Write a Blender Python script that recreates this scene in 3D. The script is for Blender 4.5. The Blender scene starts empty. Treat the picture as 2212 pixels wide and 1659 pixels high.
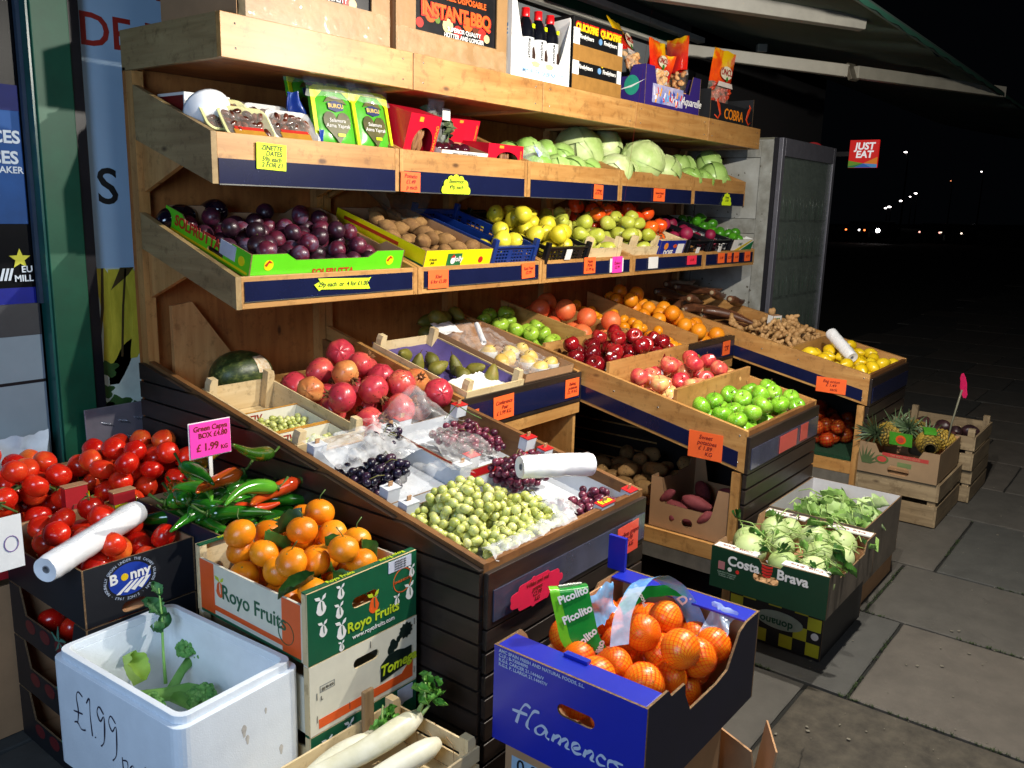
import bpy, bmesh, math, random
from mathutils import Vector, Matrix, Euler, noise
from mathutils.geometry import tessellate_polygon
# ---------------------------------------------------------------- camera, world, lamps, exposure
sc = bpy.context.scene
col = sc.collection
R3 = Matrix(((0.6195247, 0.1432729, -0.7717914), (-0.7845146, 0.1467542, -0.6024948), (0.0269425, 0.9787421, 0.2033176)))
cam = bpy.data.cameras.new('camera'); camo = bpy.data.objects.new('camera', cam); col.objects.link(camo)
cam.sensor_width = 36; cam.lens = 36 * 1845 / 2212; cam.clip_start = .05; cam.clip_end = 900
camo.matrix_world = Matrix.Translation((0, 0, 1.6)) @ R3.to_4x4()
sc.camera = camo
W = bpy.data.worlds.new("World"); sc.world = W; W.use_nodes = True
bg = W.node_tree.nodes['Background']; bg.inputs[0].default_value = (.55, .7, 1, 1); bg.inputs[1].default_value = .0012
sc.view_settings.view_transform = 'Standard'; sc.view_settings.look = 'None'
sc.view_settings.exposure = 0; sc.view_settings.gamma = 1; sc.view_settings.use_curve_mapping = False
LAMPS = [((2.1, .66, 2.36), 150, (1, .94, .83), .02), ((3.05, .62, 2.36), 225, (1, .94, .83), .02)]
for i, (p, w, c, r) in enumerate(LAMPS):
    l = bpy.data.lights.new('floodlight_beam', 'POINT'); l.energy = w; l.color = c; l.shadow_soft_size = r
    o = bpy.data.objects.new('floodlight_beam', l); o.location = p; col.objects.link(o)
l = bpy.data.lights.new('fill_glow', 'POINT'); l.energy = 165; l.color = (.50, .70, 1); l.shadow_soft_size = .55  # added fill lamp without a fixture, cools and lifts the left-hand faces
o = bpy.data.objects.new('fill_glow', l); o.location = (-.9, .6, 1.75); col.objects.link(o)
l = bpy.data.lights.new('fill_glow', 'POINT'); l.energy = 95; l.color = (.92, .95, 1); l.shadow_soft_size = .8  # second added fill lamp, on the street side, softens the shadows
o = bpy.data.objects.new('fill_glow', l); o.location = (1.2, -1.9, 3.1); col.objects.link(o)
rnd = random.Random(7)
PI = math.pi

def lin(c):
    if isinstance(c, str): c = [int(c[i:i + 2], 16) / 255 for i in (1, 3, 5)]
    return tuple((x / 12.92 if x <= .04045 else ((x + .055) / 1.055) ** 2.4) for x in c[:3]) + (1,)

# ---------------------------------------------------------------- materials
_M = {}
def newmat(name):
    m = bpy.data.materials.new(name); m.use_nodes = True
    nt = m.node_tree; return m, nt, nt.nodes['Principled BSDF'], nt.nodes, nt.links

def N(nt, typ, **kw):
    n = nt.nodes.new(typ)
    for k, v in kw.items():
        if k in n.inputs: n.inputs[k].default_value = v
        else: setattr(n, k, v)
    return n

def plain(name, c, rough=.5, var=.12, scale=18, bump=.0, bscale=60, metal=0, spec=.5, c2=None, coat=0, rnd_=0, sss=0):
    """one colour broken up by two sizes of noise"""
    if name in _M: return _M[name]
    m, nt, p, ns, ln = newmat(name); c = lin(c)
    tc = N(nt, 'ShaderNodeTexCoord'); nz = N(nt, 'ShaderNodeTexNoise', Scale=scale, Detail=6.0, Roughness=.65)
    ln.new(tc.outputs['Object'], nz.inputs['Vector'])
    r = N(nt, 'ShaderNodeValToRGB'); r.color_ramp.elements[0].position = .3; r.color_ramp.elements[1].position = .72
    d = lin(c2) if c2 else tuple(x * (1 - 2.2 * var) for x in c[:3]) + (1,)
    r.color_ramp.elements[0].color = d; r.color_ramp.elements[1].color = c
    fac = nz.outputs['Fac']
    if rnd_:
        oi = N(nt, 'ShaderNodeObjectInfo'); ma = N(nt, 'ShaderNodeMath', operation='MULTIPLY_ADD')
        ln.new(oi.outputs['Random'], ma.inputs[0]); ma.inputs[1].default_value = rnd_
        s = N(nt, 'ShaderNodeMath', operation='SUBTRACT'); ln.new(nz.outputs['Fac'], s.inputs[0]); s.inputs[1].default_value = rnd_ / 2
        ln.new(s.outputs[0], ma.inputs[2]); fac = ma.outputs[0]
    ln.new(fac, r.inputs['Fac']); ln.new(r.outputs[0], p.inputs['Base Color'])
    p.inputs['Roughness'].default_value = rough; p.inputs['Metallic'].default_value = metal
    p.inputs['Specular IOR Level'].default_value = spec; p.inputs['Coat Weight'].default_value = coat; p.inputs['Coat Roughness'].default_value = .12
    if sss:
        p.inputs['Subsurface Weight'].default_value = sss; p.inputs['Subsurface Radius'].default_value = (.01, .008, .004)
    if bump:
        b = N(nt, 'ShaderNodeBump', Strength=min(1, bump), Distance=.002); n2 = N(nt, 'ShaderNodeTexNoise', Scale=bscale, Detail=4.0)
        ln.new(tc.outputs['Object'], n2.inputs['Vector']); ln.new(n2.outputs['Fac'], b.inputs['Height']); ln.new(b.outputs[0], p.inputs['Normal'])
    _M[name] = m; return m

def wood(name, c1, c2, axis='X', rough=.5, knots=True, sc_=1.0, coat=0):
    if name in _M: return _M[name]
    m, nt, p, ns, ln = newmat(name)
    tc = N(nt, 'ShaderNodeTexCoord'); mp = N(nt, 'ShaderNodeMapping')
    oi = N(nt, 'ShaderNodeObjectInfo'); va = N(nt, 'ShaderNodeVectorMath', operation='ADD'); ms = N(nt, 'ShaderNodeMath', operation='MULTIPLY')
    ln.new(oi.outputs['Random'], ms.inputs[0]); ms.inputs[1].default_value = 9
    ln.new(tc.outputs['Object'], va.inputs[0]); ln.new(ms.outputs[0], va.inputs[1]); ln.new(va.outputs[0], mp.inputs['Vector'])
    s = {'X': (2.2, 26, 26), 'Y': (26, 2.2, 26), 'Z': (26, 26, 2.2)}[axis]; mp.inputs['Scale'].default_value = tuple(x * sc_ for x in s)
    nz = N(nt, 'ShaderNodeTexNoise', Scale=1.0, Detail=7.0, Roughness=.62, Distortion=.9); ln.new(mp.outputs[0], nz.inputs['Vector'])
    r = N(nt, 'ShaderNodeValToRGB'); e = r.color_ramp.elements; e[0].position = .28; e[1].position = .7; e[0].color = lin(c2); e[1].color = lin(c1)
    ln.new(nz.outputs['Fac'], r.inputs['Fac'])
    out = r.outputs[0]
    # broad patches
    n3 = N(nt, 'ShaderNodeTexNoise', Scale=3.0, Detail=2.0); ln.new(va.outputs[0], n3.inputs['Vector'])
    mx = N(nt, 'ShaderNodeMixRGB', blend_type='MULTIPLY'); mx.inputs['Fac'].default_value = .5
    r3 = N(nt, 'ShaderNodeValToRGB'); r3.color_ramp.elements[0].color = (.62, .55, .5, 1); r3.color_ramp.elements[0].position = .35; r3.color_ramp.elements[1].position = .6
    ln.new(n3.outputs['Fac'], r3.inputs['Fac']); ln.new(out, mx.inputs[1]); ln.new(r3.outputs[0], mx.inputs[2]); out = mx.outputs[0]
    if knots:
        mk = N(nt, 'ShaderNodeMapping'); ks = {'X': (3.2, 7, 7), 'Y': (7, 3.2, 7), 'Z': (7, 7, 3.2)}[axis]; mk.inputs['Scale'].default_value = ks
        ln.new(va.outputs[0], mk.inputs['Vector'])
        vo = N(nt, 'ShaderNodeTexVoronoi', Scale=1.0); ln.new(mk.outputs[0], vo.inputs['Vector'])
        rk = N(nt, 'ShaderNodeValToRGB'); ek = rk.color_ramp.elements; ek[0].position = .035; ek[0].color = (.10, .04, .015, 1); ek[1].position = .085; ek[1].color = (1, 1, 1, 1)
        ln.new(vo.outputs['Distance'], rk.inputs['Fac'])
        m2 = N(nt, 'ShaderNodeMixRGB', blend_type='MULTIPLY'); m2.inputs['Fac'].default_value = .8
        ln.new(out, m2.inputs[1]); ln.new(rk.outputs[0], m2.inputs[2]); out = m2.outputs[0]
    # scuffs and grime
    n5 = N(nt, 'ShaderNodeTexNoise', Scale=22.0, Detail=9.0, Roughness=.75); ln.new(va.outputs[0], n5.inputs['Vector'])
    r5 = N(nt, 'ShaderNodeValToRGB'); e5 = r5.color_ramp.elements; e5[0].position = .36; e5[0].color = (.42, .36, .30, 1); e5[1].position = .47; e5[1].color = (1, 1, 1, 1)
    ln.new(n5.outputs['Fac'], r5.inputs['Fac']); m5 = N(nt, 'ShaderNodeMixRGB', blend_type='MULTIPLY'); m5.inputs['Fac'].default_value = .55
    ln.new(out, m5.inputs[1]); ln.new(r5.outputs[0], m5.inputs[2]); out = m5.outputs[0]
    ln.new(out, p.inputs['Base Color'])
    b = N(nt, 'ShaderNodeBump', Strength=.35, Distance=.001); ln.new(nz.outputs['Fac'], b.inputs['Height']); ln.new(b.outputs[0], p.inputs['Normal'])
    p.inputs['Roughness'].default_value = rough; p.inputs['Coat Weight'].default_value = coat; p.inputs['Coat Roughness'].default_value = .3
    _M[name] = m; return m

def fruit(name, stops, rough=.3, scale=14, stretch=(1, 1, 1), bump=.1, bscale=90, speck=None, spk=150, rv=.35, coat=.0, axisgrad=None, sss=.0):
    """skin: colour ramp over noise (+ per-fruit random shift), optional specks"""
    if name in _M: return _M[name]
    m, nt, p, ns, ln = newmat(name)
    tc = N(nt, 'ShaderNodeTexCoord'); mp = N(nt, 'ShaderNodeMapping'); mp.inputs['Scale'].default_value = stretch
    oi = N(nt, 'ShaderNodeObjectInfo'); va = N(nt, 'ShaderNodeVectorMath', operation='ADD'); ms = N(nt, 'ShaderNodeMath', operation='MULTIPLY'); ms.inputs[1].default_value = 7
    ln.new(oi.outputs['Random'], ms.inputs[0]); ln.new(tc.outputs['Object'], va.inputs[0]); ln.new(ms.outputs[0], va.inputs[1]); ln.new(va.outputs[0], mp.inputs['Vector'])
    nz = N(nt, 'ShaderNodeTexNoise', Scale=float(scale), Detail=5.0, Roughness=.6); ln.new(mp.outputs[0], nz.inputs['Vector'])
    ma = N(nt, 'ShaderNodeMath', operation='MULTIPLY_ADD'); ln.new(oi.outputs['Random'], ma.inputs[0]); ma.inputs[1].default_value = rv
    su = N(nt, 'ShaderNodeMath', operation='SUBTRACT'); ln.new(nz.outputs['Fac'], su.inputs[0]); su.inputs[1].default_value = rv / 2; ln.new(su.outputs[0], ma.inputs[2])
    fac = ma.outputs[0]
    if axisgrad:
        sx = N(nt, 'ShaderNodeSeparateXYZ'); ln.new(tc.outputs['Object'], sx.inputs[0]); mm = N(nt, 'ShaderNodeMath', operation='MULTIPLY_ADD'); ln.new(sx.outputs[axisgrad[0]], mm.inputs[0]); mm.inputs[1].default_value = axisgrad[1]; ln.new(fac, mm.inputs[2]); fac = mm.outputs[0]
    r = N(nt, 'ShaderNodeValToRGB'); e = r.color_ramp.elements
    for i, (pos, c) in enumerate(stops):
        if i < 2: q = e[i]; q.position = pos
        else: q = e.new(pos)
        q.color = lin(c)
    ln.new(fac, r.inputs['Fac']); out = r.outputs[0]
    if speck:
        vo = N(nt, 'ShaderNodeTexVoronoi', Scale=float(spk)); ln.new(va.outputs[0], vo.inputs['Vector'])
        rk = N(nt, 'ShaderNodeValToRGB'); rk.color_ramp.elements[0].position = .12; rk.color_ramp.elements[0].color = (1, 1, 1, 1); rk.color_ramp.elements[1].position = .22; rk.color_ramp.elements[1].color = (0, 0, 0, 1)
        ln.new(vo.outputs['Distance'], rk.inputs['Fac']); mx = N(nt, 'ShaderNodeMixRGB'); ln.new(rk.outputs[0], mx.inputs['Fac']); ln.new(out, mx.inputs[1]); mx.inputs[2].default_value = lin(speck); out = mx.outputs[0]
    ln.new(out, p.inputs['Base Color'])
    p.inputs['Roughness'].default_value = rough; p.inputs['Coat Weight'].default_value = coat; p.inputs['Coat Roughness'].default_value = .08
    if sss: p.inputs['Subsurface Weight'].default_value = sss; p.inputs['Subsurface Radius'].default_value = (.012, .01, .004)
    if bump:
        b = N(nt, 'ShaderNodeBump', Strength=bump, Distance=.0015); n2 = N(nt, 'ShaderNodeTexNoise', Scale=float(bscale), Detail=3.0)
        ln.new(tc.outputs['Object'], n2.inputs['Vector']); ln.new(n2.outputs['Fac'], b.inputs['Height']); ln.new(b.outputs[0], p.inputs['Normal'])
    _M[name] = m; return m

def film(name, c='#ffffff', alpha=.3, rough=.15, milky=.5):
    """thin plastic film: clear with gloss, partly milky"""
    if name in _M: return _M[name]
    m, nt, p, ns, ln = newmat(name)
    p.inputs['Base Color'].default_value = lin(c); p.inputs['Roughness'].default_value = rough
    tc = N(nt, 'ShaderNodeTexCoord'); nz = N(nt, 'ShaderNodeTexNoise', Scale=25.0, Detail=5.0); ln.new(tc.outputs['Object'], nz.inputs['Vector'])
    b = N(nt, 'ShaderNodeBump', Strength=.5, Distance=.004); ln.new(nz.outputs['Fac'], b.inputs['Height']); ln.new(b.outputs[0], p.inputs['Normal'])
    r = N(nt, 'ShaderNodeMapRange'); r.inputs['From Min'].default_value = .3; r.inputs['From Max'].default_value = .7; r.inputs['To Min'].default_value = alpha * (1 - milky); r.inputs['To Max'].default_value = min(1, alpha * (1 + milky))
    ln.new(nz.outputs['Fac'], r.inputs['Value'])
    tr = N(nt, 'ShaderNodeBsdfTransparent'); mx = N(nt, 'ShaderNodeMixShader'); out = ns['Material Output']
    ln.new(r.outputs[0], mx.inputs['Fac']); ln.new(tr.outputs[0], mx.inputs[1]); ln.new(p.outputs[0], mx.inputs[2]); ln.new(mx.outputs[0], out.inputs['Surface'])
    _M[name] = m; return m

def glow(name, c, s):
    if name in _M: return _M[name]
    m, nt, p, ns, ln = newmat(name); p.inputs['Base Color'].default_value = (0, 0, 0, 1); p.inputs['Emission Color'].default_value = lin(c); p.inputs['Emission Strength'].default_value = s
    _M[name] = m; return m

def net_mat(name, c, nu, w):
    """fruit netting: crossing threads, open between them"""
    if name in _M: return _M[name]
    m, nt, p, ns, ln = newmat(name); p.inputs['Base Color'].default_value = lin(c); p.inputs['Roughness'].default_value = .3
    uv = N(nt, 'ShaderNodeUVMap'); uv.uv_map = 'UVMap'; sx = N(nt, 'ShaderNodeSeparateXYZ'); ln.new(uv.outputs[0], sx.inputs[0])
    mk = []
    for sg in (1, -1):
        a = N(nt, 'ShaderNodeMath', operation='MULTIPLY'); ln.new(sx.outputs[0], a.inputs[0]); a.inputs[1].default_value = nu
        b = N(nt, 'ShaderNodeMath', operation='MULTIPLY_ADD'); ln.new(sx.outputs[1], b.inputs[0]); b.inputs[1].default_value = sg * nu * .5; ln.new(a.outputs[0], b.inputs[2])
        f = N(nt, 'ShaderNodeMath', operation='FRACT'); ln.new(b.outputs[0], f.inputs[0])
        g = N(nt, 'ShaderNodeMath', operation='LESS_THAN'); ln.new(f.outputs[0], g.inputs[0]); g.inputs[1].default_value = w; mk.append(g)
    mxm = N(nt, 'ShaderNodeMath', operation='MAXIMUM'); ln.new(mk[0].outputs[0], mxm.inputs[0]); ln.new(mk[1].outputs[0], mxm.inputs[1])
    tr = N(nt, 'ShaderNodeBsdfTransparent'); mx = N(nt, 'ShaderNodeMixShader')
    ln.new(mxm.outputs[0], mx.inputs['Fac']); ln.new(tr.outputs[0], mx.inputs[1]); ln.new(p.outputs[0], mx.inputs[2]); ln.new(mx.outputs[0], ns['Material Output'].inputs['Surface'])
    _M[name] = m; return m

PINE = lambda ax: wood('pine_' + ax, '#c6975a', '#a6733a', ax, .48, coat=.15)
DARKW = lambda ax: wood('dark_stained_' + ax, '#352a24', '#1b1512', ax, .42, knots=False, coat=.1)
RAW = lambda ax: wood('raw_' + ax, '#e3cfa4', '#cdb384', ax, .7, knots=False)
CARD = plain('cardboard', '#b48a63', .85, .08, 9, .2, 200)
CARDE = plain('cardboard_edge', '#8d6d49', .9, .35, 160, .5, 300)
WHITE = plain('white_card', '#e6e4e0', .6, .04)
BLACKP = plain('black_print', '#17181c', .55, .15)
NAVY = plain('navy_strip', '#161c3f', .22, .10, 6, coat=.3)
TIN = plain('strip_metal', '#9a9a98', .25, .1, metal=.8)
CLEARSTRIP = plain('grey_strip', '#4a4d63', .16, .25, 5, coat=.6)
INKB = plain('ink_black', '#141414', .6, 0)
INKR = plain('ink_red', '#7a1210', .6, 0)
CORANGE = plain('card_orange', '#ff6a2c', .6, .05, 8)
CYEL = plain('card_yellow', '#d6f01e', .6, .04, 8)
CPINK = plain('card_pink', '#ff3fb4', .55, .05, 8)
CRED = plain('card_red', '#f0304c', .55, .05, 8)
BLACKPL = plain('black_plastic', '#14151a', .3, .15)
BLUEPL = plain('blue_plastic', '#14347c', .35, .15)
STEM = plain('stem_green', '#5d7a34', .6, .2)
BAG = film('clear_film', '#ffffff', .14, .10, .8)
BAGM = film('milky_film', '#f4f6fa', .34, .15, .6)
ROLL = film('bag_roll_film', '#f2f3f6', .96, .22, .03)

# ---------------------------------------------------------------- mesh builder
class MB:
    def __init__(s): s.v = []; s.f = []; s.m = []; s.sm = []; s.uv = {}
    def add(s, vs, fs, mi=0, smooth=False, M=None):
        b = len(s.v)
        for p in vs:
            p = Vector(p); s.v.append(M @ p if M is not None else p)
        for f in fs: s.f.append([b + i for i in f]); s.m.append(mi); s.sm.append(smooth)
        return s
    def box(s, a, b, mi=0, M=None):
        x0, y0, z0 = a; x1, y1, z1 = b
        vs = [(x0, y0, z0), (x1, y0, z0), (x1, y1, z0), (x0, y1, z0), (x0, y0, z1), (x1, y0, z1), (x1, y1, z1), (x0, y1, z1)]
        return s.add(vs, [(0, 3, 2, 1), (4, 5, 6, 7), (0, 1, 5, 4), (1, 2, 6, 5), (2, 3, 7, 6), (3, 0, 4, 7)], mi, False, M)
    def plate(s, outline, t, M=None, holes=(), mf=0, mb=None, me=None):
        """outline in (u,v); front at w=0 facing +w, back at w=-t"""
        mb = mf if mb is None else mb; me = mf if me is None else me
        loops = [[Vector((u, v, 0)) for u, v in lp] for lp in [outline] + list(holes)]
        tris = tessellate_polygon(loops); flat = [p for lp in loops for p in lp]; n = len(flat)
        fr = [tuple(p) for p in flat]; bk = [(p.x, p.y, -t) for p in flat]
        T = []
        for t3 in tris:
            a, b, c = (flat[i] for i in t3)
            T.append(t3 if (b - a).cross(c - a).z > 0 else (t3[0], t3[2], t3[1]))
        s.add(fr + bk, T, mf, False, M); base = len(s.v) - 2 * n
        for t3 in T: s.f.append([base + n + t3[0], base + n + t3[2], base + n + t3[1]]); s.m.append(mb); s.sm.append(False)
        k = base
        for li, lp in enumerate(loops):
            L = len(lp); area = sum(lp[i].x * lp[(i + 1) % L].y - lp[(i + 1) % L].x * lp[i].y for i in range(L)); ccw = area > 0
            for i in range(L):
                a, b = k + i, k + (i + 1) % L
                q = [a, a + n, b + n, b] if (ccw == (li == 0)) else [b, b + n, a + n, a]
                s.f.append(q); s.m.append(me); s.sm.append(False)
            k += L
        return s
    def tube(s, pts, rad, seg=8, mi=0, caps=True, M=None):
        pts = [Vector(p) for p in pts]; n = len(pts); rad = rad if hasattr(rad, '__len__') else [rad] * n
        vs = []; fs = []; up = Vector((.13, .31, .94)).normalized(); prev = None
        for i, p in enumerate(pts):
            t = (pts[min(i + 1, n - 1)] - pts[max(i - 1, 0)]).normalized()
            if prev is None: a = t.cross(up).normalized() if abs(t.dot(up)) < .98 else t.cross(Vector((1, 0, 0))).normalized()
            else: a = (prev - t * prev.dot(t)).normalized()
            prev = a; b = t.cross(a)
            for k in range(seg):
                an = 2 * PI * k / seg; vs.append(p + (a * math.cos(an) + b * math.sin(an)) * rad[i])
        for i in range(n - 1):
            for k in range(seg):
                k2 = (k + 1) % seg; fs.append((i * seg + k, i * seg + k2, (i + 1) * seg + k2, (i + 1) * seg + k))
        if caps: fs.append(tuple(range(seg))[::-1]); fs.append(tuple((n - 1) * seg + k for k in range(seg)))
        return s.add(vs, fs, mi, True, M)
    def lathe(s, prof, seg=20, mi=0, M=None, wob=None, uv=False):
        """prof: (r,z) bottom to top"""
        vs = []; fs = []; n = len(prof)
        for i, (r, z) in enumerate(prof):
            for k in range(seg):
                a = 2 * PI * k / seg; q = wob(a, i / (n - 1)) if wob else 1; vs.append((r * math.cos(a) * q, r * math.sin(a) * q, z))
        for i in range(n - 1):
            for k in range(seg):
                k2 = (k + 1) % seg; fs.append((i * seg + k, i * seg + k2, (i + 1) * seg + k2, (i + 1) * seg + k))
        b0 = len(s.f)
        s.add(vs, fs, mi, True, M)
        if uv:
            for i in range(n - 1):
                for k in range(seg):
                    u0, u1, v0, v1 = k / seg, (k + 1) / seg, i / (n - 1), (i + 1) / (n - 1)
                    s.uv[b0 + i * seg + k] = [(u0, v0), (u1, v0), (u1, v1), (u0, v1)]
        return s
    def grid(s, fn, nu, nv, mi=0, M=None, smooth=True):
        vs = [fn(i / nu, j / nv) for j in range(nv + 1) for i in range(nu + 1)]
        fs = [(j * (nu + 1) + i, j * (nu + 1) + i + 1, (j + 1) * (nu + 1) + i + 1, (j + 1) * (nu + 1) + i) for j in range(nv) for i in range(nu)]
        return s.add(vs, fs, mi, smooth, M)
    def mesh(s, name, mats):
        me = bpy.data.meshes.new(name); me.from_pydata([tuple(v) for v in s.v], [], s.f); me.update()
        for m in mats: me.materials.append(m)
        me.polygons.foreach_set('material_index', s.m); me.polygons.foreach_set('use_smooth', s.sm)
        if s.uv:
            ul = me.uv_layers.new(name='UVMap')
            for p in me.polygons:
                if p.index in s.uv:
                    for li, c in zip(p.loop_indices, s.uv[p.index]): ul.data[li].uv = c
        return me
    def build(s, name, mats, parent=None, bevel=0, label=None):
        if not isinstance(mats, (list, tuple)): mats = [mats]
        o = bpy.data.objects.new(name, s.mesh(name, mats)); col.objects.link(o)
        if parent is not None: o.parent = parent
        if bevel:
            b = o.modifiers.new('bevel', 'BEVEL'); b.width = bevel; b.segments = 2; b.limit_method = 'ANGLE'
        if label: o['label'] = label
        return o

def inst(me, name, parent=None, M=None):
    o = bpy.data.objects.new(name, me); col.objects.link(o)
    if parent is not None: o.parent = parent
    if M is not None: o.matrix_basis = M
    return o
def tag(o, label, cat, group=None, kind=None):
    if label: o['label'] = label
    if cat: o['category'] = cat
    if group: o['group'] = group
    if kind: o['kind'] = kind
    return o
def T(name, label, cat, loc=(0, 0, 0), rot=(0, 0, 0), group=None):
    o = bpy.data.objects.new(name, None); o.empty_display_size = .05; col.objects.link(o); o.location = loc; o.rotation_euler = rot
    return tag(o, label, cat, group)
def S(name, mb, mats): return tag(mb.build(name, mats), None, None, None, 'structure')

def F(face, org=(0, 0, 0)):
    ax = {'-Y': ((1, 0, 0), (0, 0, 1), (0, -1, 0)), '-X': ((0, -1, 0), (0, 0, 1), (-1, 0, 0)), '+X': ((0, 1, 0), (0, 0, 1), (1, 0, 0)),
          '+Y': ((-1, 0, 0), (0, 0, 1), (0, 1, 0)), '+Z': ((1, 0, 0), (0, 1, 0), (0, 0, 1)), 'Zx': ((0, -1, 0), (1, 0, 0), (0, 0, 1))}[face]
    m = Matrix.Identity(4)
    for i in range(3):
        for j in range(3): m[j][i] = ax[i][j]
    m.translation = org; return m

_tc = {}
def textmesh(body, size, mats, bold=0, shear=0, align='CENTER', space=1.0, lines=1.0, ext=.0004):
    key = (body, size, tuple(m.name for m in mats), bold, shear, align, space, lines)
    if key in _tc: return _tc[key]
    c = bpy.data.curves.new('lettering', 'FONT'); c.body = body; c.size = size; c.shear = shear; c.offset = bold * size; c.extrude = ext; c.align_x = align; c.align_y = 'CENTER'
    c.space_character = space; c.space_line = lines; c.resolution_u = 3
    o = bpy.data.objects.new('tmp', c); me = bpy.data.meshes.new_from_object(o); bpy.data.objects.remove(o); me.materials.clear()
    for m in mats: me.materials.append(m)
    _tc[key] = me; return me
def lettering(root, body, M, size, mat, bold=0, shear=0, align='CENTER', rot=0, proud=.0012, name='lettering', **kw):
    me = textmesh(body, size, [mat], bold, shear, align, **kw)
    return inst(me, name, root, M @ Matrix.Translation((0, 0, proud)) @ Matrix.Rotation(rot, 4, 'Z'))
def decal(root, name, outline, M, mat, proud=.0008, holes=(), label=None):
    mb = MB(); mb.plate(outline, proud * .9, M @ Matrix.Translation((0, 0, proud)), holes); return mb.build(name, mat, root, label=label)
def circ(cx, cy, r, n=24, ry=None, a0=0): ry = r if ry is None else ry; return [(cx + r * math.cos(a0 + 2 * PI * k / n), cy + ry * math.sin(a0 + 2 * PI * k / n)) for k in range(n)]
def rect(x0, y0, x1, y1): return [(x0, y0), (x1, y0), (x1, y1), (x0, y1)]
def slot(cx, cy, w, h, n=6):
    r = h / 2; o = []
    for k in range(n + 1): a = -PI / 2 + PI * k / n; o.append((cx + w / 2 - r + r * math.cos(a), cy + r * math.sin(a)))
    for k in range(n + 1): a = PI / 2 + PI * k / n; o.append((cx - w / 2 + r + r * math.cos(a), cy + r * math.sin(a)))
    return o

def prof(kind, L, H):
    P = {'flat': [(0, 1), (1, 1)], 'dip': [(0, 1), (.2, 1), (.26, .72), (.74, .72), (.8, 1), (1, 1)], 'deep': [(0, 1), (.14, 1), (.2, .5), (.8, .5), (.86, 1), (1, 1)],
         'lug': [(0, 1), (.12, 1), (.14, .84), (.4, .84), (.43, .78), (.57, .78), (.6, .84), (.86, .84), (.88, 1), (1, 1)], 'low': [(0, .8), (1, .8)], 'half': [(0, .62), (1, .62)]}[kind]
    return [(0, 0), (L, 0)] + [(u * L, v * H) for u, v in reversed(P)]

def carton(name, label, loc, size, out, inn=None, px='flat', py='flat', group=None, rot=(0, 0, 0), t=.005, slotx=None, sloty=None, flap=None, cat='box', base=True, front=None, back=None):
    """open cardboard box; slot = (u,v,w,h) fractions"""
    inn = inn or CARD; L, D, H = size; root = T(name, label, cat, loc, rot, group); mats = [out, inn, CARDE]
    def wall(face, org, ln_, kind, sl):
        h = []
        if sl: h = [slot(sl[0] * ln_, sl[1] * H, sl[2], sl[3])]
        mb = MB(); mb.plate(prof(kind, ln_, H), t, F(face, org), h, 0, 1, 2); return mb.build('side_panel', mats, root)
    wall('-X', (0, D, 0), D, px, slotx); wall('+X', (L, 0, 0), D, px, slotx)
    wall('-Y', (t, 0, 0), L - 2 * t, front or py, sloty); wall('+Y', (L - t, D, 0), L - 2 * t, back or py, sloty)
    if base: MB().box((t, t, .002), (L - t, D - t, .008)).build('base', inn, root)
    if flap:   # top flap strips along the X- ends
        w = flap
        for x0, x1 in ((t + .0005, w), (L - w, L - t - .0005)):
            MB().box((x0, t + .001, H - .0065), (x1, D - t - .001, H - .002)).build('top_flap', [out], root)
    return root

def woodcrate(name, label, loc, size, post=.03, group=None, rot=(0, 0, 0), slats=1, gap=.3, mat=None, t=.006, pw=.03, cat='crate'):
    mat = mat or RAW; L, D, H = size; root = T(name, label, cat, loc, rot, group)
    for i in range(slats):
        hh = H / slats; z0 = i * hh + (gap * hh if slats > 1 and i else .004); z1 = (i + 1) * hh
        for y0, y1 in ((0, t), (D - t, D)): MB().box((0, y0, z0), (L, y1, z1)).build('slat', mat('X'), root)
        for x0, x1 in ((.0002, t), (L - t, L - .0002)): MB().box((x0, t + .0005, z0), (x1, D - t - .0005, z1 - .001)).build('slat', mat('Y'), root)
    for sx in (0, 1):
        for sy in (0, 1):
            x0 = t + .0005 if sx == 0 else L - t - pw - .0005; y0 = t + .0007 if sy == 0 else D - t - pw - .0007
            mb = MB()
            mb.plate([(0, .005), (pw, .005), (pw, H + post * .55), (pw * .8, H + post), (0, H + post)] if sx else [(0, .005), (pw, .005), (pw, H + post), (pw * .2, H + post), (0, H + post * .55)], pw, F('-Y', (x0, y0, 0)))
            mb.build('corner_post', mat('Z'), root)
    MB().box((t + .001, t + .001, .001), (L - t - .001, D - t - .001, .0035)).build('base', mat('X'), root)
    return root

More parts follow.
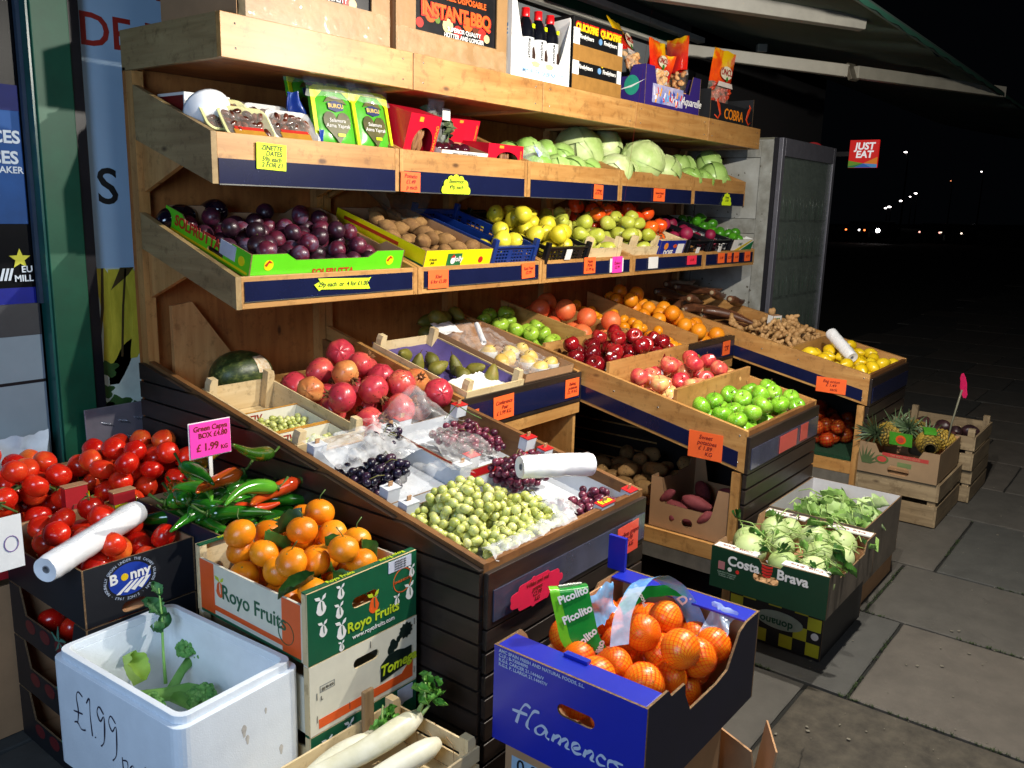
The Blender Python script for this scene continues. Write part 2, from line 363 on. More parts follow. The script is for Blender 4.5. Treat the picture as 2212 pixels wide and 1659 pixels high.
def lattice_crate(name, label, loc, size, mat, nx=9, ny=6, nz=3, group=None, rot=(0, 0, 0), cat='crate', lug=.03):
    L, D, H = size; root = T(name, label, cat, loc, rot, group); t = .004
    def wall(face, org, ln_, n):
        hs = []; m = .018; cw = (ln_ - 2 * m) / n; ch = (H - .03) / nz
        for i in range(n):
            for j in range(nz):
                if (i % 5 == 4): continue
                hs.append(rect(m + i * cw + .003, .012 + j * ch + .002, m + (i + 1) * cw - .003, .012 + (j + 1) * ch - .004))
        mb = MB(); mb.plate(rect(0, 0, ln_, H), t, F(face, org), hs); mb.build('side_panel', mat, root)
    wall('-X', (0, D, 0), D, ny); wall('+X', (L, 0, 0), D, ny); wall('-Y', (t, 0, 0), L - 2 * t, nx); wall('+Y', (L - t, D, 0), L - 2 * t, nx)
    mb = MB(); e = .009
    mb.box((-e, -e, H - .008), (L + e, 0, H)); mb.box((-e, D, H - .008), (L + e, D + e, H)); mb.box((-e, 0, H - .008), (0, D, H)); mb.box((L, 0, H - .008), (L + e, D, H)); mb.build('rim', mat, root)
    for x in (-e, L - .014):
        for y in (-e, D - .014):
            MB().box((x - .001, y - .001, 0), (x + .022, y + .022, H + lug)).build('corner_post', mat, root, bevel=.003)
    MB().box((t, t, .001), (L - t, D - t, .005)).build('base', mat, root)
    return root

# ---------------------------------------------------------------- price cards
def shape(kind, w, h):
    if kind == 'rect': return rect(-w / 2, -h / 2, w / 2, h / 2)
    if kind == 'arrow': return [(-w / 2, 0), (-w * .40, h * .28), (-w * .44, h * .5), (w * .46, h * .42), (w * .5, h * .5), (w * .44, 0), (w * .48, -h * .5), (-w * .38, -h * .38), (-w * .42, -h * .5)]
    if kind == 'star':
        return [((w / 2 if k % 2 == 0 else w * .36) * math.cos(2 * PI * k / 20), (h / 2 if k % 2 == 0 else h * .36) * math.sin(2 * PI * k / 20)) for k in range(20)]
    o = []   # cloud with a flat foot
    n = 7 if kind == 'dome' else 11
    if kind == 'dome':
        for i in range(n):
            a0 = PI - PI * (i + .5) / n; cx = w * .40 * math.cos(a0); cy = -h / 2 + h * .78 * math.sin(a0); r = w * .11
            for k in range(5): b = a0 + 1.1 - 2.2 * k / 4; o.append((cx + r * math.cos(b), max(-h / 2, cy + r * math.sin(b))))
        return o[::-1]
    for i in range(n):
        a0 = 2 * PI * i / n; cx = w * .4 * math.cos(a0); cy = h * .38 * math.sin(a0); r = h * .15
        for k in range(5): b = a0 - .9 + 1.8 * k / 4; o.append((cx + r * math.cos(b), cy + r * math.sin(b)))
    return o
def card(label, mat, text, face, pos, w, h, size, ink=None, kind='rect', rot=0, lines=.95, bend=0, group=None):
    M = F(face, pos) @ Matrix.Rotation(rot, 4, 'Z')
    mb = MB(); mb.plate(shape(kind, w, h), .0012); o = mb.build('price_card', mat); o.matrix_world = M @ Matrix.Translation((0, 0, .0016)); tag(o, label, 'price card', group)
    if text:
        me = textmesh(text, size, [ink or INKB], .012, .18, 'CENTER', lines=lines); inst(me, 'lettering', o, Matrix.Translation((0, 0, .0008)))
    return o
# ---------------------------------------------------------------- produce prototypes (meshes shared by the copies)
def ell(seg=20, rings=13, rx=1, ry=1, rz=1, fn=None):
    mb = MB(); vs = []
    prof_ = [(max(1e-4, math.sin(PI * i / rings)), -math.cos(PI * i / rings)) for i in range(rings + 1)]
    mb.lathe(prof_, seg)
    if fn: mb.v = [fn(v) for v in mb.v]
    mb.v = [Vector((v.x * rx, v.y * ry, v.z * rz)) for v in mb.v]
    return mb
def lump(amp, fr, sd): return lambda v: v * (1 + amp * noise.noise(v * fr + Vector((sd, sd * 2, 0))))

def apple_mesh(name, skin, r=.037, sd=0, tall=1.0, stick=False):
    mb = MB(); pr = []
    for i in range(19):
        a = PI * i / 18; rr = math.sin(a) * (1 + .10 * math.cos(a * 1.0 - PI)) ; z = -math.cos(a) * .92 * tall
        d = .0
        if a > 2.3: d = -.34 * ((a - 2.3) / .84) ** 2
        if a < .7: d = .26 * ((.7 - a) / .7) ** 2
        pr.append((max(.002, rr * r * 1.0), (z + d) * r))
    mb.lathe(pr, 22, wob=lambda a, t: 1 + .035 * math.cos(5 * a) * (1 - t) + .02 * math.sin(2 * a + sd))
    mb.tube([(0, 0, r * .5), (r * .06, 0, r * .8), (r * .2, 0, r * 1.12)], [r * .035, r * .03, r * .05], 5, 1)
    if stick: mb.grid(lambda u, v: (lambda a, b: (r * 1.075 * math.cos(b) * math.cos(a), r * 1.075 * math.cos(b) * math.sin(a), r * .99 * math.sin(b)))((u - .5) * .5, .25 + (v - .5) * .36), 5, 4, 2)
    return mb.mesh(name, [skin, plain('apple_stalk', '#5a3d22', .8), plain('fruit_sticker', '#e8ece8', .35, .02)])
def orange_mesh(name, skin, r=.039, flat=.94, sd=0):
    mb = ell(24, 14, r, r, r * flat, lump(.035, 1.2, sd))
    mb.lathe([(.0005, .0006), (r * .06, .0006), (r * .09, -.001)], 6, 1, Matrix.Translation((0, 0, r * flat * .985)))
    return mb.mesh(name, [skin, plain('orange_button', '#6f7a35', .8)])
def tomato_mesh(name, r=.036, sd=0, stem=False):
    def f(v):
        a = math.atan2(v.y, v.x); k = 1 + .045 * math.cos(5 * a + sd) * abs(v.z) + .05 * noise.noise(v * 1.1 + Vector((sd, 0, 0))); z = v.z * (.86 + .04 * (sd % 3))
        if v.z > .7: z -= .35 * (v.z - .7)
        return Vector((v.x * k, v.y * k, z)) * r
    mb = ell(22, 14, fn=f)
    if stem:
        for k in range(5):
            a = 2 * PI * k / 5 + sd; p = [(0, 0, r * .74), (r * .3 * math.cos(a), r * .3 * math.sin(a), r * .82), (r * .62 * math.cos(a + .2), r * .62 * math.sin(a + .2), r * .78)]
            mb.tube(p, [r * .06, r * .08, r * .01], 5, 1)
        mb.tube([(0, 0, r * .7), (.1 * r, 0, r * .95), (.3 * r, 0, r * 1.1)], r * .06, 5, 1)
    else: mb.lathe([(.0004, .0004), (r * .08, 0)], 6, 2, Matrix.Translation((0, 0, r * .735)))
    return mb.mesh(name, [TOM, STEM, plain('tomato_scar', '#c9a04a', .7)])
def pome_mesh(name, skin, r=.047, sd=0):
    def f(v):
        a = math.atan2(v.y, v.x); return v * (1 + .03 * math.cos(6 * a + sd) + .03 * noise.noise(v * 1.5 + Vector((sd, 0, 0)))) * r
    mb = ell(22, 13, fn=f); mb.v = [Vector((v.x, v.y, v.z * .9)) for v in mb.v]
    for k in range(6):
        a = 2 * PI * k / 6; c, s = math.cos(a), math.sin(a)
        mb.tube([(r * .17 * c, r * .17 * s, r * .82), (r * .2 * c, r * .2 * s, r * 1.02), (r * .34 * c, r * .34 * s, r * 1.22)], [r * .12, r * .09, r * .02], 5, 1)
    return mb.mesh(name, [skin, plain('pomegranate_crown', '#8a5a2c', .8, .3, 60)])
def lemon_mesh(name, skin, r=.03, sd=0, L=1.3):
    def f(v):
        z = v.z; k = 1.0 if abs(z) < .8 else 1 - .9 * (abs(z) - .8); w = v * (1 + .03 * noise.noise(v * 2 + Vector((sd, 0, 0))))
        zz = w.z * (1 + .22 * max(0, abs(z) - .82) / .18); return Vector((w.x * k, w.y * k, zz * L)) * r
    return ell(18, 16, fn=f).mesh(name, [skin])
def pear_mesh(name, skin, r=.036, L=1.35, sd=0, neck=.45):
    pr = []
    for i in range(19):
        t = i / 18; a = PI * t; b = math.sin(a) ** .9
        w = b * (1 - (1 - neck) * max(0, (t - .38) / .62) ** .8); pr.append((max(.001, w * r), (-math.cos(a)) * r * L))
    mb = MB(); mb.lathe(pr, 18, wob=lambda a, t: 1 + .05 * math.sin(2 * a + sd) + .03 * math.sin(5 * a + 3 * t + sd))
    mb.tube([(0, 0, r * L * .95), (r * .1, 0, r * L * 1.15), (r * .25, 0, r * L * 1.3)], r * .05, 5, 1)
    return mb.mesh(name, [skin, plain('apple_stalk', '#5a3d22', .8)])
def potato_mesh(name, skin, r=.035, L=1.5, sd=0):
    return ell(16, 12, fn=lambda v: Vector((v.x, v.y * .85, v.z * L)) * r * (1 + .16 * noise.noise(v * 1.3 + Vector((sd * 3, 0, sd))))).mesh(name, [skin])
def cabbage_mesh(name, skin, r=.1, sd=0, n=6, squash=.9):
    mb = ell(26, 16, fn=lambda v: v * r * .95); rr = random.Random(sd)
    for k in range(n):
        a0 = rr.uniform(0, 2 * PI); tl = rr.uniform(.2, 1.0)
        Rm = Matrix.Rotation(a0, 4, 'Z') @ Matrix.Rotation(tl, 4, 'Y'); off = 1 + .03 * k; ph = rr.uniform(0, 6)
        def g(u, v, off=off, ph=ph):
            th = v * 1.55; an = (u - .5) * 2.5 * (1 - .12 * v)
            d = Vector((math.cos(th) * math.cos(an), math.cos(th) * math.sin(an), math.sin(th) * 1.0))
            ed = max(0, abs(u - .5) * 2 - .82) / .18; et = max(0, v - .9) / .1
            rib = .035 * math.exp(-((u - .5) * 26) ** 2) * (1 - .6 * v) + .018 * math.exp(-((abs(u - .5) - .45 * v * .6) * 26) ** 2) + .014 * math.exp(-((abs(u - .5) - .2 - .3 * v * .6) * 26) ** 2)
            w = .03 * noise.noise(Vector((u * 5, v * 5, ph)))
            return d * r * (off + rib + w + .07 * ed * noise.noise(Vector((v * 9, ph, u * 3))) + .04 * ed)
        mb.grid(lambda u, v: g(u, v) if True else None, 22, 16, 0, Rm)
    mb.v = [Vector((v.x, v.y, v.z * squash)) for v in mb.v]
    return mb.mesh(name, [skin])
def persimmon_mesh(name, skin, r=.037, sd=0):
    mb = ell(20, 12, fn=lambda v: Vector((v.x, v.y, v.z * (.86 if v.z < .5 else .8))) * r * (1 + .05 * math.cos(4 * math.atan2(v.y, v.x) + .4)))
    for k in range(4):
        a = PI / 2 * k; c, s = math.cos(a), math.sin(a)
        mb.add([(0, 0, r * .84), (r * .45 * math.cos(a - .5), r * .45 * math.sin(a - .5), r * .82), (r * .75 * c, r * .75 * s, r * .74), (r * .45 * math.cos(a + .5), r * .45 * math.sin(a + .5), r * .82)], [(0, 1, 2, 3)], 1)
    return mb.mesh(name, [skin, plain('dry_calyx', '#6b5a33', .9)])
def grape_mesh(name, skin, r, L=1.12): return ell(12, 8, r, r, r * L).mesh(name, [skin])

APG = fruit('skin_green_apple', [(.35, '#5f9a1c'), (.62, '#86bb32'), (.85, '#a7c95a')], .22, 30, speck='#c8dd92', spk=190, rv=.25, coat=.3)
APY = fruit('skin_yellowgreen_apple', [(.35, '#84ab2a'), (.62, '#a6c646'), (.9, '#bfd069')], .25, 30, rv=.25, coat=.2)
APR = fruit('skin_dark_red_apple', [(.30, '#5f0a12'), (.55, '#8e1019'), (.8, '#a8322a')], .2, 40, stretch=(1, 1, .3), rv=.4, coat=.4)
APP = fruit('skin_pink_apple', [(.25, '#b8283a'), (.42, '#d4524c'), (.58, '#e08a62'), (.75, '#e4bd78')], .25, 26, stretch=(1, 1, .35), rv=.35, coat=.25)
ORG = fruit('skin_orange', [(.3, '#e07d10'), (.7, '#f29a1e')], .38, 16, bump=.35, bscale=320, rv=.3)
MAN = fruit('skin_mandarin', [(.3, '#e0790c'), (.6, '#ef9114'), (.85, '#f3a531')], .33, 16, bump=.4, bscale=260, rv=.4)
CLEM = fruit('skin_clementine', [(.3, '#e88a10'), (.7, '#f6a624')], .33, 16, bump=.3, bscale=300, rv=.3)
GRF = fruit('skin_grapefruit', [(.3, '#d9552e'), (.65, '#e57b45'), (.9, '#eda55c')], .4, 12, bump=.25, bscale=260, rv=.35)
NETO = fruit('skin_netted_orange', [(.3, '#e8720a'), (.7, '#f79a1c')], .35, 16, bump=.35, bscale=300, rv=.2)
TOM = fruit('skin_tomato', [(.25, '#c2160c'), (.5, '#dd2a14'), (.72, '#e2451f'), (.9, '#e67a30')], .24, 14, bump=.05, bscale=40, rv=.6, coat=.2, speck='#d8582c', spk=120)
POM = fruit('skin_pomegranate', [(.25, '#a5283a'), (.48, '#c43a48'), (.66, '#d0554a'), (.84, '#dba06a')], .3, 16, speck='#6f3a20', spk=70, rv=.22, coat=.2)
POMY = fruit('skin_pomegranate_yellow', [(.25, '#b2402c'), (.5, '#cf8048'), (.8, '#dcae66')], .32, 14, speck='#6f4a20', spk=60, rv=.2)
LEM = fruit('skin_lemon', [(.3, '#e0b80c'), (.7, '#efd02a')], .3, 20, bump=.3, bscale=240, rv=.3, coat=.1)
QUI = fruit('skin_quince', [(.3, '#c4b324'), (.7, '#ddcf3a')], .36, 20, bump=.15, bscale=120, rv=.3)
PEA = fruit('skin_pear', [(.3, '#a5aa35'), (.6, '#bcc24f'), (.86, '#d2c868')], .34, 20, speck='#7f7a35', spk=220, rv=.35)
CON = fruit('skin_brown_pear', [(.3, '#5c5a1c'), (.6, '#7b7429'), (.85, '#8f7434')], .55, 26, rv=.3)
NASHI = fruit('skin_yellow_pear', [(.3, '#cfa954'), (.7, '#e2c577')], .4, 20, speck='#a88242', spk=240, rv=.3)
KIW = fruit('skin_kiwi', [(.3, '#6c4a27'), (.7, '#8e6a3b')], .85, 60, bump=.5, bscale=500, rv=.3)
PLU = fruit('skin_plum', [(.28, '#221019'), (.5, '#3d1a2c'), (.66, '#5f1a2e'), (.8, '#5d5268')], .36, 22, rv=.5, coat=.05)
CAB = fruit('skin_cabbage', [(.3, '#9db868'), (.55, '#c0d090'), (.8, '#dde3bb')], .42, 9, stretch=(1, 1, 1), bump=.3, bscale=60, rv=.2)
CABD = fruit('skin_green_cabbage', [(.3, '#86b04e'), (.7, '#b0cc7c')], .35, 9, bump=.3, bscale=60, rv=.3)
PER = fruit('skin_persimmon', [(.3, '#d23c12'), (.6, '#e8551a'), (.85, '#f08022')], .22, 12, rv=.4, coat=.3)
LIM = fruit('skin_lime', [(.3, '#2f6f12'), (.7, '#4d9620')], .3, 20, bump=.3, bscale=260, rv=.3)
BEE = fruit('skin_beetroot', [(.3, '#7a1034'), (.7, '#a31c47')], .55, 20, rv=.3)
POT = fruit('skin_potato', [(.3, '#7d5c33'), (.7, '#a37d4a')], .8, 30, bump=.3, speck='#4a3520', spk=80, rv=.3)
SWP = fruit('skin_sweet_potato', [(.3, '#7a3138'), (.7, '#96474a')], .8, 30, bump=.4, rv=.3)
ONI = fruit('skin_onion', [(.3, '#a84a18'), (.7, '#c8702c')], .35, 20, stretch=(1, 1, .2), rv=.3, coat=.1)
AUB = fruit('skin_aubergine', [(.3, '#0c0710'), (.7, '#1d1026')], .14, 10, rv=.1, coat=.4)
GGR = fruit('skin_green_grape', [(.3, '#b0b65e'), (.6, '#cdd283'), (.9, '#dcd89c')], .28, 40, rv=.5, sss=.5, bump=0)
BGR = fruit('skin_black_grape', [(.3, '#120d1e'), (.6, '#241a33'), (.85, '#45263a')], .3, 40, rv=.5, bump=0)
PGR = fruit('skin_purple_grape', [(.3, '#431a2c'), (.6, '#6b2b40'), (.88, '#8a4152')], .28, 40, rv=.5, sss=.1, bump=0)
KOH = fruit('skin_kohlrabi', [(.3, '#93a865'), (.7, '#bccb92')], .5, 10, rv=.25)
LEAF = fruit('leaf_green', [(.3, '#1f4416'), (.7, '#386a26')], .45, 30, rv=.4)
LEAFL = fruit('leaf_light', [(.3, '#4d7a2c'), (.6, '#6f9a45'), (.85, '#93b368')], .5, 20, rv=.4)
STALK = fruit('stalk_pale', [(.3, '#7c9a4c'), (.7, '#a9bd78')], .5, 20, rv=.3)
TWIG = plain('grape_twig', '#7c7a3a', .8, .25, 80)
TWIGB = plain('pepper_stalk', '#476a22', .6)

def leafmesh(name, mat, L=.07, Wd=.03, curl=.02, cups=.006, sd=0, ruff=0):
    def g(u, v):
        w = math.sin(PI * min(1, v * .96 + .02)) ** .8 * Wd * .5; x = (u - .5) * 2 * w; z = -curl * v * v + cups * ((u - .5) * 2) ** 2 * 4 + ruff * noise.noise(Vector((u * 4, v * 7, sd))) * abs(u - .5) * 2
        return (x, v * L, z)
    return MB().grid(g, 8, 12).mesh(name, [mat])

# ---------------------------------------------------------------- heaps: each fruit settles on those below it
FS = 1.14   # fruit size
def settle(n, x0, x1, y0, y1, r, seed, mound=0, K=22, cx=None, cy=None, zf=None, pre=None, jit=.06, fs=FS):
    r *= fs; n = max(3, int(n / (1.5 if fs == FS else 1)))
    R = random.Random(seed); pts = list(pre or []); out = []
    cx = (x0 + x1) / 2 if cx is None else cx; cy = (y0 + y1) / 2 if cy is None else cy
    for i in range(n):
        best = None; ri = r * (1 + R.uniform(-jit, jit))
        for k in range(K):
            x = R.uniform(x0 + ri, x1 - ri); y = R.uniform(y0 + ri, y1 - ri); z = ri + (zf(x, y) if zf else 0)
            for (a, b, c, q) in pts:
                s = (ri + q) * .97; d2 = (x - a) ** 2 + (y - b) ** 2
                if d2 < s * s: z = max(z, c + math.sqrt(s * s - d2))
            cost = z + mound * math.hypot(x - cx, y - cy)
            if best is None or cost < best[0]: best = (cost, x, y, z)
        p = (best[1], best[2], best[3], ri); pts.append(p); out.append(p)
    return out
def rrot(R): return Euler((R.uniform(0, 6.28), R.uniform(0, 6.28), R.uniform(0, 6.28))).to_matrix().to_4x4()
def heap(name, meshes, frame, pts, r0, label, cat, group, seed=0, up=None, lie=False):
    R = random.Random(seed + 99); res = []
    for (x, y, z, r) in pts:
        me = R.choice(meshes)
        if lie: rot = Matrix.Rotation(R.uniform(0, 6.28), 4, 'Z') @ Matrix.Rotation(PI / 2 + R.uniform(-.4, .4), 4, 'X') @ Matrix.Rotation(R.uniform(0, 6.28), 4, 'Z')
        elif up is not None: rot = Matrix.Rotation(R.uniform(0, 6.28), 4, 'Z') @ Matrix.Rotation(R.uniform(-up, up), 4, 'X') @ Matrix.Rotation(R.uniform(-up, up), 4, 'Y')
        else: rot = rrot(R)
        o = inst(me, name, None, frame @ Matrix.Translation((x, y, z)) @ rot @ Matrix.Scale(r / r0, 4)); tag(o, label, cat, group); res.append(o)
    if len(res) > 11:   # the outermost ones get labels of their own
        w = [(o.matrix_basis.translation, o) for o in res]; zs = sorted(p.z for p, _ in w)[len(w) // 2]; top = [(p, o) for p, o in w if p.z >= zs]
        def uu(p): c = R3.transposed() @ (p - Vector((0, 0, 1.6))); return c.x / -c.z
        used = set()
        for word, key in (('highest', lambda q: -q[0].z), ('leftmost', lambda q: uu(q[0])), ('rightmost', lambda q: -uu(q[0])), ('nearest', lambda q: q[0].y)):
            for p, o in sorted(top, key=key):
                if o.name not in used: used.add(o.name); o['label'] = word + ' ' + o['label']; break
    return res
def FR(x, y, z, slope=0.0): return Matrix.Translation((x, y, z)) @ Matrix.Rotation(math.atan(slope), 4, 'X')

def tubeobj(name, pts, rad, mat, parent=None, seg=7, M=None):
    mb = MB(); mb.tube(pts, rad, seg, 0, True, M); return mb.build(name, mat, parent)
def film_sheet(name, label, fn, mat, nu=40, nv=30, amp=.008, fr=14, cat='plastic bag', parent=None, group=None, sd=0):
    def g(u, v):
        p = Vector(fn(u, v)); q = p * fr + Vector((sd, 0, 0)); d = Vector((noise.noise(q), noise.noise(q + Vector((9, 3, 1))), noise.noise(q + Vector((2, 8, 5)))))
        d2 = abs(noise.noise(q * 2.3)) - .2
        return p + d * amp + Vector((0, 0, d2 * amp * .8))
    o = MB().grid(g, nu, nv).build(name, mat, parent)
    if parent is None: tag(o, label, cat, group)
    return o
def bag_roll(label, a, b, r, seed=0, loose=True):
    """roll of thin produce bags on a paper core"""
    a = Vector(a); b = Vector(b); d = b - a; L = d.length; root = T('bag_roll', label, 'bag roll', a); root.rotation_mode = 'QUATERNION'; root.rotation_quaternion = d.to_track_quat('Z', 'Y')
    mb = MB(); n = 26; sg = 26; vs = []; fs = []
    for i in range(n + 1):
        z = L * i / n
        for k in range(sg):
            an = 2 * PI * k / sg; rr = r * (1 + .09 * noise.noise(Vector((math.cos(an) * 1.2, math.sin(an) * 1.2, z * 22 + seed))) + .07 * noise.noise(Vector((an * 2.2, z * 60, seed))))
            if i in (0, n): rr *= .93
            vs.append((rr * math.cos(an), rr * math.sin(an), z))
    for i in range(n):
        for k in range(sg): k2 = (k + 1) % sg; fs.append((i * sg + k, i * sg + k2, (i + 1) * sg + k2, (i + 1) * sg + k))
    mb.add(vs, fs, 0, True)
    for z, s in ((0, 1), (L, -1)):
        vs = []; fs = []
        for q in (.93, .3):
            for k in range(sg): an = 2 * PI * k / sg; vs.append((r * q * math.cos(an), r * q * math.sin(an), z + s * (.0 if q > .5 else .004)))
        for k in range(sg): k2 = (k + 1) % sg; fs.append((k, k2, sg + k2, sg + k) if s < 0 else (k2, k, sg + k, sg + k2))
        mb.add(vs, fs, 0, True)
    mb.build('film_winding', ROLL, root)
    mb = MB(); mb.lathe([(r * .22, .003), (r * .3, .003), (r * .3, L - .003), (r * .22, L - .003), (r * .22, .003)], 16); mb.build('core', plain('paper_core', '#8d8d90', .8), root)
    if loose: film_sheet('loose_end', None, lambda u, v: (r * 1.04 * math.cos(.5 + 1.5 * v) + .0 * u, r * 1.04 * math.sin(.5 + 1.5 * v), L * (.1 + .85 * u)), BAGM, 20, 8, .004, 30, parent=root, sd=seed)
    return root
# ================================================================ the place: ground, shop, awning, street
XB = [1.55, 2.35, 3.15, 3.95, 4.79, 5.55]
gm, nt, p_, ns, ln = newmat('road_asphalt'); p_.inputs['Base Color'].default_value = lin('#1e1e20'); p_.inputs['Roughness'].default_value = .9
mb = MB(); mb.box((-60, -160, -.3), (400, 60, -.13)); S('road', mb, gm)
mb = MB(); mb.box((-20, -3.6, -.2), (90, 14, -.012)); S('pavement_bed', mb, plain('grout', '#15140f', .95, .3, 30, .8, 120))
SLM = []
for i, c in enumerate(('#4b4843', '#524e48', '#464542', '#554f48', '#444441')):
    SLM.append(plain('slab_%s' % 'abcde'[i], c, .82, .16, 7, .75, 46))
SLR = plain('rough_patch', '#4a443a', .95, .3, 14, 1.0, 30)
R = random.Random(3); mb = MB()
cols = [-20, -1.6, -.7, .1, .8, 1.5, 2.2, 2.79, 3.50, 4.14, 5.02, 5.7, 6.4, 7.1, 7.8, 8.5, 9.2, 10, 10.8, 11.6, 12.5, 14]
while cols[-1] < 60: cols.append(cols[-1] + R.uniform(.7, 1.1))
offs = {2.2: .835, 2.79: .70, 3.50: .85, 4.14: .72}
for i in range(len(cols) - 1):
    x0, x1 = cols[i], cols[i + 1]; y = offs.get(x0, R.uniform(.2, .8)); ys = [y]; d = .64
    while ys[-1] > -3.5: ys.append(ys[-1] - R.uniform(.6, .72))
    ys = ys[::-1]
    while ys[-1] < 3.0: ys.append(ys[-1] + R.uniform(.6, .75))
    for j in range(len(ys) - 1):
        g = .005 + R.uniform(0, .002); h = R.uniform(-.0025, .0015); a, b = max(ys[j], -3.55), ys[j + 1]
        if b - a < .1: continue
        mi = R.randrange(5)
        if x0 == 2.2 and abs(b - .835) < .5 and b > .8: mi = 5
        n = 8; W_, D_ = x1 - x0, b - a
        ed = lambda t, s: (noise.noise(Vector((t * 6 + i, j * 3 + s, 0)))) * .006
        ring = [(x0 + g + W_ * k / n * (1 - 2 * g / W_), a + g + ed(k / n * W_, 1)) for k in range(n)] + [(x1 - g + ed(k / n * D_, 2), a + g + (D_ - 2 * g) * k / n) for k in range(n)] + \
               [(x1 - g - (W_ - 2 * g) * k / n, b - g + ed(k / n * W_, 3)) for k in range(n)] + [(x0 + g + ed(k / n * D_, 4), b - g - (D_ - 2 * g) * k / n) for k in range(n)]
        cxx, cyy = (x0 + x1) / 2, (a + b) / 2
        inn = [(cxx + (u - cxx) * (1 - .012 / W_), cyy + (v - cyy) * (1 - .012 / D_)) for u, v in ring]
        m = len(ring); vs = [(u, v, h - .02) for u, v in ring] + [(u, v, h - .003) for u, v in ring] + [(u, v, h) for u, v in inn]
        fs = [(q * m + k, q * m + (k + 1) % m, (q + 1) * m + (k + 1) % m, (q + 1) * m + k) for q in (0, 1) for k in range(m)] + [tuple(2 * m + k for k in range(m))]
        mb.add(vs, fs, mi)
S('pavement', mb, SLM + [SLR])
mb = MB(); mb.box((-20, -3.75, -.2), (90, -3.62, 0)); S('kerb', mb, plain('kerb_stone', '#5a5852', .9))
# moss and litter in the joints
mb = MB(); R = random.Random(5)
def tuft(x, y, s):
    for k in range(5):
        a = R.uniform(0, 6.28); l = s * R.uniform(.5, 1.2); w = s * .18
        mb.add([(x - w * math.sin(a), y + w * math.cos(a), -.004), (x + w * math.sin(a), y - w * math.cos(a), -.004), (x + l * math.cos(a), y + l * math.sin(a), l * .7)], [(0, 1, 2)])
for k in range(900):
    if R.random() < .6: x = R.choice([2.79, 3.5, 4.14]) + R.uniform(-.006, .006); y = R.uniform(-.1, 1.1); s = .008
    else:
        x = R.uniform(2.25, 5); y = {2: .835, 3: .70}.get(int(x + .21), .85) + R.uniform(-.006, .006)
        if x > 3.5: y = .85 + R.uniform(-.006, .006)
        if x > 4.14: y = .72 + R.uniform(-.006, .006)
        s = .008
    if noise.noise(Vector((x * 3, y * 3, 1))) > .02: tuft(x, y, s)
tag(mb.build('moss', plain('moss', '#33461c', .95, .3, 60)), None, None, None, 'stuff')
mb = MB()
for k in range(240):
    x = R.uniform(2.3, 6.5); y = R.uniform(-.4, 1.0); r = R.choice([.002, .002, .003, .004, .007]); mb.plate([(x + r * R.uniform(.6, 1.3) * math.cos(a), y + r * R.uniform(.5, 1.1) * math.sin(a)) for a in [2 * PI * q / 7 for q in range(7)]], .001, Matrix.Translation((0, 0, .0035)))
for k in range(9):
    x, yy, a = R.uniform(2.3, 5.5), R.uniform(-.2, .8), R.uniform(0, 6.28); P = [(x, yy)]
    for q in range(14): a += R.uniform(-.6, .6); P.append((P[-1][0] + .022 * math.cos(a), P[-1][1] + .022 * math.sin(a)))
    cr_ = MB() if k == 0 else cr_
    for q in range(14): (x0, y0), (x1, y1) = P[q], P[q + 1]; cr_.add([(x0, y0 - .0009, .0033), (x0, y0 + .0009, .0033), (x1, y1 + .0008, .0033), (x1, y1 - .0008, .0033)], [(0, 3, 2, 1)])
tag(cr_.build('paving_cracks', plain('crack_dark', '#1d1b17', .9)), None, None, None, 'stuff')
tag(mb.build('litter_specks', plain('old_gum', '#6f6a5e', .9)), None, None, None, 'stuff')

# ---- shop front
GRN = plain('green_paint', '#0d5c40', .5, .2, 5)
FRAME = plain('black_frame', '#17151c', .35, .2)
shop = T('shop_building', 'dark fronted grocery shop with green post, window and white produce poster wall', 'shop', (1.0, 3.05, 0))
def sp(mb, name, mat, **k): o = mb.build(name, mat, shop, **k); o.matrix_parent_inverse = Matrix.Translation((-1.0, -3.05, 0)); return o
sp(MB().box((1.465, 3.06, 0), (5.9, 3.3, 2.795)), 'wall', plain('grey_render', '#7d8286', .8, .1, 6, .3, 80))
sp(MB().box((5.9, 3.06, 0), (8.8, 3.3, 3.0)), 'wall', plain('dark_wall', '#18181a', .8))
sp(MB().box((-3, 3.06, 2.8), (8.8, 3.3, 5.2)), 'upper_wall', plain('dark_upper', '#141416', .9))
sp(MB().box((-3, 3.04, 0), (.2, 3.3, 2.8)), 'wall', plain('dark_wall', '#18181a', .8))
sp(MB().box((1.305, 2.99, 0), (1.425, 3.06, 2.8)), 'post', GRN, bevel=.003)
sp(MB().box((1.296, 3.0, 0), (1.3045, 3.06, 2.8)), 'post', plain('green_post_edge', '#1f5b55', .3))
sp(MB().box((1.4255, 3.0, 0), (1.464, 3.07, 2.8)), 'post', FRAME)
sp(MB().box((.2, 3.05, 1.13), (1.285, 3.08, 1.236)), 'sill', plain('sill_grey', '#35373c', .5))
sp(MB().box((.2, 3.052, .0), (1.285, 3.08, 1.129)), 'panel', plain('grey_blue_panel', '#7f8f9c', .45, .08, 4))
sp(MB().box((.2, 3.0495, .965), (1.284, 3.0515, .975)), 'panel_joint', FRAME)
sp(MB().box((1.283, 3.04, 1.236), (1.2955, 3.06, 2.8)), 'window_frame', plain('steel_frame', '#3d4d60', .5))
win = sp(MB().box((.2, 3.066, 1.236), (1.283, 3.070, 2.8)), 'window', plain('dark_glass', '#070a10', .35, .1, spec=.12))
sp(MB().box((.2, 3.062, 1.2365), (1.282, 3.065, 1.29)), 'window_band', plain('blue_band', '#0c1c8a', .35))
sp(MB().box((.2, 3.062, 1.50), (1.277, 3.0655, 1.94)), 'window_poster', plain('blue_poster', '#1c5296', .75, .2, 3))
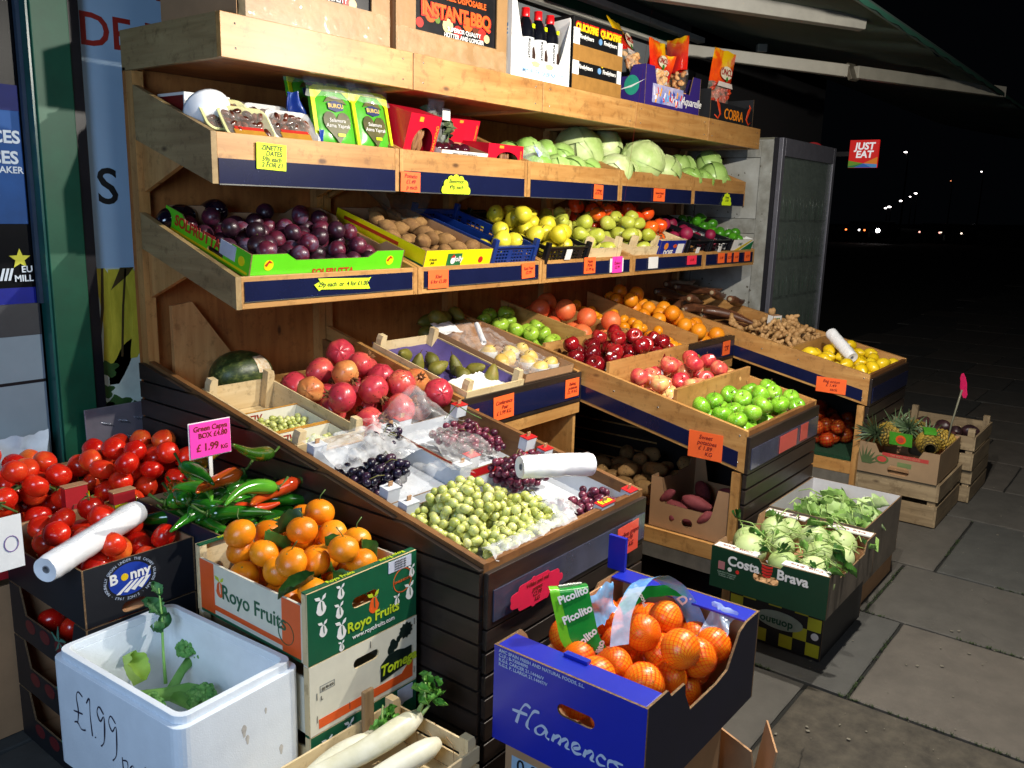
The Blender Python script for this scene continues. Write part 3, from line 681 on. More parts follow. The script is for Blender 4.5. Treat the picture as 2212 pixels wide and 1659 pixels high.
sp(MB().box((.2, 3.060, 1.86), (1.277, 3.0618, 1.94)), 'window_poster', plain('blue_dark', '#0b1a66', .7))
sh = Matrix.Translation((0, 0, 0))
def sl(body, x, z, size, mat, y=3.0605, **k):
    o = lettering(shop, body, F('-Y', (x, y, z)), size, mat, **k); o.matrix_parent_inverse = Matrix.Translation((-1.0, -3.05, 0)); return o
PW = plain('poster_white', '#cfdbe6', .5, .05)
sl('LOW PRICES', 1.272, 1.775, .055, PW, bold=.03, align='RIGHT'); sl('SERVICES', 1.262, 1.71, .055, PW, bold=.03, align='RIGHT'); sl('BOOKMAKER', 1.274, 1.672, .03, PW, bold=.02, align='RIGHT')
sl('EU\nMILL', 1.277, 1.335, .03, PW, bold=.02, align='RIGHT')
decal(shop, 'star', [((.035 if k % 2 == 0 else .015) * math.cos(2 * PI * k / 10 + .3), (.035 if k % 2 == 0 else .015) * math.sin(2 * PI * k / 10 + .3)) for k in range(10)], F('-Y', (1.240, 3.0620, 1.385)) , plain('star_yellow', '#d9d63a', .5)).matrix_parent_inverse = Matrix.Translation((-1.0, -3.05, 0))
for k in range(3): decal(shop, 'stripe', [(-.008, -.02), (.0, -.02), (.012, .02), (.004, .02)], F('-Y', (1.18 + .013 * k, 3.062, 1.335)), PW).matrix_parent_inverse = Matrix.Translation((-1.0, -3.05, 0))
# produce poster on the wall between post and stall
pos = T('poster_board', 'pale blue produce poster with red and black letters, bananas and cauliflower, behind the stall', 'poster', (1.466, 3.05, .3))
def pz(mb, name, mat): o = mb.build(name, mat, pos); o.matrix_parent_inverse = Matrix.Translation((-1.466, -3.05, -.3)); return o
pz(MB().box((1.466, 3.045, .3), (2.1, 3.059, 2.75)), 'board', plain('poster_blue', '#a8c6de', .45, .06, 2))
def pt(body, x, z, s, mat, **k): o = lettering(pos, body, F('-Y', (x, 3.045, z)), s, mat, **k); o.matrix_parent_inverse = Matrix.Translation((-1.466, -3.05, -.3))
PR = plain('poster_red', '#a8281c', .5)
pt('DE R', 1.478, 2.145, .152, PR, bold=.012, align='LEFT'); pt('GRAN', 1.478, 2.335, .152, PR, bold=.012, align='LEFT')
pt('S &', 1.505, 1.625, .175, INKB, bold=.012, align='LEFT')
BN = fruit('poster_banana', [(.3, '#b0a52a'), (.55, '#d6c83e'), (.85, '#e2da5c')], .5, 7, stretch=(3, 3, .8), rv=0)
def pd(name, outl, mat, pr): o = decal(pos, name, outl, F('-Y', (0, 3.045, 0)), mat, proud=pr); o.matrix_parent_inverse = Matrix.Translation((-1.466, -3.05, -.3))
pd('picture', rect(1.468, .5, 2.09, 1.345), plain('poster_pale', '#d2ddd0', .5, .1, 4), .001)
def banana(cx, top, w, L, lean):
    l = []; r = []
    for k in range(13):
        t = k / 12; x = cx + lean * t + .04 * math.sin(PI * t); z = top - L * t; ww = w * .5 * (math.sin(PI * (.08 + .88 * t)) ** .5); l.append((x - ww, z)); r.append((x + ww, z))
    return l + r[::-1]
pd('picture_banana', banana(1.492, 1.345, .085, .37, .01), BN, .0018)
pd('picture_banana', banana(1.55, 1.34, .10, .42, -.03), BN, .0026)
pd('picture_banana', banana(1.60, 1.34, .07, .33, .0), BN, .0034)
for pts in ([(1.50, 1.345), (1.508, 1.345), (1.50, 1.2), (1.475, 1.05), (1.47, 1.05), (1.49, 1.2)], [(1.57, 1.345), (1.62, 1.345), (1.60, 1.32), (1.535, 1.27), (1.53, 1.265)], [(1.585, 1.34), (1.592, 1.34), (1.575, 1.2), (1.56, 1.02), (1.552, 1.02), (1.567, 1.2)]):
    pd('picture_shade', pts, plain('banana_brown', '#4d3d17', .6), .0042)
pd('picture_cauliflower', [(1.5 + .19 + .19 * math.cos(a) * (1 + .05 * math.sin(9 * a)), .93 + .17 * math.sin(a) * (1 + .05 * math.sin(7 * a))) for a in [2 * PI * k / 40 for k in range(40)]], plain('cauli', '#e0ebda', .6, .1, 12), .0026)
for cx, cz, rr_ in ((1.50, .98, .035), (1.485, .9, .03), (1.53, .84, .045), (1.6, .82, .03), (1.48, .84, .03)):
    pd('picture_leaves', [(cx + rr_ * math.cos(a) * (1 + .3 * math.sin(5 * a)), cz + rr_ * .8 * math.sin(a) * (1 + .3 * math.sin(4 * a))) for a in [2 * PI * k / 26 for k in range(26)]], plain('poster_leaf', '#3f6a2a', .6, .3, 20), .0034)
# bracket and chequer plate at the foot of the wall
cp = T('chequer_plate', 'scratched grey metal chequer plate leaning against the shop front', 'metal plate', (1.36, 2.93, .2))
CPM = plain('chequer_metal', '#a39eaa', .34, .18, 6, .15, 40, metal=.55)
mb = MB(); mb.box((.0, 0, 0), (.36, .006, .665)); mb.build('plate', CPM, cp, bevel=.004)
mb = MB()
for i in range(6):
    for j in range(10):
        x = .03 + i * .062 + (.031 if j % 2 else 0); z = .03 + j * .064
        if x > .33: continue
        for k in range(5):
            M_ = Matrix.Translation((x + k * .0075, -.0005, z - k * .002)) @ Matrix.Rotation(.75 if (i + j) % 2 else .75, 4, 'Y')
            mb.tube([(-.013, 0, 0), (0, -.0012, 0), (.013, 0, 0)], [.0008, .0022, .0008], 5, 0, True, M_)
mb.build('raised_pattern', plain('chequer_bars', '#a9abb5', .25, .1, metal=.7), cp)
cp.rotation_euler = (-.03, 0, 0)

# ---- awning over the stall
aw = T('awning', 'dark green retractable awning with white folding arms above the stall', 'awning', (0, 0, 0))
def fab(u, v):
    x = 1.0 + u * 12; y = 2.93 - v * 1.65; return (x, y, 2.85 - .203 * (2.93 - y) - .03 * math.sin(PI * v) + .012 * math.sin(9 * x) * v + .02 * math.sin(2.1 * x) * v)
MB().grid(fab, 60, 14).build('fabric', plain('awning_green', '#2a443b', .75, .2, 3), aw)
WP = plain('white_paint_metal', '#8d897d', .4, .1, 8); WPR = plain('white_rail', '#dcd9cc', .4, .1, 8)
def bar(a, b, w, h, name, mat=WP):
    a, b = Vector(a), Vector(b); q = (b - a).to_track_quat('Y', 'Z').to_matrix().to_4x4(); mb = MB(); mb.box((-w / 2, 0, -h / 2), (w / 2, (b - a).length, h / 2), 0, Matrix.Translation(a) @ q); return mb.build(name, mat, aw, bevel=.004)
bar((5.25, 2.78, 2.62), (5.83, 1.90, 2.505), .05, .075, 'folding_arm'); bar((5.86, 1.86, 2.50), (7.47, 1.28, 2.53), .05, .075, 'folding_arm')
bar((5.845, 1.86, 2.45), (5.855, 1.90, 2.55), .09, .03, 'arm_joint', plain('joint_metal', '#6d675a', .4, .2, metal=.4))
bar((3.55, 2.45, 2.65), (4.53, 1.42, 2.53), .06, .085, 'folding_arm', plain('dimmed_arm_metal', '#5f5d56', .5, .15, 8))  # darker copy of the arm paint, dimming put into the colour near the lamp
bar((2.7, 2.94, 2.68), (5.5, 2.94, 2.68), .05, .02, 'rail', WPR); bar((2.7, 2.90, 2.765), (5.75, 2.90, 2.765), .06, .035, 'rail', WPR); bar((2.7, 2.97, 2.725), (5.5, 2.97, 2.725), .03, .07, 'cassette', GRN)
bar((5.45, 2.84, 2.64), (5.45, 2.90, 2.64), .05, .13, 'bracket', plain('joint_metal', '#6d675a', .4, .2, metal=.4)); bar((5.66, 2.45, 2.665), (5.70, 2.40, 2.665), .05, .05, 'bracket')
MB().tube([(1.0, 1.28, 2.515), (13, 1.28, 2.515)], .018, 8).build('front_bar', plain('dark_bar', '#1a2320', .5), aw)
mb = MB(); k = 0
for i in range(226):
    x = 1.0 + i * .053; mb.add([(x, 1.262, 2.515), (x + .053, 1.262, 2.515), (x + .053, 1.262, 2.50 - .01 * abs(math.sin((x + .053) * 9))), (x, 1.262, 2.50 - .01 * abs(math.sin(x * 9)))], [(0, 1, 2, 3)])
mb.build('edge_trim', plain('trim_green', '#12382c', .5), aw)
# floodlight housings that hold the lamps
for i, (p, w, c, r) in enumerate(LAMPS):
    fl = T('floodlight', ('square black floodlight above the grape stand' if i == 0 else 'square black floodlight above the apple stand'), 'floodlight', (p[0], p[1], p[2]), (0, 0, 0), 'floodlights on the awning front')
    MB().box((-.09, -.07, .045), (.09, .07, .09)).build('housing', BLACKP, fl, bevel=.004); MB().tube([(0, .05, .09), (0, .35, .13), (0, 1.28 - p[1], 2.515 - p[2])], .008, 6).build('bracket', BLACKP, fl)
    MB().box((-.07, -.05, .040), (.07, .05, .044)).build('lens', glow('lamp_lens', '#fff0dc', 6), fl)

# ---- fridge beyond the stall
fr = T('drinks_fridge', 'old scratched grey fridge cabinet with a glass door beyond the stall', 'fridge', (5.86, 2.32, 0))
FG = plain('fridge_grey', '#b4b5b0', .5, .22, 5, .35, 60, c2='#8f8e86'); FG2 = plain('fridge_frame', '#a9aaa4', .45, .2, 9, c2='#77756c')
MB().box((0, 0.03, .02), (1.1, .72, 2.10)).build('body', FG, fr, bevel=.006)
for y0, y1, z0, z1 in ((.0, .12, .05, 2.09), (.60, .72, .05, 2.09)): MB().box((-.012, y0, z0), (-.0005, y1, z1)).build('side_frame', FG2, fr, bevel=.002)
for z0, z1 in ((1.98, 2.09), (1.46, 1.56), (.5, .6)): MB().box((-.012, .1215, z0), (-.0005, .5985, z1)).build('side_frame', FG2, fr, bevel=.002)
MB().box((-.014, .0, .03), (.0, .03, 2.11)).build('door_seal', plain('seal_black', '#17161d', .5), fr); 
mb = MB()
for z0, z1 in ((1.5601, 1.9799), (.6001, 1.4599)):
    for (a, b, c, d) in ((.1215, .1245, z0, z1), (.5955, .5985, z0, z1), (.125, .595, z0, z0 + .003), (.125, .595, z1 - .003, z1)): mb.box((-.0015, a, c), (-.0002, b, d))
mb.build('panel_gap', plain('gap_black', '#0c0c0d', .8), fr)
R = random.Random(8); mb = MB()
for k in range(70):
    y = R.uniform(.02, .7); z = R.uniform(.9, 2.05); s = R.uniform(.002, .011); n_ = 7; mb.plate([(y + s * R.uniform(.3, 1.1) * math.cos(2 * PI * q / n_), z + s * 1.3 * R.uniform(.3, 1.1) * math.sin(2 * PI * q / n_)) for q in range(n_)], .0006, F('-X', (-.0122 if (y < .12 or y > .6) else -.0008, 0, 0)) @ Matrix.Scale(-1, 4, (1, 0, 0)))
mb.build('rust_marks', plain('rust_grime', '#6e675b', .9, .3, 40), fr)
mb = MB(); mb.box((0, -.03, .05), (.05, .0295, 2.11)); mb.box((1.05, -.03, .05), (1.1, .0295, 2.11)); mb.box((.0505, -.03, 1.99), (1.0495, .0295, 2.11)); mb.box((.0505, -.03, .05), (1.0495, .0295, .15)); mb.build('door_frame', plain('door_alu', '#6a6972', .45, .1, metal=.3), fr, bevel=.003)
MB().box((.0505, -.016, .1505), (1.0495, -.008, 1.9895)).build('door_glass', film('door_glass', '#6b756f', .35, .2, .5), fr)
MB().box((.052, .01, .16), (1.048, .028, 1.98)).build('interior', plain('fridge_inside', '#7d8a80', .6, .4, 5, c2='#4a554d'), fr)
for k, z in enumerate((.45, .72, 1.0, 1.28, 1.55)):
    MB().box((.052, -.006, z), (1.048, .0095, z + .012)).build('shelf', plain('shelf_dark', '#1c1f1e', .4), fr)
    for j in range(14):
        h = R.uniform(.14, .19); x = .1 + j * .068; mb = MB(); mb.lathe([(.001, 0), (.006, 0), (.006, h * .7), (.002, h * .85), (.002, h)], 8); bo = mb.build('bottle', plain('bottle_tint_%d' % (j % 3), ['#3c5a44', '#5c6d63', '#24382b'][j % 3], .25), fr); bo.location = (x, .002, z + .0125)  # three plain bottle colours in turn
MB().box((.2, .1, 2.1), (.46, .3, 2.13)).build('lid_block', plain('lid', '#7c7a6b', .7), fr)

# ---- lit takeaway sign and street beyond
sg = T('takeaway_sign', 'lit red JUST EAT sign hanging above the street', 'sign', (8.0, 2.275, 2.02))
MB().box((0, 0, 0), (.03, .245, .235)).build('sign_box', glow('sign_red', '#e0201c', .62), sg)
SM = F('-X', (0, .245, 0)); k2 = .245
for q_, (poly, c) in enumerate((([(0, .012), (.13, .036), (0, .06)], '#6f9a2e'), ([(0, 0), (.05, 0), (.13, .036), (0, .0115)], '#2f7f4a'), ([(.051, 0), (.20, 0), (.13, .0355)], '#2f6ab8'), ([(.201, 0), (.245, 0), (.245, .028), (.131, .0355)], '#4f9ad0'), ([(.245, .029), (.245, .09), (.131, .037)], '#f08a24'))):
    decal(sg, 'colour_wedge', poly, SM, glow('wedge_' + c, c, .55), proud=.0012 + .0002 * q_)
lettering(sg, 'JUST\nEAT', SM @ Matrix.Translation((.13, .145, .002)), .082, glow('sign_white', '#ffffff', .7), bold=.03, shear=.1, align='CENTER', lines=.85)
MB().box((.03, .1, .1), (.05, .77, .14)).build('bracket', BLACKP, sg)
s2 = T('round_sign', 'dim red shop sign tucked behind the grey fridge', 'sign', (7.6, 2.62, 2.06)); 
mb = MB(); mb.plate(circ(.09, .08, .09, 20, .075), .02, F('-X', (0, .18, 0))); mb.build('sign_face', glow('dim_red', '#b01c20', .35), s2)
decal(s2, 'white_mark', [(.05, .06), (.09, .1), (.13, .11), (.11, .07), (.12, .04), (.09, .06)], F('-X', (0, .18, 0)), glow('dim_white', '#d8a8a8', .3), .001)
MB().box((.03, .0, -.2), (.05, .05, .1)).build('sign_post', plain('pale_panel', '#77757a', .6), s2)

def ray(u, v):
    r = R3 @ Vector((u - 1106, -(v - 829.5), -1845)); return r
SL = [(1963, 329, 7.5, .26), (2125, 371, 7.5, .14), (2058, 391, 7.5, .1), (1982, 418, 7.5, .24), (1970, 425, 7.5, .16), (1950, 434, 7.5, .26), (1925, 447, 7.5, .3), (1917, 450, 6.2, .2)]
import_lamps = []
for (u, v, h, s) in SL:
    r = ray(u, v); t = min((h - 1.6) / max(r.z, 1e-3), 150 / math.hypot(r.x, r.y)); import_lamps.append((r.x * t, r.y * t, 1.6 + r.z * t, .34 * s * math.hypot(r.x, r.y) * t / 60))
LBL = ['nearest street lamp, largest glow above the dark street', 'street lamp at the far right of the dark street', 'dim orange street lamp left of the far right one', 'higher of two close street lamps in the middle of the row',
       'lower of two close street lamps in the middle of the row', 'street lamp just below the close pair in the row', 'second from the end of the distant row of street lamps', 'last and smallest lamp of the distant row of street lamps']
for (x, y, z, s), lb, k in zip(import_lamps, LBL, range(9)):
    L_ = T('street_lamp', lb, 'street lamp', (x, y, -.1), (0, 0, 0), 'street lamps along the dark road'); zz = z + .1
    MB().tube([(0, 0, 0), (0, 0, zz * .9), (-.3, .2, zz + .15)], [.1, .06, .05], 8).build('pole', BLACKP, L_)
    MB().tube([(-.3 - s * .2, .2 - s, zz), (-.3, .2, zz), (-.3 + s * .2, .2 + s, zz)], [s * .28, s * .5, s * .28], 10).build('lamp_head', glow('lamp_white', '#fff2ee', 9) if k != 2 else glow('lamp_dim', '#ff9a66', 2.5), L_)
CARL = ['distant parked car with one bright white headlight below the lamp row', 'distant dark car with orange tail lights at the left of the road', 'dark car with small lights in the middle of the far road', 'dark car with a pair of faint lights at the right of the far road']
def car_mesh():
    mb = MB(); n = [(0, .35), (0, .7), (.25, .85), (1.0, .92), (1.5, 1.38), (2.9, 1.42), (3.6, 1.0), (4.2, .9), (4.25, .35)]
    mb.plate(n, 1.7, F('-Y', (0, 0, 0))); return mb.mesh('body', [plain('dark_car', '#0c0d10', .25, coat=.5)])
cm = car_mesh(); wm = MB().tube([(0, 0, 0), (0, .22, 0)], .33, 16).mesh('wheel', [BLACKP])
for (u, v, hh, c, st, lb) in ((1907, 480, .7, '#fff4f0', 14, CARL[0]), (1878, 479, .7, '#ff7a3a', 4, CARL[1]), (2041, 486, .7, '#ffb0a0', 2.2, CARL[2]), (2088, 492, .7, '#ffe6d0', 2.2, CARL[3])):
    r = ray(u, v); t = (hh - 1.6) / min(r.z, -1e-3) if r.z < -1 else 60 / math.hypot(r.x, r.y); t = min(t, 62 / math.hypot(r.x, r.y)); q = Vector((r.x * t, r.y * t, 0))
    c_ = T('parked_car', lb, 'car', (q.x, q.y, -.13), (0, 0, 0), 'cars on the dark road'); inst(cm, 'body', c_)
    for wx in (.8, 3.4):
        for wy in (0, 1.48): inst(wm, 'wheel', c_, Matrix.Translation((wx, wy, .33)))
    for wy in (.25, 1.45):
        mb = MB(); s = .055 if st < 10 else (.13 if wy < 1 else .05); mb.tube([(-.05, wy, 0), (.02, wy, 0)], s, 12); mb.build('headlight', glow('car_light_%s_%d' % (c, st), c, st), c_).location = (0, 0, 1.6 + r.z * t + .13 if False else hh + .13)

# ---- upper shelving: five bays, each three trays on a back board
GRP = 'shelving bays of the fruit stall'
UL = ['leftmost shelving bay, with dates on top tray and plums below', 'second shelving bay, with red tamarind boxes above and kiwis below', 'middle shelving bay, with small cabbages above and quinces and pears below', 'fourth shelving bay, with big cabbages above and persimmons below', 'rightmost shelving bay, with green cabbages above and beetroot and limes below']
Z1, Z2, Z3 = 2.01, 1.645, 1.262
for i in range(5):
    x0, x1 = XB[i], XB[i + 1] - .004; W_ = x1 - x0; o = T('shelving_bay', UL[i], 'shelving', (x0, 2.3, 0), (0, 0, 0), GRP); y = lambda a: a - 2.3
    PX, PY, PZ = PINE('X'), PINE('Y'), PINE('Z')
    MB().box((0, y(2.885), .02), (W_, y(2.905), 2.02)).build('back_board', wood('back_pine', '#b4763a', '#8f5526', 'Z', .6), o)
    for xx in ((0, .04) if i == 0 else (0, .035), (W_ - .035, W_)): MB().box((xx[0], y(2.845), .9), (xx[1], y(2.8845), 2.008)).build('upright', PZ, o)
    # top shelf, level
    t = MB().box((.0, y(2.33), Z1), (W_, y(2.352), Z1 + .128)).build('shelf_front', PX, o, bevel=.0015)
    for a, b in ((0, .02), (W_ - .02, W_)): MB().box((a, y(2.3525), Z1), (b, y(2.905), Z1 + (.128 if i == 0 and a == 0 else .1))).build('shelf_side', PY if i or a else wood('pine_weathered_shaded', '#ab9264', '#8a7048', 'Y', .6), o)  # outer left boards: weathered pine with their shade put into the colour
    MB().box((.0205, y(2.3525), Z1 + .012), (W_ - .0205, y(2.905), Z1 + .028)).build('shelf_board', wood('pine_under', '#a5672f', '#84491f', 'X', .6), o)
    # tilted trays: side boards are parallelograms
    for zf, yf, h, sl_, strip, nm in ((Z2, 2.402, .157, .32, .078, 'a'), (Z3, 2.302, .102, .30, .062, 'b')):
        yb = 2.843; dz = (yb - yf) * sl_
        for a, b in ((0, .02), (W_ - .02, W_)):
            mb = MB(); mb.plate([(y(yf), zf), (y(yb), zf + dz), (y(yb), zf + dz + h + .02), (y(yf), zf + h)], b - a, F('+X', (b, 0, 0))); mb.build('tray_side', PY if i or a else wood('pine_weathered_shaded', '#ab9264', '#8a7048', 'Y', .6), o)
        q = MB(); q.box((.0203, y(yf) + .0005, zf), (W_ - .0203, y(yf) + .021, zf + h)); fb = q.build('tray_front', PX, o, bevel=.0015)
        mb = MB(); fz = .014 if nm == 'a' else .068; mb.plate([(y(yf) + .0215, zf + fz), (y(yb), zf + dz + fz), (y(yb), zf + dz + fz + .012), (y(yf) + .0215, zf + fz + .012)], W_ - .041, F('+X', (W_ - .0205, 0, 0))); mb.build('tray_board', PX, o)
        if nm == 'a': MB().box((.022, y(yf) - .0030, zf + .001), (W_ - .022, y(yf) + .0003, zf + strip)).build('label_strip', NAVY, fb); MB().box((.022, y(yf) - .0050, zf - .003), (W_ - .022, y(yf) + .0003, zf + .0008)).build('strip_edge', TIN, fb)
        else: MB().box((.03, y(yf) - .0030, zf + .024), (W_ - .03, y(yf) + .0003, zf + .024 + strip)).build('label_strip', NAVY, fb); MB().box((.028, y(yf) - .0045, zf + .0205), (W_ - .028, y(yf) + .0003, zf + .0237)).build('strip_edge', TIN, fb)
    # triangular brackets under both tilted trays
    for zf, yf, sl_ in ((Z2, 2.402, .32), (Z3, 2.302, .30)):
        for a in ((.021, .039),) if i else ((.021, .039), (W_ - .04, W_ - .022)):
            zb = zf + (2.84 - yf) * sl_; mb = MB(); mb.plate([(y(2.6), zf + (2.6 - yf) * sl_ - .001), (y(2.843), zb - .17), (y(2.843), zb - .001)], a[1] - a[0], F('+X', (a[1], 0, 0))); mb.build('bracket', PZ, o)
    sc1 = MB()
    for xx in (.05, W_ - .05):
        for zz in (Z1 + .03, Z1 + .1): sc1.lathe([(.0001, .0012), (.003, .001), (.0035, 0)], 8, 0, F('-Y', (xx, y(2.33), zz)))
    sc1.build('screws', TIN, o)
# pale triangle added for the lit patch seen through the open left side
bd = T('lit_patch_board', 'pale triangular board shaped as the lit patch on the back wall behind the melon', 'board', (1.64, 2.83, .9)); mb = MB(); mb.plate([(0, 0), (.33, 0), (.08, .33), (0, .32)], .018, F('-Y', (0, 0, 0))); mb.build('board', wood('lit_patch_pine', '#d3a165', '#b98048', 'Z', .55), bd)
# ---- lower bins
BG_ = 'bins of the fruit stall'
BL = ['left protruding bin with dark slatted side, holding grapes and pomegranates', 'recessed bin holding the pear crates between two protruding bins', 'middle protruding bin holding red, pink and green apples behind dividers', 'recessed bin holding clementines and oranges', 'right protruding bin holding ginger and lemons']
DX, DY, DZ = DARKW('X'), DARKW('Y'), DARKW('Z'); PX, PY, PZ = PINE('X'), PINE('Y'), PINE('Z')
BLK = plain('stained_black', '#221c1a', .5, .25)
RIM = {0: (.716, 1.284, .2), 2: (.755, 1.275, .21), 4: (.757, 1.275, .21), 1: (.89, 2.075, .25), 3: (.89, 2.075, .25)}
def rimz(i, y): a, y0, s = RIM[i]; return a + s * (y - y0)
for i in range(5):
    x0, x1 = XB[i], XB[i + 1] - .003; W_ = x1 - x0; a, yf, s = RIM[i]; yb = 2.843; dz = (yb - yf) * s; o = T('display_bin', BL[i], 'display bin', (x0, yf, 0), (0, 0, 0), BG_)
    y = lambda v: v - yf; H_ = .172 if i != 1 and i != 3 else .14
    floor = -.12
    for q, (p, r_) in enumerate(((0, .02), (W_ - .02, W_))):
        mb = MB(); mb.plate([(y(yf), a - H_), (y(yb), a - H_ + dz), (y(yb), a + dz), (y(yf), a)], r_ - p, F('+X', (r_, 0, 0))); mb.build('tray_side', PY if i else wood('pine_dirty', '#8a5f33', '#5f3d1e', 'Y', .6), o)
    mb = MB(); mb.plate([(.021, a + floor - .012), (y(yb), a + floor + dz - .012), (y(yb), a + floor + dz), (.021, a + floor)], W_ - .041, F('+X', (W_ - .0205, 0, 0))); mb.build('tray_board', PX, o)
    if i % 2 == 0:
        MB().box((.0203, .0002, a - H_), (W_ - .0203, .02, a - .002)).build('tray_front', wood('pine_worn', '#8f6135', '#5c3818', 'X', .55), o)
        f = MB().box((.0, -.016, a - .175), (W_, -.0005, a - .022)).build('fascia', DX, o, bevel=.002)
        MB().box((.02, -.020, a - .158), (W_ - .01, -.0163, a - .072)).build('label_strip', CLEARSTRIP if i != 4 else NAVY, f)
        # slats of the front and open sides
        z = a - .18; k = 0
        while z > .05:
            z0 = z - .056
            MB().box((0, -.014, z0), (W_, .004, z)).build('slat', DX, o, bevel=.002)
            if i: MB().box((W_ + .0005, .0045, z0), (W_ + .0025, 1.5, z)).build('slat', DY, o)
            z -= .065
        MB().box((.02, .0045, .03), (W_ - .02, .012, a - .18)).build('backing', BLK, o)
        if i: MB().box((W_ - .03, .013, .03), (W_ - .022, .8, a - .18)).build('side_backing', BLK, o)
        for xx in (.0, W_ - .04):
            MB().box((xx + .0005, .013, .0), (xx + .0395, .05, a - .176)).build('post', PZ, o)
        MB().box((.0, .06, .184), (W_ - .031, .85, .2)).build('lower_shelf', PX, o); MB().box((-.002, .0505, .186), (.02, .84, .252)).build('sill', PY, o); MB().box((.0, .0505, .12), (.018, .84, .1835)).build('plinth', plain('grey_plinth', '#6f6a62', .8, .2, 12), o)
        if i == 0:
            # slatted left side, cut along the slope
            zz = 1.02; 
            while zz > .0:
                z1 = zz; z0 = max(zz - .058, .0); ys = lambda v: max(0.0, (v - (a - .012)) / s); yb2 = 1.6
                if ys(z0) < yb2 - .05:
                    P = [(ys(z0), z0), (yb2, z0), (yb2, z1)] + ([(ys(z1), z1)] if ys(z1) < yb2 else []) + ([(0.0, a - .013)] if (z0 < a - .012 < z1) else [])
                    mb = MB(); mb.plate(P, .016, F('-X', (-.0165, 0, 0)) @ Matrix.Scale(-1, 4, (1, 0, 0))); mb.f = [f_[::-1] for f_ in mb.f]; mb.build('slat', DY, o)
                zz -= .0655
            mb = MB(); mb.plate([(0, 0), (1.598, 0), (1.598, a - .03 + 1.598 * s), (0, a - .03)], .002, F('+X', (0, 0, 0))); mb.build('side_backing', BLK, o)
        else:
            mb = MB(); mb.plate([(.03, a - H_ + .014 + .03 * s), (.80, a - H_ + .014 + .80 * s), (.80, a - H_ + .078 + .80 * s), (.03, a - H_ + .078 + .03 * s)], .003, F('+X', (-.0003, 0, 0))); mb.build('label_strip', NAVY, o)
            sc1 = MB()
            for (u, v) in ((.03, .03), (.03, .13), (.40, .06), (.40, .11), (.62, .1)): sc1.lathe([(.0001, .0012), (.0035, .001), (.004, 0)], 8, 0, F('-X', (0, u + .0, a - H_ + v * 1.1 + u * s)))
            sc1.build('screws', TIN, o)
    else:
        MB().box((.0203, .0002, a - H_), (W_ - .0203, .02, a - .001)).build('tray_front', DX, o)
        f = MB().box((.0, -.012, a - .138), (W_, -.0005, a - .004)).build('fascia', DX, o, bevel=.002); MB().box((.015, -.016, a - .118), (W_ - .015, -.0123, a - .03)).build('label_strip', NAVY, f)
        MB().box((0, -.006, a - .19), (W_, .012, a - .1405)).build('lower_rail', PX, o)
        MB().box((0, .0125, .0), (.02, .78, a - .145)).build('partition', PZ, o); MB().box((W_ - .02, .0125, .0), (W_, .78, a - .145)).build('partition', PZ, o)
        MB().box((.0205, .02, .184), (W_ - .0205, .78, .2)).build('lower_shelf', PX, o)
def divider(label, x0, x1, yy, z0, z1, yaxis=False, L=0, sl_=0):
    if not yaxis: o = MB().box((0, 0, 0), (x1 - x0, .018, z1 - z0)).build('divider_board', PX, None, bevel=.0015); o.location = (x0, yy, z0)
    else:
        mb = MB(); mb.plate([(0, 0), (L, L * sl_), (L, L * sl_ + z1 - z0), (0, z1 - z0)], .016, F('+X', (0, 0, 0))); o = mb.build('divider_board', PY); o.location = (x0, yy, z0)
    return tag(o, label, 'board', 'divider boards')
divider('divider board between the green apples and the pink apples', 3.172, 3.925, 1.600, .70, .872)
divider('divider board between the pink apples and the dark red apples', 3.172, 3.925, 1.935, .78, .942)
divider('board behind the dark red apples, in front of grapefruits', 3.172, 3.925, 2.285, .86, .985)
divider('long board between yellow green apples and grapefruits', 3.55, 0, 2.31, .885, 1.0, True, .54, .21)
divider('long board between clementines and oranges', 4.37, 0, 2.10, .81, .925, True, .74, .25)
divider('board between ginger and lemons', 4.812, 5.525, 1.72, .735, .858)

# ---- produce in the bins
def bin_heap(name, meshes, r0, x0, x1, y0, y1, bi, n, label, cat, group, seed, dep=.115, mound=0, up=None, lie=False, lift=0, jit=.06, cx=None, cy=None):
    s = RIM[bi][2]; fr_ = FR(x0, y0, rimz(bi, y0) - dep + lift, s)
    pts = settle(n, 0, x1 - x0, 0, (y1 - y0) * 1.02, r0, seed, mound, cx=cx, cy=cy, jit=jit)
    return heap(name, meshes, fr_, pts, r0, label, cat, group, seed, up, lie)
AG = [apple_mesh('green_apple', APG, .036, k, .96, k == 2) for k in range(3)]; AY = [apple_mesh('green_apple', APY, .036, k) for k in range(2)]
AR = [apple_mesh('red_apple', APR, .037, k, 1.02, k == 2) for k in range(3)]; AP = [apple_mesh('pink_apple', APP, .036, k, .98, k == 2) for k in range(3)]
ORM = [orange_mesh('orange', ORG, .039, .96, k) for k in range(2)]; CLM = [orange_mesh('clementine', CLEM, .028, .86, k) for k in range(2)]; GRM = [orange_mesh('grapefruit', GRF, .05, .93, k) for k in range(2)]
bin_heap('green_apple', AG, .036, 3.172, 3.925, 1.297, 1.598, 2, 66, 'shiny green apple in the front compartment of the apple bin', 'apple', 'green apples in the front compartment', 1, up=.7, dep=.118)
bin_heap('pink_apple', AP, .037, 3.172, 3.925, 1.62, 1.933, 2, 62, 'pink and yellow blushed apple in the middle compartment', 'apple', 'pink apples in the middle compartment', 2, up=.9, mound=.12)
bin_heap('red_apple', AR, .038, 3.172, 3.925, 1.955, 2.283, 2, 74, 'glossy dark red apple in the compartment behind the pink apples', 'apple', 'dark red apples', 3, up=.9, mound=.15)
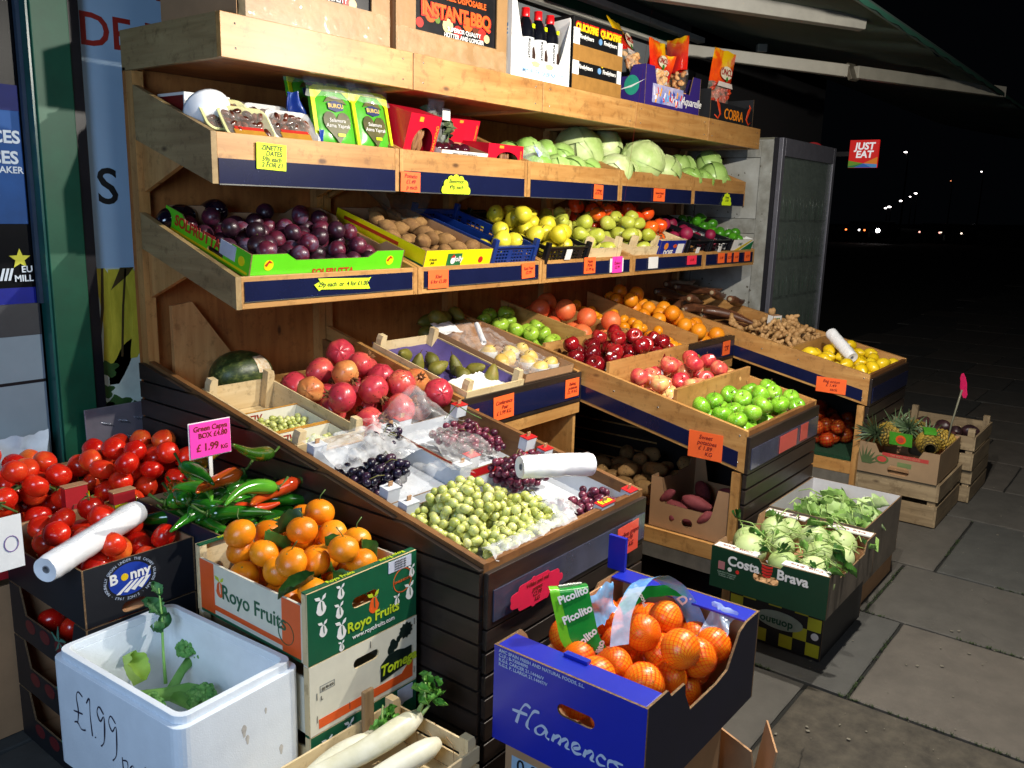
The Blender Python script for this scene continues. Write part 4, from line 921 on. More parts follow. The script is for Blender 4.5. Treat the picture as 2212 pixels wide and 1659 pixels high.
bin_heap('yellow_green_apple', AY, .037, 3.172, 3.548, 2.31, 2.87, 2, 46, 'yellow green apple in the back left compartment of the apple bin', 'apple', 'yellow green apples at the back', 4, up=.9, mound=.05)
bin_heap('grapefruit', GRM, .052, 3.57, 3.925, 2.31, 2.87, 2, 19, 'coral pink grapefruit in the back compartment beside green apples', 'grapefruit', 'grapefruits', 5)
bin_heap('clementine', CLM, .030, 3.972, 4.352, 2.10, 2.87, 3, 92, 'small bright clementine in the recessed bin left of the oranges', 'clementine', 'clementines', 6, mound=.04)
bin_heap('orange', ORM, .041, 4.39, 4.765, 2.10, 2.87, 3, 62, 'large orange in the recessed bin right of the clementines', 'orange', 'loose oranges', 7, mound=.10, cy=.45)
LEMM = [lemon_mesh('lemon', LEM, .029, k, 1.25) for k in range(3)]
bin_heap('lemon', LEMM, .031, 4.812, 5.525, 1.297, 1.718, 4, 92, 'yellow lemon in the front of the right bin', 'lemon', 'lemons', 8, lie=True, mound=.08)
CPM_ = [pear_mesh('pear', CON, .033, 1.45, k, .42) for k in range(2)]
bin_heap('brown_pear', CPM_, .038, 2.80, 3.125, 2.66, 2.87, 1, 14, 'dull green pear in shadow behind the bagged crate', 'pear', 'pears in shadow at the back', 9, lie=True, lift=.03)
# ginger and cassava
def ginger_mesh(sd):
    mb = MB(); R = random.Random(sd); nodes = [(Vector((0, 0, 0)), Vector((1, 0, 0)))]
    for k in range(8):
        p, d = R.choice(nodes); d2 = (d + Vector((R.uniform(-.9, .9), R.uniform(-.9, .9), R.uniform(-.3, .3)))).normalized(); q = p + d2 * R.uniform(.018, .03); r = R.uniform(.008, .013)
        mb.tube([p - d2 * .004, p + d2 * .004, p.lerp(q, .4), p.lerp(q, .75), q, q + d2 * .006], [r * .5, r * .95, r * 1.12, r * .98, r * .9, r * .3], 8); nodes.append((q, d2))
    return mb.mesh('ginger', [fruit('skin_ginger', [(.3, '#9c7444'), (.7, '#c49b68')], .7, 40, stretch=(1, 1, 2), bump=.4, rv=.3)])
bin_heap('ginger_root', [ginger_mesh(k) for k in range(5)], .027, 4.812, 5.525, 1.745, 2.15, 4, 165, 'knobbly pale brown ginger root heaped behind the lemons', 'ginger', 'ginger roots', 10, mound=.12, jit=.25, dep=.115)
def cassava_mesh(sd):
    mb = MB(); R = random.Random(sd); L = R.uniform(.26, .36); pts = []; rd = []
    for k in range(12):
        t = k / 11; pts.append((L * (t - .5), .02 * math.sin(2.5 * t + sd), .012 * math.sin(4 * t + sd))); rd.append(max(.004, .033 * (math.sin(PI * min(1, t * .8 + .12)) ** .6) * (1 + .1 * R.uniform(-1, 1)) * (1 - .55 * t)))
    mb.tube(pts, rd, 12); mb.tube([pts[0], (pts[0][0] - .004, pts[0][1], pts[0][2])], [rd[0] * .6, rd[0] * .55], 12, 1); return mb.mesh('cassava', [fruit('skin_cassava', [(.3, '#4d2c1a'), (.7, '#825032')], .5, 25, stretch=(1, 3, 3), bump=.6, rv=.4, coat=.1), plain('cassava_cut', '#b09a78', .8)])
CAS = [cassava_mesh(k) for k in range(3)]; R = random.Random(4)
for k in range(13):
    x = R.uniform(4.95, 5.38); yy = 2.22 + .045 * k; z = rimz(4, yy) - .06 + .06 * (k % 3) ; a_ = R.uniform(-.35, .45)
    tag(inst(CAS[k % 3], 'cassava_root', None, Matrix.Translation((x, yy, z)) @ Matrix.Scale(1.15, 4) @ Matrix.Rotation(a_, 4, 'Z') @ Matrix.Rotation(R.uniform(-.12, .12), 4, 'Y')), 'long waxy brown cassava root at the back of the ginger bin', 'cassava', 'cassava roots')
for k, (x, yy, a_) in enumerate(((4.92, 2.16, -1.1), (4.98, 2.13, -.9))):
    tag(inst(CAS[k], 'cassava_root', None, Matrix.Translation((x, yy, rimz(4, yy) + .03)) @ Matrix.Rotation(a_, 4, 'Z') @ Matrix.Rotation(.2, 4, 'Y')), 'waxy brown cassava root with white cut end lying beside the ginger', 'cassava', 'cassava roots with cut ends by the ginger')
pk = carton('ginger_box', 'small white packet standing in the ginger heap', (5.24, 2.02, rimz(4, 2.02) - .0), (.09, .04, .055), WHITE, rot=(.1, 0, -.3), cat='packet'); decal(pk, 'green_print', rect(.02, .012, .07, .04), F('-Y', (0, 0, 0)), plain('print_green', '#3f8a4a', .6))
bag_roll('white roll of bags standing upright on the lemons', (5.06, 1.455, .795), (5.21, 1.64, .905), .035, 3, loose=False)

# ---- left bin: melon, crates of grapes, pomegranates
mel = T('melon', 'large dark green mottled melon with a gold label at the back of the left bin', 'melon', (1.85, 2.735, .955)); ell(30, 18, .125, .095, .092, lump(.03, 1, 2)).build('melon_body', fruit('skin_melon', [(.3, '#1d2a12'), (.52, '#33421c'), (.7, '#6a7038')], .4, 34, stretch=(1, 2, 2), bump=.5, bscale=90, rv=.1), mel)
mb = MB(); 
def mlab(u, v):
    a = (u - .5) * .62 - 1.15; b = (v - .5) * .7 + .55; rr_ = 1.035; k = max(0, abs(u - .5) * 2) ** 3 * max(0, abs(v - .5) * 2) ** 3
    return (.125 * rr_ * math.cos(b) * math.cos(a) + .0, .095 * rr_ * math.cos(b) * math.sin(a), .092 * rr_ * math.sin(b))
mb.grid(mlab, 8, 8); mb.build('label', plain('gold_label', '#c9a05c', .35, .4, 90, metal=.3, c2='#f0ead8'), mel)
s_ = math.atan(.2)
woodcrate('fruit_crate', 'pale wooden crate of small green grapes in front of the melon', (1.585, 2.085, rimz(0, 2.085) - .115), (.275, .52, .105), post=.04, rot=(s_, 0, 0))
GY = [grape_mesh('grape', GGR, .0085, 1.1)]; GG = [grape_mesh('grape', GGR, .0118, 1.14), grape_mesh('grape', GGR, .0112, 1.2)]; GB = [grape_mesh('grape', BGR, .0118, 1.1)]; GP = [grape_mesh('grape', PGR, .0115, 1.05)]
def bunch(label, frame, w, d, n, r, meshes, group, seed, mound=.25, tw=8, cx=None, cy=None):
    root = T('grape_bunch', label, 'grapes', (0, 0, 0), (0, 0, 0), group); root.matrix_world = frame
    pts = settle(min(98, int(n * 1.1)), 0, w, 0, d, r, seed, mound, K=16, jit=.12, cx=cx, cy=cy, fs=1.12); R = random.Random(seed)
    for (x, y_, z, q) in pts: inst(R.choice(meshes), 'grape', root, Matrix.Translation((x, y_, z)) @ rrot(R) @ Matrix.Scale(q / r, 4))
    mb = MB(); top = sorted(pts, key=lambda p: -p[2])[:max(3, n // 3)]
    for k in range(tw):
        a, b = R.choice(top), R.choice(top); m_ = Vector(((a[0] + b[0]) / 2, (a[1] + b[1]) / 2, max(a[2], b[2]) + r * R.uniform(1.0, 1.6)))
        if (Vector(a[:3]) - Vector(b[:3])).length > r * 7: continue
        mb.tube([Vector(a[:3]) + Vector((0, 0, r * .6)), m_, Vector(b[:3]) + Vector((0, 0, r * .6))], [.0009, .0016, .0009], 5)
    if mb.v: mb.build('stalk', TWIG, root)
    return root
for k, yy in enumerate((2.25, 2.075)):
    b_ = carton('grape_punnet', ('back' if k == 0 else 'front') + ' white printed punnet of small green grapes in the pale crate', (1.60, yy, rimz(0, yy) - .098), (.245, .165, .055), plain('punnet_white', '#e4dfd0', .6, .05), plain('punnet_white', '#e4dfd0', .6, .05), rot=(s_, 0, 0), t=.003, cat='punnet')
    lettering(b_, 'ПУ', F('-Y', (.075, .162, .03)), .036, plain('poster_red', '#a8281c', .5), bold=.02)
    MB().box((-.002, -.002, .053), (.247, .0, .058)).build('orange_edge', plain('edge_orange', '#d99a3a', .6), b_); MB().box((-.002, .165, .053), (.247, .167, .058)).build('orange_edge', plain('edge_orange', '#d99a3a', .6), b_)
    bunch('small dull green grapes filling the ' + ('back' if k == 0 else 'front') + ' punnet in the pale crate', FR(1.606, yy + .006, rimz(0, yy) - .088, .2), .23, .15, 85, .0085, GY, None, 20 + k, .05, 4)
POMM = [pome_mesh('pomegranate', POM, .048, k) for k in range(3)] + [pome_mesh('pomegranate', POMY, .045, 4)]
pts = settle(38, 0, .50, 0, .60, .048, 31, .22, cx=.25, cy=.27); heap('pomegranate', POMM[:3] * 2 + POMM[3:], FR(1.865, 2.09, rimz(0, 2.09) - .11, .2), pts, .048, 'large red pomegranate heaped in the left bin beside the pale crate', 'pomegranate', 'pomegranates', 5)
WB = plain('white_box', '#cdd2da', .5, .05); RB = plain('red_box', '#c01c22', .4, .08)
def grapebox(name, label, x, yy, L, D, H, out, tabs, red=False, dep=.11):
    o = carton(name, label, (x, yy, rimz(0, yy) - dep), (L, D, H), out, WB, rot=(s_, 0, 0), px='low', py='low')
    for (u, v, w, d) in tabs:
        mb = MB(); mb.box((u, v, H * .78), (u + w, v + d, H + .022)); tb = mb.build('corner_post', WB, o, bevel=.002)
        MB().box((u - .001, v - .001, H + .0222), (u + w + .001, v + d + .001, H + .025)).build('corner_cap', RB if red else WB, tb); MB().box((u + w * .35, v + d * .5, H + .0252), (u + w * .65, v + d * .5 + .004, H + .04)).build('corner_tongue', CARD, tb)
    return o
gb1 = grapebox('grape_box', 'white cardboard box of black grapes under clear film, along the left edge', 1.585, 1.69, .375, .37, .10, WB, ((.005, .33, .05, .035), (.31, .33, .055, .035), (.005, .005, .05, .035), (.31, .005, .055, .035)))
gb2 = grapebox('grape_box', 'red and white box of purple grapes with film lifted out', 1.97, 1.72, .365, .37, .10, RB, ((.005, .33, .06, .035), (.30, .33, .055, .035), (.005, .005, .05, .035), (.305, .005, .055, .035)), True)
gb3 = grapebox('grape_box', 'white box piled with green grapes at the front corner', 1.585, 1.30, .375, .37, .09, WB, ((.005, .325, .05, .035),))
gb4 = grapebox('grape_box', 'red topped box of purple grapes under the bag roll', 1.97, 1.30, .36, .40, .09, WB, ((.30, .008, .05, .035), (.13, .004, .075, .03), (.305, .355, .05, .035)), True)
lettering(gb4, 'fresh', F('+Z', (.168, .02, .1155)), .03, CYEL, bold=.02)
GL = ['heap of green grapes nearest the front edge', 'heap of green grapes against the left side', 'topmost heap of green grapes in the middle', 'heap of green grapes toward the purple grapes', 'green grapes hanging over the right of the white box']
for k, (x, yy, w, d, n, lf) in enumerate(((1.66, 1.315, .24, .16, 78, .0), (1.595, 1.42, .17, .24, 90, .005), (1.67, 1.44, .20, .20, 100, .05), (1.79, 1.36, .20, .22, 90, .02), (1.86, 1.33, .16, .18, 56, .02))):
    bunch(GL[k], FR(x, yy, rimz(0, yy) - .085 + lf, .2), w, d, n, .0118, GG, 'bunches of green grapes', 40 + k, .22, 9)
bunch('bunch of black grapes under film in the left white box', FR(1.60, 1.79, rimz(0, 1.79) - .08, .2), .22, .16, 90, .0122, GB, None, 50, .2, 7)
bunch('small bunch of black grapes at the far end of the left white box', FR(1.80, 1.93, rimz(0, 1.93) - .08, .2), .14, .12, 44, .0122, GB, None, 51, .2, 4)
bunch('purple grapes in the red and white box', FR(2.08, 1.80, rimz(0, 1.80) - .065, .2), .23, .22, 104, .0118, GP, None, 52, .22, 9)
bunch('purple grapes behind the bag roll', FR(2.03, 1.56, rimz(0, 1.56) - .07, .2), .22, .14, 90, .0118, GP, None, 53, .2, 7)
bunch('purple grapes showing in front of the bag roll', FR(2.02, 1.32, rimz(0, 1.32) - .085, .2), .28, .13, 80, .0118, GP, None, 54, .1, 6)
tubeobj('vine', [(2.1, 1.93, .88), (2.13, 1.90, .93), (2.16, 1.86, .90), (2.18, 1.83, .885)], .002, STEM); bpy.data.objects['vine'].name = 'grape_vine'; tag(bpy.data.objects['grape_vine'], 'thin green vine stem on the purple grapes', 'stem')
bag_roll('thick white roll of bags lying across the purple grapes', (1.99, 1.515, .822), (2.215, 1.40, .806), .036, 1)
film_sheet('film_sheet', 'crumpled clear film draped over the black grapes', lambda u, v: (1.60 + .32 * u, 1.86 + .20 * v, rimz(0, 1.74 + .3 * v) + .012 + .03 * math.sin(PI * u) * math.sin(PI * v)), BAGM, 44, 40, .022, 13, 'film', sd=2)
film_sheet('film_sheet', 'clear film lifted in a peak between the two far grape boxes', lambda u, v: (1.90 + .26 * u, 1.98 + .16 * v - .1 * u, rimz(0, 2.0) + .015 + .11 * math.sin(PI * u) ** 2 * math.sin(PI * v)), BAG, 44, 30, .024, 12, 'film', sd=5)
film_sheet('film_sheet', 'clear film hanging over the divider of the two grape boxes', lambda u, v: (1.86 + .22 * u, 1.66 + .26 * v, rimz(0, 1.66 + .26 * v) + .02 + .025 * math.sin(PI * v)), BAG, 40, 30, .022, 14, 'film', sd=9)
film_sheet('film_sheet', 'milky film spilling along the front of the green grapes', lambda u, v: (1.60 + .38 * u, 1.292 + .055 * v, rimz(0, 1.3) - .005 + .022 * math.sin(PI * v)), BAGM, 46, 12, .016, 22, 'film', sd=12)
film_sheet('film_sheet', 'milky film bunched up right of the green grapes', lambda u, v: (1.945 + .10 * u, 1.31 + .11 * v, rimz(0, 1.3) + .01 + .03 * math.sin(PI * v) * math.sin(PI * u)), BAGM, 24, 20, .02, 22, 'film', sd=15)
film_sheet('film_sheet', 'milky film behind the green grapes', lambda u, v: (1.66 + .26 * u, 1.63 + .09 * v, rimz(0, 1.66) + .0 + .05 * math.sin(PI * u)), BAG, 40, 14, .02, 18, 'film', sd=18)

# ---- recessed pear bin
s2_ = math.atan(.25)
woodcrate('fruit_crate', 'pale wooden crate lined with purple paper and a few brown pears', (2.375, 2.085, rimz(1, 2.085) - .055), (.355, .53, .075), post=.04, rot=(s2_, 0, 0), slats=1)
film_sheet('paper_liner', 'purple paper lining of the brown pear crate', lambda u, v: (2.384 + .337 * u, 2.12 + .48 * v, rimz(1, 2.12 + .48 * v) - .045 + .062 * max(abs(u - .5) * 2, (v * .9)) ** 6), plain('purple_paper', '#574a86', .6, .12), 30, 40, .004, 16, 'paper')
film_sheet('paper_sheet', 'white tissue paper at the front of the brown pear crate', lambda u, v: (2.39 + .30 * u, 2.10 + .13 * v, rimz(1, 2.10 + .13 * v) - .02 + .02 * v * math.sin(3 * u)), plain('white_tissue', '#eceaea', .6, .03), 30, 14, .014, 20, 'paper')
P_ = [(2.45, 2.40), (2.51, 2.34), (2.55, 2.42), (2.60, 2.33), (2.46, 2.49), (2.66, 2.27), (2.68, 2.20), (2.56, 2.26)]
for k, (x, yy) in enumerate(P_): tag(inst(CPM_[k % 2], 'brown_pear', None, Matrix.Translation((x, yy, rimz(1, yy) - .005)) @ Matrix.Rotation(k * 1.3, 4, 'Z') @ Matrix.Rotation(1.2 if k % 3 else .3, 4, 'X')), 'long brown green pear in the purple lined crate', 'pear', 'brown pears in the purple lined crate')
carton('fruit_box', 'cardboard box in clear film with yellow pears in white nests', (2.755, 2.10, rimz(1, 2.10) - .055), (.355, .56, .085), CARD, CARD, rot=(s2_, 0, 0))
NP = pear_mesh('yellow_pear', NASHI, .037, 1.05, 1, .75)
for k, (x, yy) in enumerate(((2.86, 2.37), (2.90, 2.29), (2.95, 2.22), (3.02, 2.26), (3.05, 2.17), (2.83, 2.27), (2.97, 2.33), (3.06, 2.34), (2.95, 2.15))):
    tag(inst(NP, 'yellow_pear', None, Matrix.Translation((x, yy, rimz(1, yy) + .005)) @ Matrix.Rotation(k * 1.7, 4, 'Z') @ Matrix.Rotation(.8, 4, 'X')), 'pale yellow pear in a white nest inside the filmed box', 'pear', 'yellow pears in the filmed box')
    if k % 2 == 0: nb = MB(); nb.lathe([(.012, -.03), (.036, -.016), (.043, .012)], 14, 0, None, lambda a, t: 1 + .05 * math.sin(7 * a) * t); no = nb.build('foam_nest', plain('foam_white', '#eeeeea', .7, .03)); no.location = (x, yy, rimz(1, yy) + .0); tag(no, 'white foam nest around a yellow pear', 'foam net', 'foam nests in the filmed box')
film_sheet('film_sheet', 'clear film wrapped over the yellow pear box', lambda u, v: (2.745 + .385 * u, 2.07 + .58 * v, rimz(1, 2.07 + .58 * v) + .03 - .07 * (abs(u - .5) * 2) ** 5 - .06 * (1 - v) ** 8), BAG, 50, 50, .022, 13, 'film', sd=21)
film_sheet('paper_sheet', 'white tissue flap at the back of the yellow pear box', lambda u, v: (2.78 + .13 * u, 2.56 + .09 * v, rimz(1, 2.6) + .01 + .045 * v), plain('white_tissue', '#eceaea', .6, .03), 12, 10, .012, 20, 'paper')
bag_roll('small white roll of paper in the yellow pear box', (2.90, 2.43, 1.0), (3.0, 2.56, 1.06), .013, 7, loose=False)

# ---- inside the apple bin's lower shelf
swb = carton('potato_carton', 'brown cardboard box of sweet potatoes under the apple bin', (3.172, 1.335, .254), (.42, .36, .225), CARD, CARD, px='deep', py='lug', slotx=(.5, .22, .05, .04))
SWM = [potato_mesh('sweet_potato', SWP, .03, 1.9, k) for k in range(2)]
heap('sweet_potato', SWM, FR(3.185, 1.345, .26), settle(22, 0, .39, 0, .34, .036, 61), .036, 'purplish sweet potato in the brown box under the apple bin', 'sweet potato', 'sweet potatoes', 6, lie=True)
for k, (yy, z_) in enumerate(((1.62, .40), (1.44, .345))): tag(inst(SWM[0], 'sweet_potato', None, Matrix.Translation((3.185, yy, z_)) @ Matrix.Rotation(.8, 4, 'X') @ Matrix.Scale(.8, 4)), 'small sweet potato on the rim of the brown box, ' + ('left' if k == 0 else 'right'), 'sweet potato')
POTM = [potato_mesh('potato', POT, .032, 1.4, k) for k in range(3)]
heap('potato', POTM, FR(3.18, 1.715, .26), settle(66, 0, .5, 0, .42, .037, 62), .037, 'earthy potato heaped in shade under the apple bin', 'potato', 'baking potatoes', 7, lie=True)
# onions and green mat under the right bin
tag(MB().box((4.845, 1.34, .2005), (5.50, 2.0, .262)).build('green_mat', plain('mat_green', '#0c4a2a', .9, .4, 140, .8, 300)), 'dark green mat under the red net bags', 'mat')
ONM = [orange_mesh('onion', ONI, .036, .9, k) for k in range(2)]
pts = settle(60, 0, .52, 0, .42, .037, 63, .2); heap('onion', ONM, FR(4.90, 1.42, .264), pts, .037, 'orange brown onion in a red net under the right bin', 'onion', 'onions in the red net', 8)
mb = MB(); 
for (x, y_, z, q) in pts: mb.lathe([(max(1e-4, math.sin(PI * i / 10)) * (q + .003), -math.cos(PI * i / 10) * (q + .003)) for i in range(11)], 14, 0, Matrix.Translation((4.90 + x, 1.42 + y_, .264 + z)) @ Matrix.Rotation(.6, 4, 'X'), uv=True)
tag(mb.build('net_bag', net_mat('red_net', '#b0180f', 10, .16)), 'red net bag of onions under the right bin', 'net bag')
# ================================================================ third row: boxes on the lower tilted trays
s3 = math.atan(.30); z3 = lambda yy: 1.347 + .30 * (yy - 2.324)
GRNB = plain('bright_green_print', '#5fd21a', .35, .04, coat=.2); YELB = plain('yellow_print', '#ecdc0e', .35, .04, coat=.2)
pb = carton('plum_box', 'bright green cardboard box of dark plums on the left shelf', (1.612, 2.327, z3(2.327) + .004), (.668, .50, .082), GRNB, CARD, px='dip', py='dip', back='dip', rot=(s3, 0, 0), slotx=(.62, .28, .09, .02))
RT = plain('red_text', '#c0261a', .5)
lettering(pb, 'SOLFRUTTA', F('-X', (0, .30, .050)), .05, RT, bold=.03); lettering(pb, 'SOLFRUTTA', F('-Y', (.34, 0, .012)), .034, RT, bold=.03)
decal(pb, 'yellow_band', rect(.01, .010, .49, .018), F('-X', (0, .5, 0)), YELB)
decal(pb, 'label', rect(.335, .03, .42, .078), F('-X', (0, .5, 0)), plain('pale_label', '#c9cede', .5), proud=.0018)
for xx in (.07, .60): decal(pb, 'round_logo', circ(xx, .045, .018, 20), F('-Y', (0, 0, 0)), YELB, .001); decal(pb, 'round_logo', [(xx - .016, .045), (xx, .062), (xx + .014, .052), (xx, .053), (xx - .008, .04)], F('-Y', (0, 0, 0)), RT, .0018)
decal(pb, 'round_logo', circ(.455, .045, .016, 20), F('-X', (0, .5, 0)), YELB, .0022)
PLM = [orange_mesh('plum', PLU, .0285, .93, k) for k in range(3)]
heap('plum', PLM, FR(1.62, 2.335, z3(2.335) + .0, .30), settle(60, 0, .65, 0, .48, .0295, 71, .0, fs=1.1501), .0285, 'dark purple plum in the bright green box', 'plum', 'plums in the green box', 9)
film_sheet('tray_liner', 'crinkled black plastic liner under the plums', lambda u, v: (1.63 + .64 * u, 2.34 + .45 * v, z3(2.34 + .45 * v) + .018 + .035 * abs(math.sin(11 * u * PI)) * (1 - v) ** 3), BLACKPL, 60, 20, .01, 24, 'liner')
AUM = ell(20, 14, .045, .045, .075, lump(.05, 1, 1)).mesh('aubergine', [AUB])
for k, (x, yy, z_) in enumerate(((1.65, 2.79, 1.53), (1.80, 2.80, 1.55))):
    tag(inst(AUM, 'aubergine', None, Matrix.Translation((x, yy, z_)) @ Matrix.Rotation(1.3, 4, 'X' if k % 2 else 'Y')), 'black shiny aubergine in shadow behind the green plum box', 'aubergine', 'aubergines in the shadow')
kb = carton('kiwi_box', 'yellow and green cardboard box of brown kiwis', (2.385, 2.318, z3(2.318) + .004), (.405, .53, .08), YELB, CARD, rot=(s3, 0, 0), back='flat')
decal(kb, 'red_stripe', rect(.05, .048, .38, .062), F('-X', (0, .53, 0)), RT); decal(kb, 'green_stripe', rect(.02, .0, .53, .022), F('-X', (0, .53, 0)), plain('dark_green_print', '#0d5a3a', .5))
decal(kb, 'emblem', rect(.13, .012, .215, .065), F('-Y', (0, 0, 0)), plain('emblem_green', '#1a6a38', .5)); decal(kb, 'emblem', circ(.165, .035, .014, 12), F('-Y', (0, 0, 0)), WHITE, .0016); decal(kb, 'emblem', [(.15, .048), (.165, .062), (.18, .048)], F('-Y', (0, 0, 0)), RT, .0022); decal(kb, 'emblem', circ(.335, .035, .014, 12), F('-Y', (0, 0, 0)), RT, .0016)
lettering(kb, 'Jolly', F('-Y', (.195, 0, .042)), .03, WHITE, bold=.02, proud=.003); lettering(kb, 'ITALIA\nJNF', F('-Y', (.05, 0, .035)), .014, INKB)
KWM = [lemon_mesh('kiwi', KIW, .025, k, 1.3) for k in range(2)]
heap('kiwi', KWM, FR(2.395, 2.335, z3(2.335) - .002, .30), settle(60, 0, .38, .0, .50, .029, 72, .0), .0275, 'brown fuzzy kiwi in the yellow box', 'kiwi', 'kiwis in the yellow box', 10, lie=True)
bc = lattice_crate('plastic_crate', 'royal blue lattice plastic crate with a few yellow quinces', (2.805, 2.325, z3(2.325) + .004), (.29, .50, .088), BLUEPL, 12, 16, 4, rot=(s3, 0, 0), cat='crate')
MB().box((.135, .005, .01), (.14, .49, .08)).build('middle_wall', BLUEPL, bc)
QUM = [pear_mesh('quince', QUI, .037, 1.05, k, .72) for k in range(3)]; PRM = [pear_mesh('pear', PEA, .034, 1.2, k, .62) for k in range(3)]
heap('quince', QUM, FR(2.815, 2.335, z3(2.335) - .0, .30), settle(9, 0, .27, 0, .16, .037, 73), .037, 'yellow quince in the blue lattice crate', 'quince', 'quinces in the blue crate', 11)
kc = lattice_crate('plastic_crate', 'black plastic crate heaped with yellow quinces', (3.172, 2.312, z3(2.312) + .004), (.335, .50, .082), BLACKPL, 11, 14, 3, rot=(s3, 0, 0), lug=.02)
MB().box((.14, -.012, .02), (.185, -.0095, .07)).build('paper_tag', WHITE, kc)
heap('quince', QUM, FR(3.185, 2.325, z3(2.325) - .005, .30), settle(40, 0, .31, 0, .48, .037, 74, .08, cy=.27), .037, 'yellow quince heaped in the black crate', 'quince', 'quinces in the black crate', 12)
woodcrate('fruit_crate', 'small wooden crate of green yellow pears with blue paper', (3.535, 2.325, z3(2.325) + .004), (.315, .50, .06), post=.05, rot=(s3, 0, 0))
heap('pear', PRM, FR(3.545, 2.335, z3(2.335) + .0, .30), settle(44, 0, .295, 0, .49, .034, 75, .12), .035, 'green yellow pear in the first small wooden crate', 'pear', 'pears in the first small wooden crate', 13, lie=True)
film_sheet('paper_liner', 'blue paper edge sticking out in the first pear crate', lambda u, v: (3.545 + .29 * u, 2.345 + .012 * math.sin(20 * u), z3(2.345) + .01 + .035 * v + .012 * abs(math.sin(9 * u))), plain('blue_paper', '#2b4f9a', .6), 30, 4, .004, 30, 'paper')
woodcrate('fruit_crate', 'second small wooden crate of pears beside the persimmons', (3.965, 2.325, z3(2.325) + .004), (.27, .50, .06), post=.055, rot=(s3, 0, 0))
heap('pear', PRM, FR(3.975, 2.335, z3(2.335) + .0, .30), settle(34, 0, .25, 0, .40, .034, 76, .10), .035, 'green yellow pear in the second small wooden crate', 'pear', 'pears in the second small wooden crate', 14, lie=True)
PEM = [persimmon_mesh('persimmon', PER, .037, k) for k in range(2)]
heap('persimmon', PEM, FR(3.97, 2.56, z3(2.56) + .02, .30), settle(30, 0, .6, 0, .28, .041, 77), .038, 'shiny orange persimmon behind the pears', 'persimmon', 'persimmons behind the pears', 15, up=.8)
ob = carton('persimmon_box', 'blue printed box of persimmons with an orange picture', (4.245, 2.322, z3(2.322) + .004), (.30, .45, .092), plain('royal_blue_print', '#14288c', .4), RAW('X'), rot=(s3, 0, 0))
MB().box((0, -.001, .0921), (.30, .02, .095)).build('rim', RAW('X'), ob)
decal(ob, 'picture', circ(.07, .058, .022, 20, .02), F('-Y', (0, 0, 0)), plain('picture_orange', '#f0902c', .5)); decal(ob, 'picture', circ(.175, .058, .022, 16, .011), F('-Y', (0, 0, 0)), plain('picture_orange2', '#d9541a', .5)); decal(ob, 'label', rect(.205, .015, .28, .07), F('-Y', (0, 0, 0)), WHITE, .0016)
lettering(ob, 'DOSE', F('-Y', (.11, 0, .018)), .042, WHITE, bold=.03)
heap('persimmon', PEM, FR(4.255, 2.335, z3(2.335) + .015, .30), settle(22, 0, .28, 0, .43, .041, 78, .1), .039, 'shiny orange persimmon in the blue printed box', 'persimmon', 'persimmons in the blue box', 16, up=.8)
BEM = [orange_mesh('beetroot', BEE, .036, .9, k) for k in range(2)]
for k, (xa, w) in enumerate(((4.575, .275), (4.875, .28))):
    c_ = lattice_crate('plastic_crate', ('black plastic crate of beetroot beside the persimmons', 'black plastic crate of beetroot beside the white lime box')[k], (xa, 2.318, z3(2.318) + .004), (w, .48, .088), BLACKPL, 4, 6, 2, rot=(s3, 0, 0), lug=.004)
    MB().box((.10, -.012, .01), (.14, -.0095, .05)).build('paper_tag', WHITE, c_)
    heap('beetroot', BEM, FR(xa + .01, 2.33, z3(2.33) + .0, .30), settle(17, 0, w - .02, 0, .46, .036, 80 + k), .038, 'pink purple beetroot in the ' + ('first' if k == 0 else 'second') + ' black crate', 'beetroot', 'beetroots in the black crates ' + ('by the persimmons' if k == 0 else 'by the limes'), 17)
lb = carton('lime_box', 'white green and yellow box of limes at the end of the shelf', (5.185, 2.318, z3(2.318) + .004), (.325, .50, .085), WHITE, WHITE, rot=(s3, 0, 0), px='lug')
decal(lb, 'green_corner', [(.12, .005), (.32, .005), (.32, .075)], F('-Y', (0, 0, 0)), plain('lime_green_print', '#1f7a4a', .5)); decal(lb, 'yellow_stripe', [(.02, .005), (.10, .005), (.3, .08), (.27, .08)], F('-Y', (0, 0, 0)), plain('lime_yellow', '#d9c02a', .5), .0016); lettering(lb, 'LIMES', F('-Y', (.12, 0, .055)), .024, plain('print_grey', '#6f7a6a', .6), bold=.02)
LMM = [lemon_mesh('lime', LIM, .027, k, 1.12) for k in range(2)]
heap('lime', LMM, FR(5.195, 2.33, z3(2.33) + .0, .30), settle(50, 0, .305, 0, .48, .030, 84, .03), .029, 'dark green lime in the white box', 'lime', 'limes in the white box', 18, lie=True)
# bits in the dark behind
carton('dark_crate', 'black crate standing at the back behind the blue crate', (2.98, 2.80, 1.46), (.36, .06, .12), BLACKPL)
woodcrate('empty_crate', 'empty wooden crate at the back of the shelf behind quinces', (3.42, 2.70, 1.445), (.24, .15, .06), post=.08)
film_sheet('plastic_bag', 'dark clear plastic bag hanging under the second upper tray', lambda u, v: (2.46 + .32 * u, 2.62 + .12 * math.sin(PI * v), 1.66 - .13 * math.sin(PI * u) * v), film('smoky_film', '#6a6a60', .35, .1, .6), 34, 16, .02, 16, 'plastic bag', sd=33)

